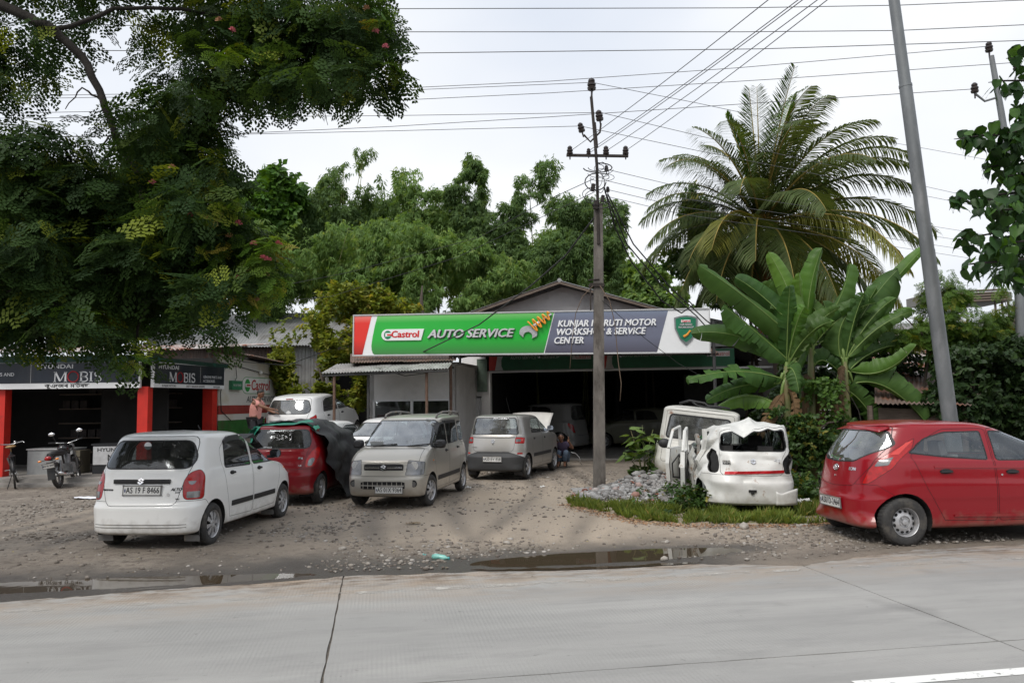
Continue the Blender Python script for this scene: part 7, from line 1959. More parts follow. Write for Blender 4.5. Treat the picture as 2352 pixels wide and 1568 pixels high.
 for k, (dx, dy) in enumerate(((503, 47), (533, 70), (548, 513), (527, 543), (583, 560), (604, 593), (610, 632), (615, 596), (545, 640), (567, 622), (640, 560), (863, 72), (842, 20), (886, 108), (470, 500), (430, 470), (350, 420), (480, 650), (590, 690), (520, 665), (435, 495), (395, 385))):
  c = rel(at(dx, dy, 8.85)); b = MB(); rr_ = random.Random(k)
  for j in range(26):
   a, e = rr_.uniform(0, 6.28), rr_.uniform(-.1, 1.5); v = Vector((math.cos(a) * math.cos(e), math.sin(a) * math.cos(e), math.sin(e))) * .045
   b.tube([c, c + v], [.002, .006], 3, caps=False)
  b.build('flower', pk if k % 3 else pk2, T)
mk_shade_tree()
# ---- bamboo and trees behind the roofs
M_BAM = leaf_mat('bamboo_leaf', (.115, .205, .055), (.205, .320, .105), .52, .7, (.29, .37, .12))  # both bamboo greens are lightened to stand in for distance haze
M_BAMD = leaf_mat('bamboo_leaf_dark', (.095, .170, .060), (.165, .255, .092), .52, .7)
M_BROAD = leaf_mat('broad_leaf_green', (.045, .12, .015), (.10, .20, .025), .3, .5)
M_CULM = mat('bamboo_culm', (.20, .20, .07), .6, var=.3, vs=3)
def clump(name, label, cat, blobs, n, m, size, tmp, culms, grp, seed, base_Y, pitch=(-1.3, -.1), part='crown', stem='culm', smat=None, rad=.045, hol=.42):
 c0 = np.mean([b[0] for b in blobs], axis=0)
 T = thing(name, label, cat, (c0[0], base_Y, 0), group=grp); o = np.array((c0[0], base_Y, 0)); g = np.random.default_rng(seed)
 P, d = blob_points(blobs, n, g, .35); yaw = np.arctan2(d[:, 1] + g.normal(0, .8, n), d[:, 0] + g.normal(0, .8, n))
 P += np.stack([fbm(P[:, 0] * 1.2, P[:, 2] * 1.2 + P[:, 1]) - .5, np.zeros(n), fbm(P[:, 0] * 1.1 + 7 + P[:, 1], P[:, 2] * 1.1) - .5], -1) * 1.9
 hole = fbm(P[:, 0] * 1.1 + 3 + P[:, 1] * .4, P[:, 2] * 1.1 + P[:, 1] * .5) > hol; P, yaw = P[hole], yaw[hole]; n = len(P)
 V, F, rn = spread_leaves(tmp, P - o, g.uniform(size * .7, size * 1.3, n), orient(n, g, pitch, yaw, .5), g)
 np_obj(part, V, F, m, T, rn)
 r_ = random.Random(seed)
 for k in range(culms):
  bq = r_.choice(blobs); tip = Vector(bq[0]) - Vector(o) + Vector((0, 0, bq[1][2] * .7)); ft = Vector((r_.uniform(-.7, .7), r_.uniform(-.5, .5), -.1))
  mid = ft * .45 + tip * .55 + Vector((-(tip.x - ft.x) * .25, 0, .3))
  b = MB(); b.tube([ft, (ft + mid) / 2, mid, (mid + tip) / 2 + Vector((0, 0, .15)), tip], [rad, rad, rad * .8, rad * .5, rad * .2], 6); b.build(stem, smat or M_CULM, T, True)
 return T
BT = [tuft(k, 5, 1.0, .17, 1.2, .55) for k in range(5)]
BL = [tuft(k + 20, 6, .8, .42, 1.6, .25) for k in range(5)]
def px(*rows, Y=33): return [pblob(r[0], r[1], r[5] if len(r) > 5 else Y, r[2], r[3], r[4] if len(r) > 4 else 1.0) for r in rows]
G1 = 'bamboo and trees behind the roofs'
clump('bamboo_clump', 'tall bamboo with the twin leaning plumes left of the sign', 'bamboo', px((790, 420, 55, 70), (760, 480, 80, 60), (835, 370, 32, 28, .6), (850, 430, 40, 45, .6), (880, 480, 40, 40, .5), (700, 500, 80, 60), (760, 560, 110, 80), (720, 640, 110, 80), Y=37), 15750, M_BAMD, 0.28, BT, 6, G1, 31, 37)
clump('bamboo_clump', 'bamboo plume with loose open top above the red end of the sign', 'bamboo', px((950, 430, 50, 40, .6), (980, 480, 70, 50, .8), (1000, 540, 90, 60), (940, 560, 80, 60), Y=36), 9100, M_BAM, 0.26, BT, 5, G1, 32, 36)
clump('bamboo_clump', 'narrow upright bamboo plume in the middle of the skyline', 'bamboo', px((1085, 385, 30, 36, .8), (1070, 440, 42, 45, .8), (1090, 500, 32, 50, .7), (1040, 470, 24, 26, .5), (1080, 560, 46, 40), Y=35), 6300, M_BAMD, 0.26, BT, 4, G1, 33, 35)
clump('bamboo_clump', 'bamboo plume leaning right, next to the concrete power pole', 'bamboo', px((1250, 395, 28, 28, .7), (1215, 430, 38, 34, .8), (1185, 480, 34, 46, .8), (1160, 545, 50, 44), (1200, 590, 70, 50), Y=35), 6650, M_BAMD, 0.26, BT, 4, G1, 34, 35)
clump('bamboo_clump', 'bushy bamboo behind the concrete power pole', 'bamboo', px((1300, 480, 60, 36, .8), (1370, 500, 60, 50, .9), (1320, 560, 90, 60), (1400, 570, 50, 60), (1380, 640, 80, 50), (1250, 600, 60, 50), Y=34), 12600, M_BAMD, 0.26, BT, 4, G1, 35, 34)
clump('bamboo_clump', 'low wide bamboo thicket right above the shed roof', 'bamboo', px((640, 560, 90, 60), (700, 600, 110, 70), (800, 570, 120, 70), (640, 660, 90, 60), (780, 660, 130, 60), (900, 560, 90, 60), (890, 640, 110, 70), (600, 700, 60, 40), Y=31), 21000, M_BAM, 0.26, BT, 4, G1, 36, 31)
clump('bamboo_clump', 'dense arching bamboo thicket behind the yellow green tree and the sign', 'bamboo', px((980, 560, 80, 60), (1050, 600, 90, 60), (960, 640, 100, 60), (1090, 660, 90, 60), (1010, 690, 90, 40), (1160, 640, 70, 60), Y=30), 17500, M_BAM, 0.25, BT, 4, G1, 37, 30)
clump('bamboo_clump', 'bright bamboo thicket just above the grey gable', 'bamboo', px((1200, 640, 80, 55), (1290, 640, 80, 50), (1370, 670, 80, 45), (1160, 690, 60, 40), (1440, 690, 60, 40), Y=38.5), 11375, M_BAM, 0.28, BT, 3, G1, 38, 38.5)
clump('bamboo_clump', 'continuous bamboo wall filling the gaps furthest back', 'bamboo', px((620, 600, 110, 70), (780, 600, 120, 80), (940, 600, 120, 80), (1100, 620, 120, 70), (1260, 620, 110, 70), (1400, 650, 90, 60), (860, 510, 90, 50), (1010, 530, 90, 50), (700, 500, 90, 50), (1150, 560, 80, 50), (1310, 550, 80, 50), Y=40), 19000, M_BAM, .36, BT, 3, G1, 43, 40, hol=.2)
clump('leafy_tree', 'bright leafy tree between the shade tree and the bamboo', 'tree', px((560, 440, 70, 45), (640, 430, 70, 40), (600, 490, 90, 50), (520, 520, 60, 60), (660, 410, 22, 26, .4), Y=35), 5200, M_BROAD, .42, BL, 3, G1, 39, 35, stem='limb', smat=M_BARK)
clump('leafy_tree', 'green tree showing through the shade tree above the shop roof', 'tree', px((60, 480, 120, 120), (230, 560, 130, 120), (120, 660, 140, 90), (300, 690, 90, 80), (200, 740, 120, 50), (-60, 600, 100, 150), (330, 450, 80, 90), (440, 560, 80, 100), Y=28), 9000, M_BROAD, .40, BL, 3, G1, 40, 28, stem='limb', smat=M_BARK)
clump('small_tree', 'pale shrubby tree at the right foot of the grey gable', 'tree', px((1480, 640, 50, 26, .7), (1470, 680, 60, 40), (1540, 690, 50, 40), Y=33), 2200, M_BAM, .34, BL, 2, G1, 41, 33, stem='limb', smat=M_BARK)
T = clump('yellow_green_tree', 'yellow green bushy tree between the shed roof and the sign', 'tree', px((830, 690, 60, 40), (770, 720, 70, 45), (890, 690, 55, 30), (720, 770, 60, 45), (800, 780, 90, 55), (680, 815, 45, 26), (770, 860, 60, 50), (830, 850, 60, 60), (945, 690, 16, 12, .5), (720, 850, 46, 40), (800, 920, 50, 40), (655, 850, 46, 44), (690, 890, 46, 40), Y=26.3), 10500, leaf_mat('lychee_leaf', (.12, .18, .025), (.28, .31, .05), .42, .5, (.36, .32, .07)), .19, BL, 4, None, 42, 26.3, pitch=(-.6, .6), stem='limb', smat=M_BARK, rad=.07)
b = MB(); p = at(970, 655, 27.5); b.tube([(p.x + .05, 27.5, 0), (p.x + .03, 27.5, p.z - 1.5), (p.x - .04, 27.5, p.z - .5), (p.x, 27.5, p.z)], [.09, .08, .06, .02], 7)
tag(b.build('dead_stump', M_BARK, None, True), 'bare broken trunk sticking up behind the left half of the sign', 'trunk')
# ---- coconut palm
def mk_palm():
 C = at(1748, 515, 24.5)
 T = thing('coconut_palm', 'coconut palm with big arching fronds behind the banana plants', 'palm tree', (C.x + .5, 24.6, 0)); o = Vector((C.x + .5, 24.6, 0)); c = C - o
 b = MB(); b.tube([(0, 0, -.1), (.05, 0, 1.2), (-.15, 0, 3.5), (c.x * .8, c.y, c.z - .9), c + Vector((0, 0, -.3))], [.24, .17, .15, .15, .2], 10); b.build('trunk', M_BARK, T, True)
 g = random.Random(12)
 m_g = leaf_mat('palm_frond', (.062, .100, .028), (.110, .140, .055), .34, .5, None, .2); m_y = leaf_mat('palm_frond_yellow', (.15, .17, .03), (.22, .22, .05), .35, .45); m_d = leaf_mat('palm_frond_dead', (.30, .11, .045), (.42, .20, .09), .2, .7)
 m_n = leaf_mat('palm_frond_new', (.06, .14, .02), (.10, .18, .03), .15, .6, None, .1)
 m_r = mat('palm_rib', (.30, .22, .05), .6, var=.2)
 specs = []
 for az, el, L_, kind in ((100, 84, 3.6, 'n'), (140, 30, 4.2, 'g'), (40, 30, 4.4, 'g'), (230, 12, 4.2, 'y'), (270, -8, 4.0, 'g'), (300, -24, 3.8, 'y'), (190, 36, 4.4, 'g'), (345, 36, 4.6, 'g'), (240, 60, 3.9, 'g'), (285, 62, 3.9, 'g'), (325, 60, 4.2, 'g'), (268, -62, 3.2, 'd'), (20, 78, 3.7, 'n'), (250, 82, 3.5, 'n'), (175, 78, 3.6, 'n'), (310, 74, 3.5, 'n'), (60, 66, 3.9, 'g'), (185, 56, 4.3, 'g'), (350, 58, 4.4, 'g'), (275, 20, 4.0, 'g'), (255, 0, 3.9, 'g'), (290, -14, 3.8, 'g'), (180, -34, 4.0, 'g'), (0, -36, 4.0, 'g'), (320, -40, 3.6, 'g'), (215, -45, 3.4, 'g'), (130, 74, 3.9, 'g'), (20, 70, 4.0, 'g'), (160, 62, 4.2, 'g'), (205, 66, 4.0, 'g'), (300, 68, 3.8, 'g'),
       (178, 48, 4.6, 'g'), (5, 50, 4.7, 'g'), (335, 46, 4.6, 'g'), (215, 44, 4.5, 'g'), (150, 40, 4.5, 'g'), (35, 42, 4.5, 'g'), (265, 50, 4.3, 'g'), (300, 38, 4.2, 'g'), (240, 30, 4.4, 'g'),
       (188, 22, 4.6, 'g'), (355, 24, 4.8, 'g'), (165, 10, 4.6, 'g'), (330, 12, 4.5, 'g'), (20, 8, 4.7, 'g'), (210, 2, 4.3, 'g'), (310, 4, 4.4, 'y'), (350, -4, 4.6, 'y'), (195, -12, 4.4, 'g'), (225, -20, 4.2, 'g'), (170, -22, 4.2, 'g'), (335, -16, 4.2, 'g'), (262, -58, 3.0, 'd'), (285, -30, 3.6, 'g'), (245, -40, 3.4, 'g'), (15, -20, 4.2, 'g')):
  specs.append((R(az + g.uniform(-6, 6)), R(el + g.uniform(-4, 4)), L_ * (1.32 if kind == 'n' else 1.16) * (1 - .20 * max(0, -math.cos(R(az)))) * g.uniform(.94, 1.06), kind))
 for az, el, L_, kind in specs:
  h = Vector((math.cos(az), math.sin(az), 0)); pts = []; p = c.copy(); n = 26
  dv = h * math.cos(el) + Vector((0, 0, math.sin(el)))
  stiff = {'n': .35, 'g': 1.0, 'y': 1.1, 'd': .8}[kind]
  for i in range(n + 1):
   pts.append(p.copy()); f = i / n
   dv = (dv + Vector((0, 0, -1)) * (.014 + .088 * f) * stiff).normalized(); p = p + dv * (L_ / n)
  Vv, Ff, Rn = [], [], []
  sidev = h.cross(Vector((0, 0, 1))).normalized()
  nl = 104
  for i in range(nl):
   f = .10 + .90 * i / nl; k = min(n - 1, int(f * n)); q = pts[k] + (pts[k + 1] - pts[k]) * (f * n - k); t = (pts[k + 1] - pts[k]).normalized(); up = sidev.cross(t)
   ll = (1.0 * math.sin(math.pi * min(1, f * .86 + .12)) ** .7 + .1) * (1.0 if kind == 'n' else 1.2) * g.uniform(.85, 1.1)
   for sg in (-1, 1):
    fold = {'n': .4, 'g': .15, 'y': -.15, 'd': -1.2}[kind]
    d = (sidev * sg * (.75 if kind == 'n' else .45 if kind == 'd' else .85) + t * .62 + up * fold * .5 + Vector((g.uniform(-.1, .1), g.uniform(-.1, .1), g.uniform(-.12, .04)))).normalized()
    sag = Vector((0, 0, -1)) * (.12 if kind == 'n' else .85 if kind != 'd' else .6)
    w = .019; s2 = d.cross(Vector((0, 0, 1))) if abs(d.z) < .9 else sidev.copy(); s2 = (s2.normalized() * .6 + up * .35).normalized() * w
    a, m2, e = q, q + d * ll * .5 + sag * ll * .16, q + d * ll * .80 + sag * ll * .52
    b0 = len(Vv); Vv += [a + s2 * .5, a - s2 * .5, m2 + s2, m2 - s2, e]; Ff += [(b0, b0 + 1, b0 + 3, b0 + 2), (b0 + 2, b0 + 3, b0 + 4, b0 + 4)]; r_ = g.random(); Rn += [r_] * 5
  tri = [f[:3] if f[2] == f[3] else f for f in Ff]
  me = bpy.data.meshes.new('frond'); me.from_pydata([tuple(v) for v in Vv], [], tri); me.materials.append({'n': m_n, 'g': m_g, 'y': m_y, 'd': m_d}[kind])
  a = me.attributes.new('rnd', 'FLOAT', 'POINT'); a.data.foreach_set('value', Rn); me.update()
  fo = link(bpy.data.objects.new('frond', me), T)
  b = MB(); b.tube(pts, [.045 - .04 * i / n for i in range(n + 1)], 5); b.build('rib', m_r if kind != 'd' else m_d, fo, True)
 for k in range(7):
  a = k * .9; b = MB(); b.sphere(c + Vector((.28 * math.cos(a), .28 * math.sin(a), -.35 - .1 * (k % 2))), (.11, .11, .14), 10, 7); b.build('coconut', mat('coconut_husk', (.30, .16, .03), .6, var=.3), T, True)
 b = MB()
 for k in range(12): a = k * .52; b.tube([c + Vector((0, 0, -.1)), c + Vector((.4 * math.cos(a), .4 * math.sin(a), .15 + .1 * math.sin(a * 3))), c + Vector((.75 * math.cos(a), .75 * math.sin(a), -.25))], [.03, .015, .006], 4)
 b.build('flower_stalks', mat('palm_stalk', (.42, .22, .04), .7), T)
mk_palm()
# ---- banana plants
M_BAN = leaf_mat('banana_leaf', (.040, .100, .022), (.078, .150, .034), .30, .5, None, .3)
M_BANY = leaf_mat('banana_leaf_light', (.085, .19, .030), (.13, .24, .045), .38, .45, None, .35)
M_BAND = leaf_mat('banana_leaf_dry', (.085, .052, .026), (.15, .09, .04), .15, .8)
M_BSTEM = mat('banana_stem', (.12, .14, .045), .6, var=.25, vs=3, c2=(.16, .10, .05), s2=4, t2=(.5, .65), stretch=(1, 1, .3))
M_MID = mat('banana_midrib', (.16, .24, .06), .5, var=.1)
def banana_leaf(par, o, p0, p1, p2, w, seed, m, roll=0.0, tears=8, fold=.45):
 g = random.Random(seed); o = Vector(o)
 a, c = Vector(p0) - o, Vector(p2) - o; mid = Vector(p1) - o; ctrl = mid * 2 - (a + c) / 2
 B = lambda t: a * (1 - t) ** 2 + ctrl * 2 * t * (1 - t) + c * t * t
 n = 44; view = (Vector((0, 0, EYE)) - (mid + o)).normalized()
 V, F, Rn = [], [], []; pts = []
 tear = {}
 for sg in (-1, 1):
  k = 0; marks = []
  while k < n:
   k += g.randint(2, 6) if tears > 6 else g.randint(4, 12); marks.append(k)
  tear[sg] = set(marks)
 cshift = {-1: 0.0, 1: 0.0}; rv = g.random()
 for i in range(n + 1): pts.append(B(i / n))
 for sg in (-1, 1):
  prev = None; sh = 0.0; dr = 0.0
  for i in range(n):
   rows = []
   if i in tear[sg]: sh = g.uniform(-.10, .10) * (tears / 8); dr = g.uniform(-.45, .5) * (tears / 8); prev = None
   for t in (i / n, (i + 1) / n):
    T = (B(min(1, t + .01)) - B(max(0, t - .01))).normalized()
    lat = T.cross(view); lat = lat.normalized() if lat.length > .05 else T.orthogonal().normalized()
    lat = Matrix.Rotation(roll, 3, T) @ lat; up = lat.cross(T).normalized()
    ww = w / 2 * 1.12 * (min(1, (t / .14)) ** .7) * (1 - .45 * max(0, (t - .4) / .6) ** 1.6) * (1 - max(0, (t - .86) / .14) ** 2.0) ** .5 if t < 1 else .002
    q = B(t); e = []
    for f in (0, .33, .7, 1.0):
     e.append(q + lat * sg * ww * f * (1 - .12 * f) - up * (fold + dr) * ww * f * f + T * (ww * f * (.16 + sh)) + up * (.012 * math.sin(t * 60 + f * 3) + .05 * math.sin(t * 9 + sg + rv * 20)) * f)
    rows.append(e)
   b0 = len(V)
   if prev is not None: rows[0] = [V[k] for k in prev]
   for e in rows: V += e
   for k in range(3): F.append((b0 + k, b0 + k + 1, b0 + 4 + k + 1, b0 + 4 + k) if sg > 0 else (b0 + k, b0 + 4 + k, b0 + 4 + k + 1, b0 + k + 1))
   prev = [b0 + 4, b0 + 5, b0 + 6, b0 + 7]; Rn += [min(1, max(0, rv + g.uniform(-.12, .12)))] * 8
 me = bpy.data.meshes.new('leaf'); me.from_pydata([tuple(v) for v in V], [], F); me.materials.append(m); me.shade_smooth()
 at_ = me.attributes.new('rnd', 'FLOAT', 'POINT'); at_.data.foreach_set('value', Rn); me.update()
 lf = link(bpy.data.objects.new('leaf', me), par)
 b = MB(); b.tube(pts, [.017 - .014 * i / n for i in range(n + 1)], 5); b.build('midrib', M_MID if m is not M_BAND else M_BAND, lf, True)
 return lf
def mk_bananas():
 L, N, D = M_BANY, M_BAN, M_BAND
 plants = [
  ('banana plant with torn pale leaves left, behind the wrecked hatchback', (1806, 1010, 16.6), (1806, 840), [
   ((1850, 800), (1722, 690), (1604, 608), 80, N, .3, 3), ((1856, 790), (1765, 692), (1688, 636), 78, N, -.2, 2), ((1836, 740), (1806, 655), (1765, 578), 72, L, .2, 1),
   ((1830, 830), (1700, 772), (1588, 765), 84, N, .5, 9), ((1800, 870), (1690, 852), (1576, 872), 70, N, .5, 10), ((1790, 880), (1700, 886), (1622, 920), 62, N, .4, 9),
   ((1790, 935), (1715, 908), (1624, 948), 66, L, .4, 4), ((1805, 850), (1822, 850), (1835, 900), 60, N, -.3, 2), ((1815, 830), (1735, 760), (1660, 700), 86, N, .6, 4), ((1812, 850), (1845, 790), (1825, 700), 60, N, .2, 2),
   ((1800, 900), (1760, 960), (1740, 1010), 50, D, .2, 8)]),
  ('tall banana plant with bright upright leaves in the middle of the clump', (1862, 1010, 17.2), (1862, 800), [
   ((1852, 770), (1862, 660), (1888, 568), 76, L, .1, 1), ((1862, 760), (1842, 690), (1836, 625), 62, L, .6, 1), ((1870, 770), (1926, 690), (1952, 604), 70, N, -.9, 1), ((1866, 790), (1800, 720), (1770, 640), 60, N, .7, 4),
   ((1876, 790), (1960, 730), (2015, 655), 64, N, .5, 7), ((1866, 810), (1850, 745), (1795, 735), 80, N, .2, 4), ((1880, 820), (1905, 760), (1890, 690), 64, N, -.4, 2), ((1870, 840), (1900, 830), (1950, 880), 70, N, .3, 5), ((1868, 880), (1880, 940), (1872, 1000), 46, D, .3, 8), ((1858, 870), (1836, 930), (1850, 980), 60, N, .5, 6)]),
  ('banana plant with long dark leaves reaching right to the lamp pole', (1945, 1010, 17.0), (1940, 830), [
   ((1935, 800), (2015, 690), (2127, 562), 60, L, .2, 1), ((1940, 820), (1985, 715), (2062, 618), 150, N, -.5, 3), ((1950, 850), (2040, 795), (2148, 806), 66, N, .4, 7), ((1960, 880), (2040, 890), (2126, 968), 92, N, .2, 2),
   ((1950, 850), (2030, 850), (2105, 790), 60, L, .5, 2), ((1930, 820), (1935, 740), (1990, 690), 110, N, .2, 3), ((1935, 840), (1960, 780), (2070, 740), 84, N, .6, 6), ((1930, 870), (1880, 880), (1830, 860), 66, N, .3, 6), ((1940, 900), (1930, 960), (1950, 1010), 60, D, -.2, 8), ((1920, 880), (1985, 930), (2010, 1000), 76, N, .4, 4)]),
 ]
 for k, (lb, (bx, by, Y), (tx, ty), leaves) in enumerate(plants):
  p = at(bx, by, Y); o = Vector((p.x, Y, yz(p.x, Y) - .02)); T = thing('banana_plant', lb, 'banana plant', o, group='banana plants behind the wrecks')
  top = at(tx, ty, Y) - o
  b = MB(); b.tube([(0, 0, 0), (.03, 0, top.z * .4), top * .8, top], [.12, .095, .075, .05], 10); b.build('stem', M_BSTEM, T, True)
  r_ = random.Random(k)
  for j in range(6):                                      # more leaves filling the crown, and dry ones hanging along the stem
   an, ln = r_.uniform(-2.5, -.5), r_.uniform(120, 200); ex, ey = tx + ln * math.cos(an), ty - 30 + ln * .8 * math.sin(an)
   leaves.append(((tx + 10 * math.cos(an), ty - 10), ((tx + ex) / 2, (ty + ey) / 2 - 22), (ex, ey), r_.uniform(48, 70), r_.choice((N, N, L)), r_.uniform(-.8, .8), 6))
  for j in range(1):
   sx = r_.choice((-1, 1)) * r_.uniform(6, 26); y0 = ty + r_.uniform(10, 90); leaves.append(((tx, y0), (tx + sx, y0 + 20), (tx + sx * 1.3, y0 + r_.uniform(80, 120)), r_.uniform(20, 34), D, r_.uniform(-.8, .8), 9))
  for i, (a, m_, c, w, mt, roll, tr) in enumerate(leaves):
   dy = r_.uniform(-.7, .5); s_ = Y / 1800
   banana_leaf(T, o, at(a[0], a[1], Y), at(m_[0], m_[1], Y + dy * .6), at(c[0], c[1], Y + dy), w * .64 * s_, 100 * k + i, mt, roll + r_.uniform(-.45, .45), tr + 3, r_.uniform(.5, 1.0))
   b = MB(); q = at(a[0], a[1], Y) - o; b.tube([top * .92, (top + q) / 2 + Vector((0, 0, .03)), q], [.05, .035, .028], 6); b.build('leaf_stalk', M_MID, T, True)
mk_bananas()
# ---- big-leaved branches at the right edge, and the sapling beside the pole: every leaf an object
def heart_mesh(name, m, fold=.25, tipl=.18, seed=0):
 prof = [(0, 0), (.10, .20), (.02, .34), (.12, .44), (.35, .47), (.60, .36), (.80, .18), (.93, .06), (1.0 + tipl, 0)]
 V, F = [], []
 for x, y in prof:
  for f in (-1, -.5, 0, .5, 1):
   V.append((x - .05 * (1 - abs(f)) * (x < .05), y * f, -fold * abs(y * f) - .18 * x * x + .03 * math.sin(x * 9) * abs(f)))
 for i in range(len(prof) - 1):
  for k in range(4): F.append((i * 5 + k, i * 5 + k + 1, i * 5 + k + 6, i * 5 + k + 5))
 me = bpy.data.meshes.new(name); me.from_pydata(V, [], F); me.materials.append(m); me.shade_smooth()
 g = random.Random(seed); a = me.attributes.new('rnd', 'FLOAT', 'POINT'); v = g.random(); a.data.foreach_set('value', [v] * len(V)); me.update()
 return me
def mk_heart_tree():
 o = Vector((9.2, 11.6, 0)); T = thing('heart_leaf_tree', 'tree with large heart shaped leaves hanging in from the right edge', 'tree', o)
 b = MB(); b.tube([(0, 0, -.1), (.05, 0, 2), (-.1, .05, 4.0), (-.1, 0, 6.2), (-.4, 0, 7.4)], [.24, .2, .17, .12, .06], 10); b.build('trunk', M_BARK, T, True)
 m1 = leaf_mat('heart_leaf', (.018, .052, .012), (.036, .088, .018), .25, .45, None, .3); m2 = leaf_mat('heart_leaf_light', (.06, .15, .02), (.10, .20, .03), .4, .35, None, .6)
 meshes = [heart_mesh('leaf', m1, .25, .2, 1), heart_mesh('leaf', m1, .4, .15, 2), heart_mesh('leaf', m1, .1, .25, 3), heart_mesh('leaf', m2, .3, .2, 4)]
 g = random.Random(9)
 blobs = [(2335, 130, 24, 30, 10), (2300, 185, 30, 26, 12), (2345, 215, 30, 40, 16), (2225, 315, 34, 20, 16), (2290, 310, 44, 36, 34), (2345, 300, 30, 40, 22), (2290, 380, 36, 34, 28), (2345, 400, 34, 44, 30),
   (2200, 455, 24, 22, 12), (2255, 460, 40, 30, 26), (2320, 480, 40, 40, 34), (2225, 545, 28, 22, 14), (2290, 560, 46, 34, 32), (2345, 570, 34, 50, 30), (2235, 605, 26, 20, 10), (2320, 630, 36, 26, 18)]
 gg = np.random.default_rng(3); P_, d_ = blob_points([pblob(q[0], q[1], 11.0, q[2], q[3]) for q in ((2345, 330, 40, 90), (2335, 500, 50, 80), (2380, 420, 60, 200), (2345, 610, 40, 50), (2400, 200, 50, 120), (2470, 160, 110, 130), (2500, 400, 110, 140), (2470, 600, 100, 90), (2560, 280, 90, 120))], 1500, gg)
 hl = (np.array([(0, 0, 0), (.35, .42, -.1), (1.1, 0, -.25), (.35, -.42, -.1)]), np.array([(0, 1, 2, 3)])); V_, F_, R_ = spread_leaves([hl], P_ - np.array(o), gg.uniform(.12, .2, 1500), orient(1500, gg, (-1.4, -.5), None, .5), gg); tag(np_obj('inner_foliage', V_, F_, m1, T, R_), kind='stuff')
 for k, (cx, cy, rx, ry, n) in enumerate(blobs):
  Y = 10.6 + g.uniform(-.7, .7); c = at(cx, cy, Y) - o; b = MB(); root = Vector((-.15, 0, c.z + .2)); b.tube([root, (root + c) / 2 + Vector((0, 0, .12)), c, at(cx - rx, cy + 4, Y) - o], [.035, .02, .012, .005], 5); b.build('twig', M_BARKD, T, True)
  for i in range(n):
   a_, q_ = g.uniform(0, 6.28), g.random() ** .5; p = at(cx + rx * q_ * math.cos(a_), cy + ry * q_ * math.sin(a_), Y + g.uniform(-.3, .3)) - o
   lf = bpy.data.objects.new('leaf', g.choice(meshes[:3]) if g.random() < .84 else meshes[3]); link(lf, T); s_ = g.uniform(.13, .21); lf.scale = (s_, s_, s_)
   lf.location = p; lf.rotation_euler = (g.uniform(-.5, .5), g.uniform(.5, 1.4), g.uniform(0, 6.28))
mk_heart_tree()
def mk_sapling():
 p = at(1478, 1092, 16.0); o = Vector((p.x, p.y, yz(p.x, p.y))); T = thing('sapling', 'broad leaved sapling on the rubble beside the concrete pole', 'sapling', o)
 m = leaf_mat('teak_leaf', (.085, .155, .035), (.14, .22, .05), .35, .5, (.26, .24, .05)); m2 = leaf_mat('teak_leaf_low', (.055, .105, .03), (.09, .15, .04), .3, .5)
 me = [heart_mesh('leaf', m, .3, .05, k) for k in range(2)] + [heart_mesh('leaf', m2, .2, .05, k + 4) for k in range(2)]
 g = random.Random(17); stems = []
 for (dx, dy) in ((1448, 985), (1475, 975), (1500, 985), (1465, 1010), (1515, 1005), (1440, 1040), (1490, 1030)):
  q = at(dx, dy, 16.0 + g.uniform(-.3, .3)) - o; b = MB(); b.tube([(g.uniform(-.05, .05), 0, 0), q * .5 + Vector((g.uniform(-.05, .05), 0, .05)), q], [.014, .010, .005], 5); b.build('stem', M_BSTEM, T, True); stems.append(q)
 for k in range(78):
  q = g.choice(stems); f = g.uniform(.25, 1.08); up = f > .7
  lf = bpy.data.objects.new('leaf', g.choice(me[:2] if up else me[2:])); link(lf, T); s_ = g.uniform(.15, .27) * (1.1 if up else .85); lf.scale = (s_, s_, s_)
  lf.location = q * f + Vector((g.uniform(-.10, .10), g.uniform(-.15, .15), g.uniform(-.06, .06))); lf.rotation_euler = (g.uniform(-.3, .3), g.uniform(-.1, .75), g.uniform(0, 6.28))
mk_sapling()
# ---- shrubs and trees behind the right half
G2 = 'shrubs and trees on the right'
M_SHR = leaf_mat('shrub_leaf', (.030, .070, .016), (.065, .125, .028), .3, .5, (.22, .20, .03)); M_SHD = leaf_mat('shrub_leaf_dark', (.020, .045, .014), (.042, .078, .022), .3, .5)
clump('round_leaf_tree', 'round leaved tree half hidden behind the coconut palm', 'tree', px((1600, 480, 50, 50, .7), (1640, 560, 70, 60), (1580, 610, 60, 50), (1700, 640, 80, 60), (1850, 420, 60, 50, .6), (1880, 540, 70, 60, .6), (1780, 640, 90, 60), Y=27.5), 5200, M_SHR, .26, BL, 3, G2, 51, 27.5, stem='limb', smat=M_BARK)
clump('drumstick_tree', 'loose feathery tree right of the lamp pole', 'tree', px((2180, 730, 70, 50, .7), (2250, 770, 90, 50, .8), (2150, 800, 60, 40, .7), (2060, 730, 50, 30, .6), (2050, 780, 60, 30, .6), (2300, 740, 60, 50), (2200, 690, 30, 20, .3), Y=17.5), 3300, leaf_mat('drumstick_leaf', (.05, .11, .016), (.11, .19, .025), .35, .5, (.24, .24, .03)), .17, [frond_bipinnate(k + 30, 4, 3) for k in range(3)], 3, G2, 52, 17.5, stem='limb', smat=M_BARK)
clump('dark_shrub', 'dark shrubbery between lamp pole and right edge', 'shrub', px((2250, 880, 110, 60), (2310, 940, 90, 60), (2200, 950, 80, 50), (2330, 850, 60, 60), (2380, 1000, 90, 60), (2240, 1010, 90, 40), Y=17), 6500, M_SHD, .17, BL, 3, G2, 53, 17, stem='limb', smat=M_BARK)
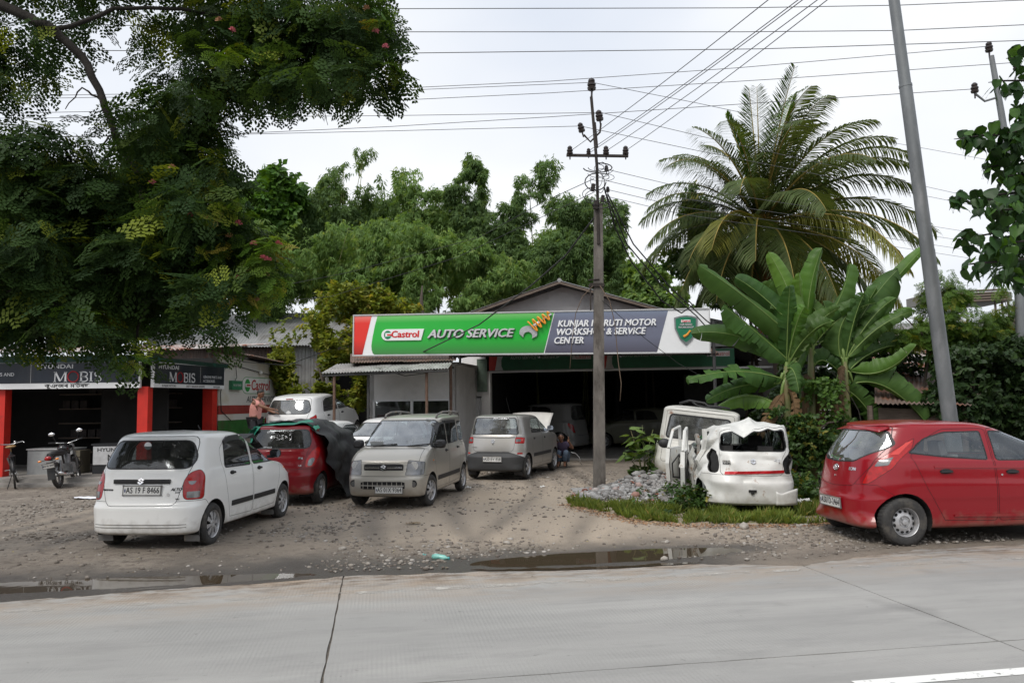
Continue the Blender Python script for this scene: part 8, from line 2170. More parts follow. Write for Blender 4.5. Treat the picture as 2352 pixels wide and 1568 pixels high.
clump('dark_shrub', 'dark undergrowth behind the banana stems', 'shrub', px((1830, 960, 70, 70), (1920, 930, 60, 100), (1980, 960, 80, 70), (2080, 970, 90, 70), (1760, 990, 60, 50, .8), (1900, 1030, 110, 50), (2050, 1040, 100, 50), (1860, 880, 70, 60), (1980, 870, 80, 50), Y=18.3), 9000, M_SHD, .15, BL, 2, G2, 54, 18.3, stem='limb', smat=M_BARK)
clump('dark_shrub', 'leafy shrub hiding the foot of the banana stems', 'shrub', px((1750, 1010, 50, 40, .7), (1835, 985, 40, 60), (1880, 1000, 50, 60), (1850, 940, 40, 40, .7), (1960, 1000, 50, 50), Y=16.3), 3400, M_SHR, .12, BL, 2, G2, 58, 16.3, stem='limb', smat=M_BARK)
clump('creeper', 'creeper with small heart leaves climbing the banana stems', 'creeper', px((1905, 890, 18, 60), (1925, 950, 24, 60), (1915, 1010, 34, 40), Y=16.4), 900, leaf_mat('creeper_leaf', (.055, .115, .022), (.09, .17, .03), .35, .5), .085, [heart := (np.array([(0, 0, 0), (.5, .5, -.1), (1, 0, -.2), (.5, -.5, -.1)]), np.array([(0, 1, 2, 3)]))], 2, G2, 55, 16.4, stem='vine', smat=M_BARKD, rad=.012)
clump('young_palm', 'dark spiky palm leaves at the right edge behind the shrubs', 'palm', px((2330, 650, 50, 50), (2310, 720, 60, 40), (2370, 690, 50, 60), Y=19), 420, M_SHD, .75, [tuft(k + 50, 9, 1.0, .05, 1.0, .2) for k in range(3)], 2, G2, 56, 19, stem='stem', smat=M_BARK)
clump('far_tree', 'broad tree far behind the right roofs', 'tree', px((2080, 800, 90, 60), (2250, 810, 110, 60), (2400, 780, 110, 90), (1990, 760, 60, 60, .6), Y=30), 4200, M_SHR, .34, BL, 3, G2, 57, 30, stem='limb', smat=M_BARK)
# ---- grass strip, weeds and fallen leaves
def in_poly(x, y, poly):
 c = np.zeros(len(x), bool); n = len(poly)
 for i in range(n):
  (x0, y0), (x1, y1) = poly[i], poly[(i + 1) % n]
  if y0 == y1: continue
  c ^= ((y0 > y) != (y1 > y)) & (x < (x1 - x0) * (y - y0) / (y1 - y0) + x0)
 return c
GP = [(1.0, 14.3), (1.25, 13.5), (1.65, 12.75), (2.0, 12.1), (2.7, 11.75), (3.6, 11.70), (4.5, 11.80), (5.0, 12.1), (5.5, 12.9), (5.7, 13.9), (5.2, 14.6), (4.4, 13.2), (2.9, 12.9), (2.2, 13.1), (1.7, 14.0), (1.35, 14.7)]
def mk_grass():
 g = np.random.default_rng(77); n = 62000
 x, y = g.uniform(.8, 6, n), g.uniform(11.5, 14.8, n)
 k = in_poly(x + .5 * (fbm(x * 5, y * 5) - .5), y + .6 * (fbm(x * 4 + 5, y * 4) - .5), GP) & (fbm(x * 3.2, y * 3.2) > .43)
 x, y = x[k], y[k]; n = len(x); S = g.uniform(.05, .20, n) * (.15 + 1.7 * fbm(x * 2.5, y * 2.5) ** 1.5)
 bl = [(np.array([(-.06, 0, 0), (.06, 0, 0), (.045 + .12 * q, .10, .55), (-.02 + .12 * q, .12, .55), (.03 + .35 * q, .38, 1.0)]), np.array([(0, 1, 2, 3), (3, 2, 4, 4)])) for q in (-1, 0, 1)]
 V = []; F = []; A = g.uniform(0, 6.28, n)
 P = np.stack([x, y, yard_z(x, y) - .005], -1)
 Vv, Ff, Rn = scatter([(v, np.array([(0, 1, 2, 3)])) for v, f in [(np.concatenate([b_[0][:2], b_[0][4:5], b_[0][3:4]]), 0) for b_ in bl]], P, S, A, .45, 5)
 tag(np_obj('grass', Vv, Ff, leaf_mat('grass_blade', (.10, .155, .028), (.20, .25, .05), .4, .6, (.36, .29, .11)), attr=Rn), 'strip of ragged green grass in front of the wrecked car', 'grass', kind='stuff')
 n = 2600; t = g.random(n); i = g.integers(0, 8, n); E_ = np.array(GP[:9]); a, b_ = E_[i], E_[i + 1]
 q = a + (b_ - a) * t[:, None] + g.normal(0, .10, (n, 2)) + np.array([-.05, -.14])
 P = np.stack([q[:, 0], q[:, 1], yard_z(q[:, 0], q[:, 1]) + .006], -1)
 lv = (np.array([(-.5, 0, .05), (0, .28, .12), (.5, 0, .02), (0, -.28, .1)]), np.array([(0, 1, 2, 3)]))
 V, F, Rn = scatter([lv], P, g.uniform(.02, .055, n), g.uniform(0, 6.28, n), .5, 6)
 tag(np_obj('fallen_leaves', V, F, leaf_like('dry_leaf', [(0, (.20, .10, .05)), (.5, (.34, .19, .10)), (1, (.46, .33, .20))]), attr=Rn), 'dry orange brown leaves along the edge of the grass', 'leaves', kind='stuff')
 n = 900; x = g.uniform(-9, 6, n); y = g.uniform(8.4, 13, n); u_, v_ = x * RU.x + y * RU.y, x * RV.x + y * RV.y; k = (v_ > dirt_edge(u_) - .5) & (puddle_d(u_, v_) < -.2); x, y = x[k], y[k]
 on = (x * RV.x + y * RV.y) < dirt_edge(x * RU.x + y * RU.y) + .1
 P = np.stack([x, y, np.where(on, .006, yard_z(x, y) + .008)], -1)
 V, F, Rn = scatter([lv, (lv[0] * np.array([1.6, .25, 1]), lv[1])], P, g.uniform(.012, .035, len(x)), g.uniform(0, 6.28, len(x)), .3, 7)
 tag(np_obj('leaf_litter', V, F, leaf_like('litter', [(0, (.10, .07, .05)), (.6, (.22, .16, .10)), (.9, (.34, .30, .12)), (1, (.5, .42, .10))]), attr=Rn), 'scattered bits of leaf and straw on the yard', 'litter', kind='stuff')
 g2 = random.Random(6)
 wl = [('low green weeds in front of the wreck, under its left corner', 2.95, 13.0), ('green weeds between the wreck and the red hatchback', 5.05, 14.3), ('weeds at the foot of the banana stems', 5.1, 15.3)]
 for k, (lb, x, y) in enumerate(wl):
  T = thing('weeds', lb, 'weeds', (x, y, yz(x, y)), group='weeds round the wrecks'); n = 420
  P = np.stack([g.normal(0, .33, n), g.normal(0, .25, n), g.random(n) ** 1.5 * .42], -1)
  V, F, Rn = spread_leaves(BL, P, g.uniform(.06, .13, n), orient(n, g, (-.6, .7), None, .5), g)
  np_obj('foliage', V, F, M_SHR, T, Rn)
mk_grass()
def mk_rubble():
 g = np.random.default_rng(8); n = 1500
 r_ = g.random(n) ** .6; a = g.uniform(0, 6.28, n); x, y = 2.35 + r_ * 1.25 * np.cos(a), 15.35 + r_ * 1.5 * np.sin(a)
 hgt = .40 * np.exp(-((x - 2.75) / .75) ** 2 - ((y - 15.9) / .9) ** 2) + .10 * np.exp(-((x - 2.0) / .9) ** 2 - ((y - 14.6) / .8) ** 2)
 S = .012 + .040 * g.random(n) ** 2 + .10 * g.random(n) ** 10
 P = np.stack([x, y, yard_z(x, y) + hgt * g.uniform(.75, 1.02, n)], -1)
 V, F, Rn = scatter([rock_template(k + 60) for k in range(4)], P, S, g.uniform(0, 6.28, n), .6, 9)
 tag(np_obj('rubble_heap', V, F, leaf_like('rubble', [(0, (.16, .15, .14)), (.5, (.26, .255, .25)), (.9, (.40, .40, .39)), (.96, (.28, .10, .06)), (1, (.16, .06, .04))]), attr=Rn), 'heap of pale rubble and ash beside the wrecked car', 'rubble', kind='stuff')
 b = MB(); b.grid(lambda u_, v_: (2.35 + (u_ - .5) * 2.3, 15.35 + (v_ - .5) * 2.9, yz(2.35, 15.35) - .02 + .38 * math.exp(-(((u_ - .5) * 2.3 - .4) / .75) ** 2 - (((v_ - .5) * 2.9 - .55) / .9) ** 2) * (1 if 0 < u_ < 1 and 0 < v_ < 1 else 0)), 20, 20)
 tag(b.build('ash_mound', mat('ash_soil', (.30, .29, .28), .95, var=.3, vs=6, bump=.6, bs=20), None, True), 'grey ash mound under the rubble beside the wreck', 'mound', kind='structure')
 for k, (dx, dy, Y, an, L_) in enumerate(((1470, 1128, 15.2, 12, 1.5), (1490, 1138, 14.9, 5, 1.3), (1500, 1120, 15.4, 20, 1.1))):
  p = at(dx, dy, Y); b = MB(); b.box((0, 0, 0), (L_, .14, .03)); o = b.build('plank', mat('grey_plank', (.27, .275, .27), .9, var=.3, vs=3, stretch=(1, 10, 10)), None, False, (p.x + .1, p.y, max(p.z, .08)), (0, R(-6), R(an)))
  tag(o, ('long grey plank lying lowest on the rubble', 'shorter grey plank in front of the long one on the rubble', 'grey plank sticking up under the open car door')[k], 'plank', 'planks on the rubble')
mk_rubble()
# ---- the wooded far side of the road behind the viewpoint, seen only in paint and glass
g = np.random.default_rng(91); n = 5200
P, d = blob_points([((x, -17 + (x * 7) % 3, 2.4 + (x * 13) % 2), (4.2, 2.2, 2.6)) for x in range(-36, 40, 6)], n, g)
V, F, rn = spread_leaves(BL, P, g.uniform(.5, .9, n), orient(n, g, (-.9, .3), None, .5), g)
tag(np_obj('far_thicket', V, F, M_SHR, None, rn), 'mass of dark foliage mirrored in the side of the cherry red car', 'thicket', kind='stuff')
# ------------------------------------------------------------------ poles and wires
M_CONC = mat('old_concrete_pole', (.15, .135, .12), .95, var=.35, vs=5, c2=(.07, .06, .052), s2=3, t2=(.48, .62), stretch=(1, 1, .35), bump=.4, bs=30)
M_IRON = mat('rusty_black_iron', (.035, .028, .024), .8, .2, var=.3)
M_INS = mat('brown_insulator', (.03, .022, .02), .3, var=.2)
M_GALV = mat('galvanised_steel', (.17, .18, .185), .5, .3, var=.25, vs=2.2, c2=(.26, .265, .27), s2=3.0, t2=(.52, .7), stretch=(1, 1, .4))
M_WIRE = mat('aluminium_wire', (.10, .10, .105), .6, .2)
def insulator(par, p, s=1.0, tilt=None, base=None):
 M = Matrix.Translation(p) @ (tilt or Matrix.Identity(4)) @ Matrix.Scale(s, 4)
 b = MB(); b.lathe([(.012, -.10), (.015, 0), (.055, .0), (.062, .03), (.040, .055), (.058, .06), (.060, .085), (.036, .11), (.048, .115), (.046, .14), (.02, .165), (.001, .17)], 12, M); return b.build('insulator', M_INS, par, 40)
def sag(p, q, s=0.0, n=14):
 p, q = Vector(p), Vector(q)
 return [p + (q - p) * (i / n) - Vector((0, 0, s * 4 * (i / n) * (1 - i / n))) for i in range(n + 1)]
def mk_power_pole():
 o = Vector((1.75, 16.25, 0)); T = thing('power_pole', 'weathered concrete power pole with crossarm standing in front of the sign', 'power pole', o)
 Y = 16.25; P = lambda x, y, d=0: at(x, y, Y + d) - o
 top = P(1374, 468)
 b = MB(); w0, w1 = .12, .085
 def ring(c, w): return [Vector((c.x + sx * w, c.y + sy * w * .85, c.z)) for sx, sy in ((-1, -1), (-.75, -1.1), (.75, -1.1), (1, -1), (1, 1), (-1, 1))]
 cs = [Vector((0, 0, -.2)), top * .35, top * .7, top]; rows = [ring(c, w0 + (w1 - w0) * i / 3) for i, c in enumerate(cs)]
 vs = [v for r_ in rows for v in r_]; fs = [(i * 6 + k, i * 6 + (k + 1) % 6, (i + 1) * 6 + (k + 1) % 6, (i + 1) * 6 + k) for i in range(3) for k in range(6)] + [(18, 19, 20, 21, 22, 23)]
 b.add(vs, fs); b.build('shaft', M_CONC, T)
 for zz in (P(1370, 655),):
  b = MB(); b.box((zz.x, zz.y, zz.z), (.30, .26, .07)); b.tube([(zz.x - .18, zz.y - .1, zz.z + .1), (zz.x + .05, zz.y - .1, zz.z + .12)], .015, 5); b.box((zz.x - .14, zz.y - .1, zz.z - .28), (.03, .03, .5)); b.build('iron_clamp', M_IRON, T)
 b = MB(); b.tube([P(1375, 560, -.1), P(1371, 380, -.05), P(1364, 290), P(1358, 222)], .032, 6); b.box(P(1368, 310), (.06, .05, .55), (0, R(-4), 0)); b.build('steel_extension', M_IRON, T)
 b = MB(); b.tube([P(1358, 222), P(1360, 210), P(1360, 203)], .018, 6); b.build('top_pin', M_IRON, T)
 b = MB(); a, c = P(1301, 356), P(1443, 358); b.box((a + c) / 2, ((c - a).length, .06, .05), (0, -math.atan2(c.z - a.z, c.x - a.x), 0)); b.build('crossarm', M_IRON, T)
 for x in (1309, 1392, 1437): insulator(T, P(x, 354), 1.1)
 insulator(T, P(1352, 354), .8); insulator(T, P(1359, 206), 1.55)
 b = MB(); b.tube([P(1341, 309), P(1356, 325), P(1378, 303), P(1380, 283)], .022, 5); b.build('v_bracket', M_IRON, T)
 insulator(T, P(1337, 302), 1.2, Matrix.Rotation(R(-14), 4, 'Y')); insulator(T, P(1378, 276), 1.35, Matrix.Rotation(R(-8), 4, 'Y'))
 insulator(T, P(1393, 392), .75); insulator(T, P(1396, 440), .7)
 g = random.Random(4)
 for k in range(13):                                      # loops of service cable round the pole
  x0, y0 = g.uniform(1362, 1392), g.uniform(365, 470); pts = []
  w_, h_ = g.uniform(8, 34), g.uniform(10, 50); sgn = 1 if g.random() < .72 else -1
  for i in range(13):
   a = i / 12 * math.pi * g.uniform(1.2, 1.25) * 1.2; pts.append(P(x0 + sgn * w_ * math.sin(a), y0 + h_ * (1 - math.cos(a)) / 2, -.16 + .05 * math.sin(a * 2)))
  b = MB(); b.tube(pts, g.choice((.006, .008, .013)), 5, caps=False); b.build('cable_loop', M_RUB0, T, True)
 for (x, y, s_) in ((1362, 430, .07), (1368, 470, .08), (1384, 455, .06)):
  b = MB(); b.box(P(x, y, -.12), (s_, s_, s_ * 2.2), (0, .2, .3)); b.build('junction_box', M_IRON, T)
 for nm, pts, r_ in (('hanging_wire', [(1362, 655), (1338, 680), (1322, 720), (1314, 780), (1309, 845)], .008), ('hanging_wire', [(1378, 655), (1400, 690), (1412, 740), (1420, 830), (1427, 880), (1424, 920)], .009)):
  b = MB(); b.tube([P(x, y, -.25) for x, y in pts], r_, 5); b.build(nm, mat('rust_wire', (.13, .09, .06), .8), T, True)
mk_power_pole()
def wire(name, label, pts, r_=.006, cat='wire', grp='overhead wires', s=0.0, m=None):
 """pts: (px, py, Y) along the wire"""
 Q = [at(*p) for p in pts]; o = Q[0]; out = []
 for a, c in zip(Q, Q[1:]):
  seg = sag(a, c, s / max(1, len(Q) - 1)); out += seg if not out else seg[1:]
 b = MB(); b.tube([p - o for p in out], r_, 5); ob = b.build(name, m or M_WIRE, None, True); ob.location = o
 return tag(ob, label, cat, grp)
def mk_wires():
 A = [('topmost of the long wires crossing the sky', [(-200, -10, 13), (400, 5, 13), (890, 20, 13.1), (1700, 18, 13.4), (2060, 12, 13.6), (2500, -6, 13.8)]),
  ('second from top of the long wires crossing the sky', [(-200, 46, 13), (370, 60, 13), (900, 73, 13.1), (1700, 73, 13.4), (2060, 70, 13.6), (2500, 50, 13.8)]),
  ('third from top of the long wires crossing the sky', [(-200, 106, 13), (60, 114, 13), (910, 122, 13.1), (1750, 112, 13.4), (2500, 88, 13.8)]),
  ('wire rising to the top insulator of the far right pole', [(-100, 222, 19), (520, 212, 18.6), (880, 204, 18.2), (1263, 186, 18), (1700, 155, 17.6), (2270, 106, 17)]),
  ('wire rising to the right insulator of the far right pole', [(-100, 262, 19), (500, 250, 18.6), (1263, 213, 18), (1800, 180, 17.5), (2336, 143, 17)]),
  ('wire rising to the left insulator of the far right pole', [(-100, 318, 19), (510, 308, 18.6), (900, 290, 18.3), (1263, 268, 18), (1800, 232, 17.5), (2238, 204, 17)]),
  ('wire from the concrete pole top running left', [(1357, 189, 16.25), (900, 208, 16.6), (300, 222, 17), (-200, 230, 17.3)]),
  ('wire from the right bracket insulator of the concrete pole running left', [(1377, 258, 16.25), (900, 265, 16.6), (505, 268, 17), (-200, 272, 17.4)]),
  ('wire from the left bracket insulator of the concrete pole running left', [(1335, 289, 16.25), (900, 300, 16.6), (505, 309, 17), (-200, 316, 17.4)]),
  ('wire from the concrete pole top running down to the right', [(1360, 189, 16.25), (1600, 236, 18), (1900, 300, 22), (2500, 408, 30)]),
  ('wire from the right bracket insulator running down to the right', [(1380, 258, 16.25), (1650, 322, 18), (2190, 442, 24), (2500, 508, 30)]),
  ('wire from the left bracket insulator running down to the right', [(1337, 290, 16.25), (1600, 345, 18), (2190, 462, 24), (2500, 525, 30)])]
 for lb, p in A: wire('overhead_wire', lb, p, .0075 if p[0][0] < 0 else .0065)
 for k, (y0, y1) in enumerate(((394, 545), (420, 565), (440, 585), (456, 604))):
  wire('service_wire', '%s of the four low wires running right from the concrete pole' % ('highest', 'second highest', 'third highest', 'lowest')[k], [(1392, y0 - 6, 16.2), (1560, y0 + 34, 18), (2500, y1 + 30, 30)], .006)
 for k, (x0, y0, x1) in enumerate(((1312, 345, 1735), (1352, 346, 1802), (1358, 348, 1812), (1394, 345, 1846), (1438, 345, 1870))):
  p0, p1 = (x0, y0, 16.25), (x1, 0, 9.0)
  a, c = at(*p0), at(*p1); e = a + (c - a) * 1.9
  b = MB(); b.tube([q - a for q in sag(a, e, .12, 20)], .006, 5); ob = b.build('overhead_wire', M_WIRE, None, True); ob.location = a
  tag(ob, '%s of the wires rising from the crossarm to the top of the picture' % ('leftmost', 'second from left', 'middle one', 'fourth from left', 'rightmost')[k], 'wire', 'overhead wires')
 T2 = [('thick black cable from the concrete pole down to the left end of the canopy', [(1364, 500, 16.2), (1300, 585, 17.5), (1220, 655, 19), (1100, 745, 21), (958, 814, 23)], .018),
  ('upper thin service wire falling left from the concrete pole to the shed', [(1364, 410, 16.2), (1250, 462, 19), (1100, 545, 22), (800, 625, 25), (520, 680, 27)], .008),
  ('lower thin service wire falling left from the concrete pole to the shed', [(1366, 440, 16.2), (1240, 500, 19), (1050, 590, 22), (760, 680, 25), (500, 705, 27)], .008),
  ('sagging black cable from the pole with a hook above the shield', [(1388, 430, 16.2), (1412, 520, 17), (1450, 600, 18), (1520, 690, 19.5), (1565, 718, 20.3), (1592, 700, 20.8), (1582, 690, 21)], .018),
  ('left one of two black cables hanging from pole to the shield end of the sign', [(1390, 440, 16.2), (1440, 560, 17.4), (1520, 655, 18.8), (1600, 725, 20.2), (1640, 770, 20.6)], .016),
  ('right one of two black cables hanging from pole to the shield end of the sign', [(1396, 445, 16.2), (1455, 560, 17.4), (1540, 660, 18.8), (1622, 735, 20.2), (1655, 760, 20.6)], .016),
  ('thin wire crossing the grey part of the sign down to the banana leaves', [(1384, 690, 16.1), (1480, 775, 17), (1560, 835, 17.6), (1620, 868, 18)], .007),
  ('sagging cable under the office awning', [(870, 845, 21.5), (930, 862, 21.6), (980, 856, 21.6), (1020, 840, 21.6)], .012),
  ('pair of loose cables slung from the shop eave to the yellow green tree', [(480, 812, 21), (560, 830, 22), (660, 838, 23), (760, 800, 25)], .012)]
 for lb, p, r_ in T2: wire('service_cable', lb, p, r_, 'cable', 'service cables', 0.0, M_RUB0)
mk_wires()
def mk_lamp_pole():
 Y = 13.0; base = at(2197, 1010, Y); o = Vector((base.x + .04, Y, 0)); T = thing('lamp_pole', 'tall leaning galvanised steel lamp pole behind the cherry red hatchback', 'lamp pole', o)
 ax = (at(2067, 0, Y) - at(2197, 968, Y)).normalized(); L_ = 13.0
 pts = [ax * (L_ * f) for f in (0, .12, .1201, .34, .3401, .56, .5601, 1.0)]
 b = MB(); b.tube([p - Vector((0, 0, .1)) for p in pts], [.126, .124, .119, .114, .108, .101, .094, .068], 20); b.build('shaft', M_GALV, T, 50)
 for f in (.12, .34, .56):
  b = MB(); c = ax * (L_ * f); b.tube([c - ax * .02 - Vector((0, 0, .1)), c + ax * .02 - Vector((0, 0, .1))], .127 - .036 * f, 18); b.build('joint_ring', M_GALV, T, 40)
 c = ax * L_; b = MB(); b.tube([c, c + Vector((-.3, -.6, .5)), c + Vector((-.4, -1.8, .7))], .03, 8); b.build('arm', M_GALV, T, True)
 b = MB(); b.box(c + Vector((-.42, -2.0, .70)), (.22, .6, .10), None, 0, .8); b.build('lantern', M_GALV, T)
mk_lamp_pole()
def mk_far_pole():
 Y = 17.0; o = at(2345, 900, Y); o = Vector((o.x, Y, 0)); T = thing('steel_power_pole', 'steel power pole with three stacked insulators behind the right tree', 'power pole', o); P = lambda x, y: at(x, y, Y) - o
 b = MB(); b.tube([(0, 0, -.1), P(2335, 480), P(2300, 260), P(2277, 128)], [.13, .09, .07, .055], 12); b.build('shaft', M_GALV, T, 50)
 for (x, y) in ((2272, 118), (2239, 212), (2336, 160)): insulator(T, P(x, y), 1.35)
 b = MB(); b.tube([P(2239, 214), P(2262, 232), P(2295, 222), P(2325, 200), P(2337, 165)], .025, 6); b.build('bracket', M_GALV, T)
mk_far_pole()
# ------------------------------------------------------------------ people, two-wheelers, small things
def skin_mesh(joints, edges, root, sub=2):
 """surface grown round a skeleton: joints name -> (pos, radius or (rx, ry))"""
 names = list(joints); me = bpy.data.meshes.new('skeleton')
 me.from_pydata([joints[n][0] for n in names], [(names.index(a), names.index(b)) for a, b in edges], [])
 o = bpy.data.objects.new('skeleton', me); link(o)
 o.modifiers.new('skin', 'SKIN'); md = o.modifiers.new('sub', 'SUBSURF'); md.levels = md.render_levels = sub
 sv = me.skin_vertices[0].data
 for i, n in enumerate(names):
  r_ = joints[n][1]; sv[i].radius = r_ if isinstance(r_, tuple) else (r_, r_); sv[i].use_root = (n == root)
 dg = bpy.context.evaluated_depsgraph_get(); dg.update()
 m2 = bpy.data.meshes.new_from_object(o.evaluated_get(dg)); bpy.data.objects.remove(o)
 return m2
def mesh_to_mb(me):
 b = MB(); b.add([v.co[:] for v in me.vertices], [tuple(p.vertices) for p in me.polygons]); return b
M_SKIN = mat('brown_skin', (.19, .090, .052), .55, var=.08, vs=12)
M_HAIR = mat('black_hair', (.012, .010, .009), .6, var=.2)
def head_geo(b, c, face, s=1.0):
 """skull, jaw, nose and ears round centre c, looking along face"""
 f = Vector(face).normalized(); up = Vector((0, 0, 1)); up = (up - f * up.dot(f)).normalized(); rt = f.cross(up)
 Mh = Matrix((( rt.x, f.x, up.x, c[0]), (rt.y, f.y, up.y, c[1]), (rt.z, f.z, up.z, c[2]), (0, 0, 0, 1))) @ Matrix.Scale(s, 4)
 h = MB(); h.sphere((0, 0, .025), (.076, .095, .10), 16, 12)
 h.v = [((v[0] * (1 - .30 * max(0, -v[2] - .0) / .1), v[1] + .010 * max(0, -v[2]) / .1, v[2] * (1.0 if v[2] > 0 else 1.45))) for v in h.v]
 h.add([(0, .092, .04), (-.014, .090, .0), (.014, .090, .0), (0, .118, -.004), (0, .092, -.012)], [(0, 1, 3), (0, 3, 2), (1, 4, 3), (3, 4, 2)])
 for sg in (-1, 1): h.sphere((sg * .078, .0, .005), (.012, .026, .034), 8, 6)
 b.add([Mh @ Vector(v) for v in h.v], h.f)
 return Mh
def face_parts(par, Mh, beard=True):
 for sg in (-1, 1):
  b = MB(); b.sphere((sg * .030, .082, .020), (.012, .008, .007), 8, 6); b.v = [tuple(Mh @ Vector(v)) for v in b.v]; e = b.build('eye', mat('eye_dark', (.02, .015, .012), .3), par)
  b = MB(); b.box((sg * .031, .088, .040), (.036, .008, .008)); b.v = [tuple(Mh @ Vector(v)) for v in b.v]; b.build('eyebrow', M_HAIR, par)
 b = MB(); b.box((0, .094, -.052), (.042, .008, .010)); b.v = [tuple(Mh @ Vector(v)) for v in b.v]; b.build('mouth', mat('lips', (.16, .05, .04), .5), par)
 if beard:
  b = MB(); b.box((0, .096, -.036), (.05, .008, .010)); b.v = [tuple(Mh @ Vector(v)) for v in b.v]; b.build('moustache', M_HAIR, par)
 b = MB(); b.sphere((0, -.014, .045), (.085, .098, .096), 16, 10)
 b.v = [tuple(Mh @ Vector((v[0], v[1] - (.03 if v[2] < .05 else 0) * max(0, v[1]) / .1, max(v[2], .062 if v[1] > .03 else -.03)))) for v in b.v]; b.build('hair', M_HAIR, par, True)
def finger(b, pts, r_): b.tube(pts, [r_, r_ * .95, r_ * .9, r_ * .7][:len(pts)], 6)
def mk_standing():
 o = Vector((-6.80, 20.75, yz(-6.80, 20.75))); T = thing('person', 'person in pink shirt and dark trousers reaching to the white car', 'person', o, (0, 0, R(-8)))
 J = {'pel': ((0, 0, .92), (.13, .15)), 'bel': ((.01, 0, 1.08), (.115, .145)), 'che': ((.05, 0, 1.30), (.12, .165)), 'nek': ((.09, 0, 1.47), .058), 'hed': ((.12, 0, 1.54), .055),
  'sR': ((.06, -.17, 1.40), .062), 'eR': ((.30, -.19, 1.27), .045), 'wR': ((.54, -.12, 1.20), .030), 'hR': ((.60, -.10, 1.19), (.016, .036)),
  'sL': ((.06, .17, 1.40), .062), 'eL': ((.24, .20, 1.20), .045), 'wL': ((.46, .12, 1.12), .030), 'hL': ((.52, .10, 1.11), (.016, .036)),
  'hpR': ((0, -.09, .88), .088), 'kR': ((.05, -.10, .48), .060), 'aR': ((-.03, -.10, .08), .042), 'tR': ((.12, -.10, .03), (.035, .03)),
  'hpL': ((0, .09, .88), .088), 'kL': ((.02, .10, .48), .060), 'aL': ((-.06, .10, .08), .042), 'tL': ((.09, .10, .03), (.035, .03))}
 E_ = [('pel', 'bel'), ('bel', 'che'), ('che', 'nek'), ('nek', 'hed'), ('che', 'sR'), ('sR', 'eR'), ('eR', 'wR'), ('wR', 'hR'), ('che', 'sL'), ('sL', 'eL'), ('eL', 'wL'), ('wL', 'hL'), ('pel', 'hpR'), ('hpR', 'kR'), ('kR', 'aR'), ('aR', 'tR'), ('pel', 'hpL'), ('hpL', 'kL'), ('kL', 'aL'), ('aL', 'tL')]
 b = mesh_to_mb(skin_mesh(J, E_, 'pel')); Mh = head_geo(b, (.15, 0, 1.60), (.92, -.1, -.32))
 for hx, hy, hz in ((.60, -.10, 1.19), (.52, .10, 1.11)):
  for k in range(4): finger(b, [(hx, hy + .02 * (k - 1.5), hz), (hx + .05, hy + .021 * (k - 1.5), hz + .004), (hx + .08 - .005 * abs(k - 1), hy + .02 * (k - 1.5), hz - .018), (hx + .095, hy + .02 * (k - 1.5), hz - .035)], .009)
  finger(b, [(hx - .01, hy + .03, hz), (hx + .02, hy + .055, hz - .01), (hx + .05, hy + .06, hz - .025)], .010)
 b.build('body', M_SKIN, T, True); face_parts(T, Mh, False)
 def sub(keys, grow): return {k: (J[k][0], tuple(x + grow for x in J[k][1]) if isinstance(J[k][1], tuple) else J[k][1] + grow) for k in keys}
 sh = sub(('pel', 'bel', 'che', 'sR', 'sL'), .022); sh['nek'] = ((.08, 0, 1.43), .075); sh['mR'] = ((.22, -.185, 1.315), .062); sh['mL'] = ((.17, .188, 1.285), .062)
 me = skin_mesh(sh, [('pel', 'bel'), ('bel', 'che'), ('che', 'nek'), ('che', 'sR'), ('sR', 'mR'), ('che', 'sL'), ('sL', 'mL')], 'pel'); mesh_to_mb(me).build('shirt', mat('pink_shirt', (.66, .30, .26), .9, var=.10, vs=8, bump=.2, bs=14), T, True)
 tr = sub(('pel', 'hpR', 'kR', 'hpL', 'kL'), .018); tr['aR'] = ((-.03, -.10, .12), .062); tr['aL'] = ((-.06, .10, .12), .062)
 me = skin_mesh(tr, [('pel', 'hpR'), ('hpR', 'kR'), ('kR', 'aR'), ('pel', 'hpL'), ('hpL', 'kL'), ('kL', 'aL')], 'pel'); mesh_to_mb(me).build('trousers', mat('dark_trousers', (.022, .022, .026), .9), T, True)
mk_standing()
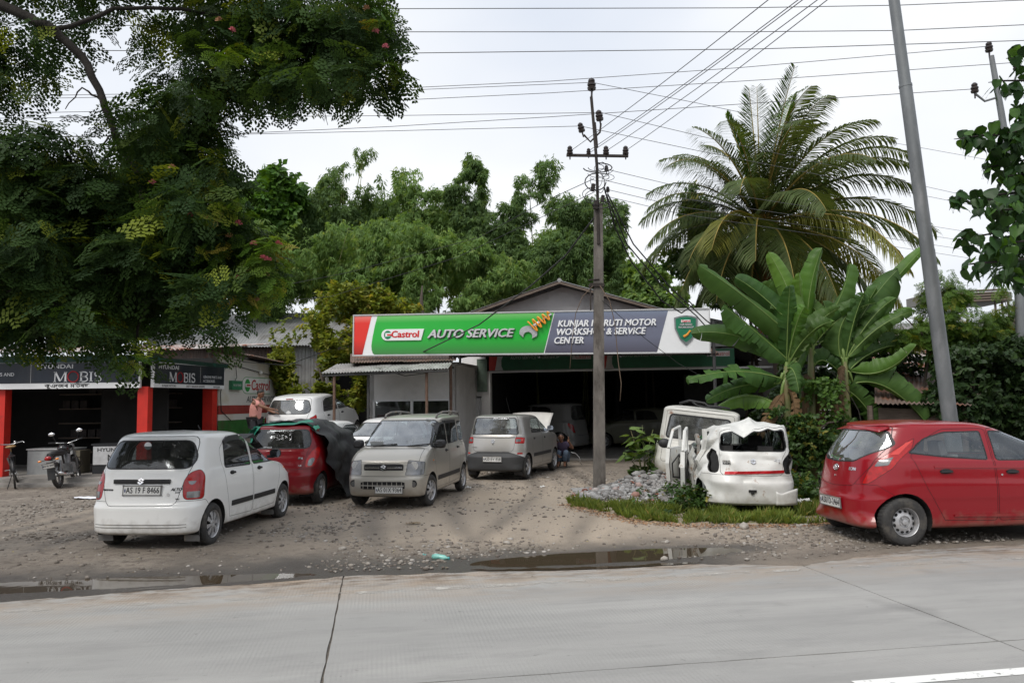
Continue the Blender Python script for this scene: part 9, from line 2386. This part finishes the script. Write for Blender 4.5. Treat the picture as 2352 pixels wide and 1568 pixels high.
def mk_squatting():
 o = Vector((1.36, 22.05, .05)); T = thing('person', 'person in dark purple shirt and jeans on a low stool giving a thumbs up', 'person', o)
 J = {'pel': ((.05, .20, .27), (.13, .125)), 'bel': ((.03, .12, .40), (.125, .115)), 'che': ((.0, .02, .56), (.15, .11)), 'nek': ((-.02, -.06, .69), .052), 'hed': ((-.03, -.09, .75), .05),
  'sL': ((.16, .0, .62), .060), 'eL': ((.30, -.08, .50), .044), 'wL': ((.20, -.20, .66), .030), 'hL': ((.17, -.22, .72), (.034, .028)),
  'sR': ((-.17, -.01, .62), .060), 'eR': ((-.24, -.10, .42), .044), 'wR': ((-.12, -.27, .33), .030), 'hR': ((-.09, -.31, .30), (.03, .02)),
  'hpL': ((.12, .17, .26), .085), 'kL': ((.10, -.22, .44), .062), 'aL': ((.06, -.10, .09), .042), 'tL': ((.05, -.26, .03), (.035, .028)),
  'hpR': ((-.05, .17, .26), .085), 'kR': ((-.12, -.24, .44), .062), 'aR': ((-.12, -.16, .09), .042), 'tR': ((-.15, -.31, .03), (.035, .028))}
 E_ = [('pel', 'bel'), ('bel', 'che'), ('che', 'nek'), ('nek', 'hed'), ('che', 'sR'), ('sR', 'eR'), ('eR', 'wR'), ('wR', 'hR'), ('che', 'sL'), ('sL', 'eL'), ('eL', 'wL'), ('wL', 'hL'), ('pel', 'hpR'), ('hpR', 'kR'), ('kR', 'aR'), ('aR', 'tR'), ('pel', 'hpL'), ('hpL', 'kL'), ('kL', 'aL'), ('aL', 'tL')]
 b = mesh_to_mb(skin_mesh(J, E_, 'pel')); Mh = head_geo(b, (-.03, -.11, .80), (-.12, -1, -.02), .95)
 h = Vector((.165, -.23, .735))                                   # fist with the thumb up
 for k in range(4):
  z = h.z + .022 - .019 * k; finger(b, [(h.x + .03, h.y + .01, z), (h.x + .022, h.y - .035, z), (h.x - .022, h.y - .038, z), (h.x - .028, h.y - .008, z)], .0105)
 finger(b, [(h.x + .012, h.y - .005, h.z + .02), (h.x + .006, h.y - .015, h.z + .055), (h.x + .002, h.y - .012, h.z + .085), (h.x, h.y - .006, h.z + .105)], .012)
 for k in range(4): finger(b, [(-.09 + .02 * (k - 1.5), -.31, .30), (-.085 + .021 * (k - 1.5), -.36, .295), (-.08 + .02 * (k - 1.5), -.385, .275)], .009)
 finger(b, [(-.06, -.30, .30), (-.04, -.335, .30), (-.04, -.36, .29)], .010)
 b.build('body', M_SKIN, T, True); face_parts(T, Mh, True)
 def sub(keys, grow): return {k: (J[k][0], tuple(x + grow for x in J[k][1]) if isinstance(J[k][1], tuple) else J[k][1] + grow) for k in keys}
 sh = sub(('pel', 'bel', 'che', 'sR', 'sL'), .022); sh['nek'] = ((-.015, -.045, .665), .066); sh['mR'] = ((-.215, -.06, .50), .060); sh['mL'] = ((.25, -.05, .545), .060)
 me = skin_mesh(sh, [('pel', 'bel'), ('bel', 'che'), ('che', 'nek'), ('che', 'sR'), ('sR', 'mR'), ('che', 'sL'), ('sL', 'mL')], 'pel'); mesh_to_mb(me).build('shirt', mat('purple_shirt', (.038, .026, .055), .85, var=.15, vs=8, bump=.2, bs=14), T, True)
 tr = sub(('pel', 'hpR', 'kR', 'hpL', 'kL'), .016); tr['aR'] = ((-.12, -.165, .14), .060); tr['aL'] = ((.06, -.11, .14), .060)
 me = skin_mesh(tr, [('pel', 'hpR'), ('hpR', 'kR'), ('kR', 'aR'), ('pel', 'hpL'), ('hpL', 'kL'), ('kL', 'aL')], 'pel'); mesh_to_mb(me).build('jeans', mat('blue_jeans', (.075, .105, .15), .9, var=.25, vs=10), T, True)
 S = thing('stool', 'low black stool under the squatting person', 'stool', (1.40, 22.25, .05)); b = MB(); b.lathe([(.001, .13), (.15, .13), (.155, .145), (.15, .165), (.001, .165)], 18); b.build('seat', M_RUB, S, 40)
 for k in range(4):
  a = k * math.pi / 2 + .6; b = MB(); b.tube([(.11 * math.cos(a), .11 * math.sin(a), .135), (.14 * math.cos(a), .14 * math.sin(a), 0)], .011, 6); b.build('leg', M_IRON, S)
 b = MB(); b.tube([(1.62, 22.3, .42), (1.75, 22.35, .40), (1.86, 22.4, .28), (1.90, 22.42, .10), (1.95, 22.5, .06)], .012, 6); tag(b.build('air_hose', M_CHROME0, None, True), 'pale air hose curving to the floor behind the squatting person', 'hose')
mk_squatting()
def wheel2(par, c, r_, tw, spokes, ax, tyre, rim, nm='wheel', thick=.006):
 """two-wheeler wheel with its axle along ax"""
 M = Matrix.Translation(c) @ Vector(ax).to_track_quat('Z', 'Y').to_matrix().to_4x4()
 b = MB(); b.lathe([(r_ - tw * .9, -tw * .35), (r_ - tw * .3, -tw * .5), (r_, -tw * .2), (r_, tw * .2), (r_ - tw * .3, tw * .5), (r_ - tw * .9, tw * .35)], 36, M, closed=True); w = b.build(nm, tyre, par, 40)
 b = MB(); b.lathe([(r_ - tw * 1.15, -.012), (r_ - tw * .85, -.02), (r_ - tw * .85, .02), (r_ - tw * 1.15, .012)], 32, M, closed=True); b.lathe([(.001, -.04), (.03, -.04), (.03, .04), (.001, .04)], 12, M)
 for k in range(spokes):
  a = 2 * math.pi * k / spokes; b.tube([M @ Vector((.025 * math.cos(a), .025 * math.sin(a), .02 * (-1) ** k)), M @ Vector(((r_ - tw) * math.cos(a), (r_ - tw) * math.sin(a), 0))], thick, 5)
 b.build('rim', rim, w, 40); return w
def mk_motorcycle():
 p = Vector((-10.5, 18.3, .02)); T = thing('motorcycle', 'black motorcycle leaning on its stand before the spare parts shop', 'motorcycle', p, (0, R(-9), R(12)))
 blk = mat('motorcycle_black', (.012, .012, .013), .25, coat=.6); eng = mat('engine_metal', (.22, .22, .22), .45, .6, var=.3, vs=15)
 wheel2(T, (0, 0, .30), .30, .095, 5, (1, 0, 0), M_TYRE, eng, thick=.02); wheel2(T, (-.03, 1.30, .30), .30, .085, 5, (1, 0, .06), M_TYRE, eng, thick=.02)
 b = MB(); b.tube([(0, -.30, .80), (0, -.05, .80), (0, .30, .78), (0, .52, .80)], [.06, .10, .12, .11], 10); b.v = [(v[0] * 1.05, v[1], .79 + (v[2] - .79) * .6) for v in b.v]; b.build('seat', M_RUB, T, True)
 b = MB(); b.sphere((0, .74, .88), (.15, .27, .13), 14, 9); b.build('fuel_tank', blk, T, True)
 b = MB(); b.sphere((0, -.28, .72), (.10, .18, .075), 12, 8); b.build('tail_cowl', blk, T, True)
 b = MB(); b.sphere((0, -.44, .71), (.075, .035, .05), 10, 7); b.build('tail_lamp', M_REDL, T, True)
 for sg in (-1, 1):
  b = MB(); b.tube([(sg * .05, -.40, .68), (sg * .15, -.42, .67)], .008, 5); q = b.build('indicator_stalk', M_RUB, T); b = MB(); b.sphere((sg * .18, -.42, .67), (.045, .022, .024), 8, 6); b.build('indicator', M_ORGL, q, True)
  b = MB(); b.tube([(sg * .07, .10, .62), (sg * .08, .02, .32)], [.032, .028], 8); b.build('shock_absorber', eng, T)
  b = MB(); b.tube([(sg * .055, .02, .32), (sg * .06, .48, .34)], .018, 6); b.build('swing_arm', M_IRON, T)
  b = MB(); b.tube([(sg * .085 - .03 * 1, 1.30, .30), (sg * .085, 1.10, .72), (sg * .085, 1.02, .92)], .022, 8); b.build('fork_leg', eng, T)
 plate(T, 'AS 02 3847', 0, -.46, .545, .24, .11, R(18), size=.05)
 b = MB(); b.grid(lambda u_, v_: ((u_ - .5) * .16, -.34 - .04 * v_ - .02 * math.cos((u_ - .5) * 3), .62 - .40 * v_), 6, 6); b.build('rear_mudguard', M_RUB, T, True)
 b = MB(); pts = [(0, 1.30 + .36 * math.cos(a), .30 + .36 * math.sin(a)) for a in np.linspace(R(20), R(150), 10)]; b.tube(pts, .055, 8); b.v = [(v[0] * .9 - .03, v[1], v[2]) for v in b.v]; b.build('front_mudguard', blk, T, True)
 b = MB(); b.tube([(0, .50, .78), (0, .95, .92), (0, 1.02, .95)], .03, 8); b.tube([(0, .50, .75), (0, .55, .30), (0, .85, .28), (0, 1.0, .85)], .025, 8); b.build('frame', M_IRON, T, True)
 b = MB(); b.box((0, .66, .40), (.24, .34, .26)); b.tube([(0, .68, .5), (0, .78, .72)], [.09, .085], 10); b.box((.14, .66, .38), (.06, .22, .2)); b.build('engine', eng, T, 30)
 b = MB(); b.tube([(.12, .85, .40), (.14, .6, .26), (.15, .1, .28), (.16, -.3, .34)], [.02, .025, .045, .04], 10); b.build('exhaust', M_CHROME0, T, True)
 b = MB(); b.tube([(-.36, .86, 1.06), (-.16, .98, 1.02), (0, 1.0, .99), (.16, .98, 1.02), (.36, .86, 1.06)], .013, 8); b.build('handlebar', M_CHROME0, T, True)
 for sg in (-1, 1):
  b = MB(); b.tube([(sg * .25, .93, 1.04), (sg * .38, .85, 1.06)], .02, 8); b.build('grip', M_RUB, T)
  b = MB(); b.tube([(sg * .24, .94, 1.05), (sg * .29, .92, 1.22)], .006, 5); mr = b.build('mirror_stalk', M_RUB, T)
  b = MB(); b.sphere((sg * .31, .92, 1.26), (.075, .018, .045), 12, 7); b.build('mirror', mat('bright_mirror', (.9, .9, .92), .05, 1.0), mr, True)
  b = MB(); b.tube([(sg * .12, .60, .26), (sg * .26, .60, .25)], .012, 6); b.build('footrest', M_RUB, T)
  b = MB(); b.tube([(sg * .2, .62, .62), (sg * .30, .70, .62), (sg * .32, .80, .45), (sg * .18, .86, .34)], .012, 6); b.build('crash_guard', M_IRON, T, True)
 b = MB(); b.sphere((0, 1.14, .90), (.10, .08, .10), 12, 8); b.build('headlamp', M_CLRL, T, True)
 b = MB(); b.tube([(-.08, .55, .28), (-.26, .62, .0)], .012, 6); b.build('side_stand', M_IRON, T)
mk_motorcycle()
def mk_bicycle():
 p = Vector((-11.45, 18.2, .02)); T = thing('bicycle', 'old dark bicycle with sprung brown saddle parked at the left edge', 'bicycle', p, (0, R(-7), R(33)))
 fr = mat('bicycle_black', (.015, .015, .016), .4, var=.3, c2=(.09, .05, .03), s2=8, t2=(.6, .7)); ch = M_CHROME0; ty = M_TYRE
 wheel2(T, (0, 0, .34), .34, .045, 28, (1, 0, 0), ty, ch, thick=.0022); wheel2(T, (0, 1.10, .34), .34, .045, 28, (1, 0, .25), ty, ch, thick=.0022)
 b = MB(); b.tube([(0, .50, .30), (0, .36, .86)], .016, 7); b.tube([(0, .40, .80), (0, .88, .84)], .016, 7); b.tube([(0, .50, .30), (0, .90, .76)], .016, 7)
 for sg in (-1, 1): b.tube([(sg * .03, 0, .34), (sg * .02, .38, .78)], .010, 6); b.tube([(sg * .03, 0, .34), (sg * .02, .50, .30)], .010, 6); b.tube([(sg * .035, 1.10, .34), (sg * .03, .92, .76)], .012, 6)
 b.tube([(0, .93, .72), (0, .86, .98)], .016, 7); b.build('frame', fr, T, True)
 b = MB(); b.tube([(-.28, .62, 1.0), (-.26, .80, 1.03), (-.05, .86, .99), (.05, .86, .99), (.26, .80, 1.03), (.28, .62, 1.0)], .011, 7); b.build('handlebar', ch, T, True)
 b = MB(); b.sphere((.10, .80, 1.04), (.03, .03, .025), 10, 6); b.build('bell', ch, T, True)
 b = MB(); b.tube([(0, .34, .84), (0, .32, .93)], .013, 6); b.sphere((0, .24, .96), (.11, .13, .035), 12, 7); b.sphere((0, .40, .955), (.035, .10, .025), 10, 6); b.build('saddle', mat('tan_saddle', (.28, .17, .07), .6, var=.2), T, True)
 for y0 in (0, 1.10):
  b = MB(); b.tube([(0, y0 + .375 * math.cos(a), .34 + .375 * math.sin(a)) for a in np.linspace(R(10), R(175), 12)], .022, 6); b.build('mudguard', fr, T, True)
 b = MB(); b.box((0, -.05, .76), (.14, .40, .012))
 for sg in (-1, 1): b.tube([(sg * .06, -.2, .75), (sg * .04, 0, .34)], .006, 5)
 b.build('carrier', fr, T)
 b = MB(); b.lathe([(.085, -.004), (.09, 0), (.085, .004)], 20, Matrix.Translation((.06, .50, .30)) @ Matrix.Rotation(R(90), 4, 'Y')); b.tube([(.08, .50, .30), (.09, .60, .18)], .009, 5); b.tube([(-.06, .50, .30), (-.07, .40, .42)], .009, 5); b.box((.14, .60, .18), (.09, .06, .02)); b.box((-.12, .40, .42), (.09, .06, .02)); b.build('crank', ch, T)
 b = MB(); b.tube([(-.03, 0, .34), (-.16, -.02, .0)], .010, 6); b.build('stand', fr, T)
 b = MB(); b.grid(lambda u_, v_: (.045 + .004 * math.sin(u_ * 9), .02 + .38 * u_, .28 + .10 * v_ + .02 * u_), 8, 2); b.build('chain_guard', fr, T)
mk_bicycle()
# ---- litter on the yard
def crumple(name, label, cat, x, y, w, d, m, h=.03, seed=1, rz=0.0):
 b = MB(); b.grid(lambda u_, v_: ((u_ - .5) * w, (v_ - .5) * d, h * float(fbm(u_ * 4 + seed, v_ * 4)) + .004), 12, 10); o = b.build(name, m, None, True, (x, y, max(.014, yz(x, y))), (0, 0, rz)); tag(o, label, cat, 'litter on the yard'); return o
T = thing('plastic_bottle', 'crushed turquoise plastic bottle on the wet dirt by the road', 'bottle', (-.89, 9.56, .035), (0, 0, R(-18)), 'litter on the yard')
b = MB(); b.tube([(-.10, 0, .005), (-.06, 0, .01), (-.01, .005, .012), (.05, 0, .0), (.085, 0, .0), (.10, 0, 0)], [.030, .036, .028, .036, .016, .014], 10); b.build('bottle_body', mat('turquoise_plastic', (.20, .48, .42), .25, var=.2, vs=12), T, True)
b = MB(); b.tube([(.10, 0, 0), (.118, 0, 0)], .017, 8); b.build('cap', mat('teal_cap', (.05, .3, .3), .4), T)
crumple('paper_sheet', 'white paper sheet lying on the dirt left of the white hatchback', 'paper', -8.62, 16.05, .55, .22, mat('sheet_white', (.72, .73, .78), .8, var=.05), .05, 2, .1)
crumple('plastic_bag', 'crumpled white plastic scrap in front of the silver crossover', 'scrap', .62, 17.0, .11, .09, M_WHITE0, .05, 4)
crumple('plastic_bag', 'white foil scrap beside the rear wheel of the beige silver hatchback', 'scrap', -.98, 17.1, .12, .10, M_WHITE0, .06, 5)
crumple('plastic_bag', 'small teal plastic scrap next to the crushed bottle', 'scrap', -1.1, 9.75, .05, .04, mat('teal_scrap', (.12, .35, .33), .5), .03, 6)
crumple('plastic_bag', 'crumpled clear plastic bag on the rubble near the planks', 'scrap', 2.78, 14.35, .22, .16, mat('clear_bag', (.55, .57, .58), .3, var=.2, vs=20), .10, 7)
crumple('plastic_bag', 'white plastic scraps by the left rear corner of the cherry red hatchback', 'scrap', 4.95, 13.6, .30, .22, M_WHITE0, .12, 8)
crumple('cardboard_scrap', 'flat brown cardboard scrap on the gravel in the middle of the yard', 'scrap', -1.55, 12.2, .22, .09, mat('cardboard', (.25, .19, .12), .9), .04, 9, .2)
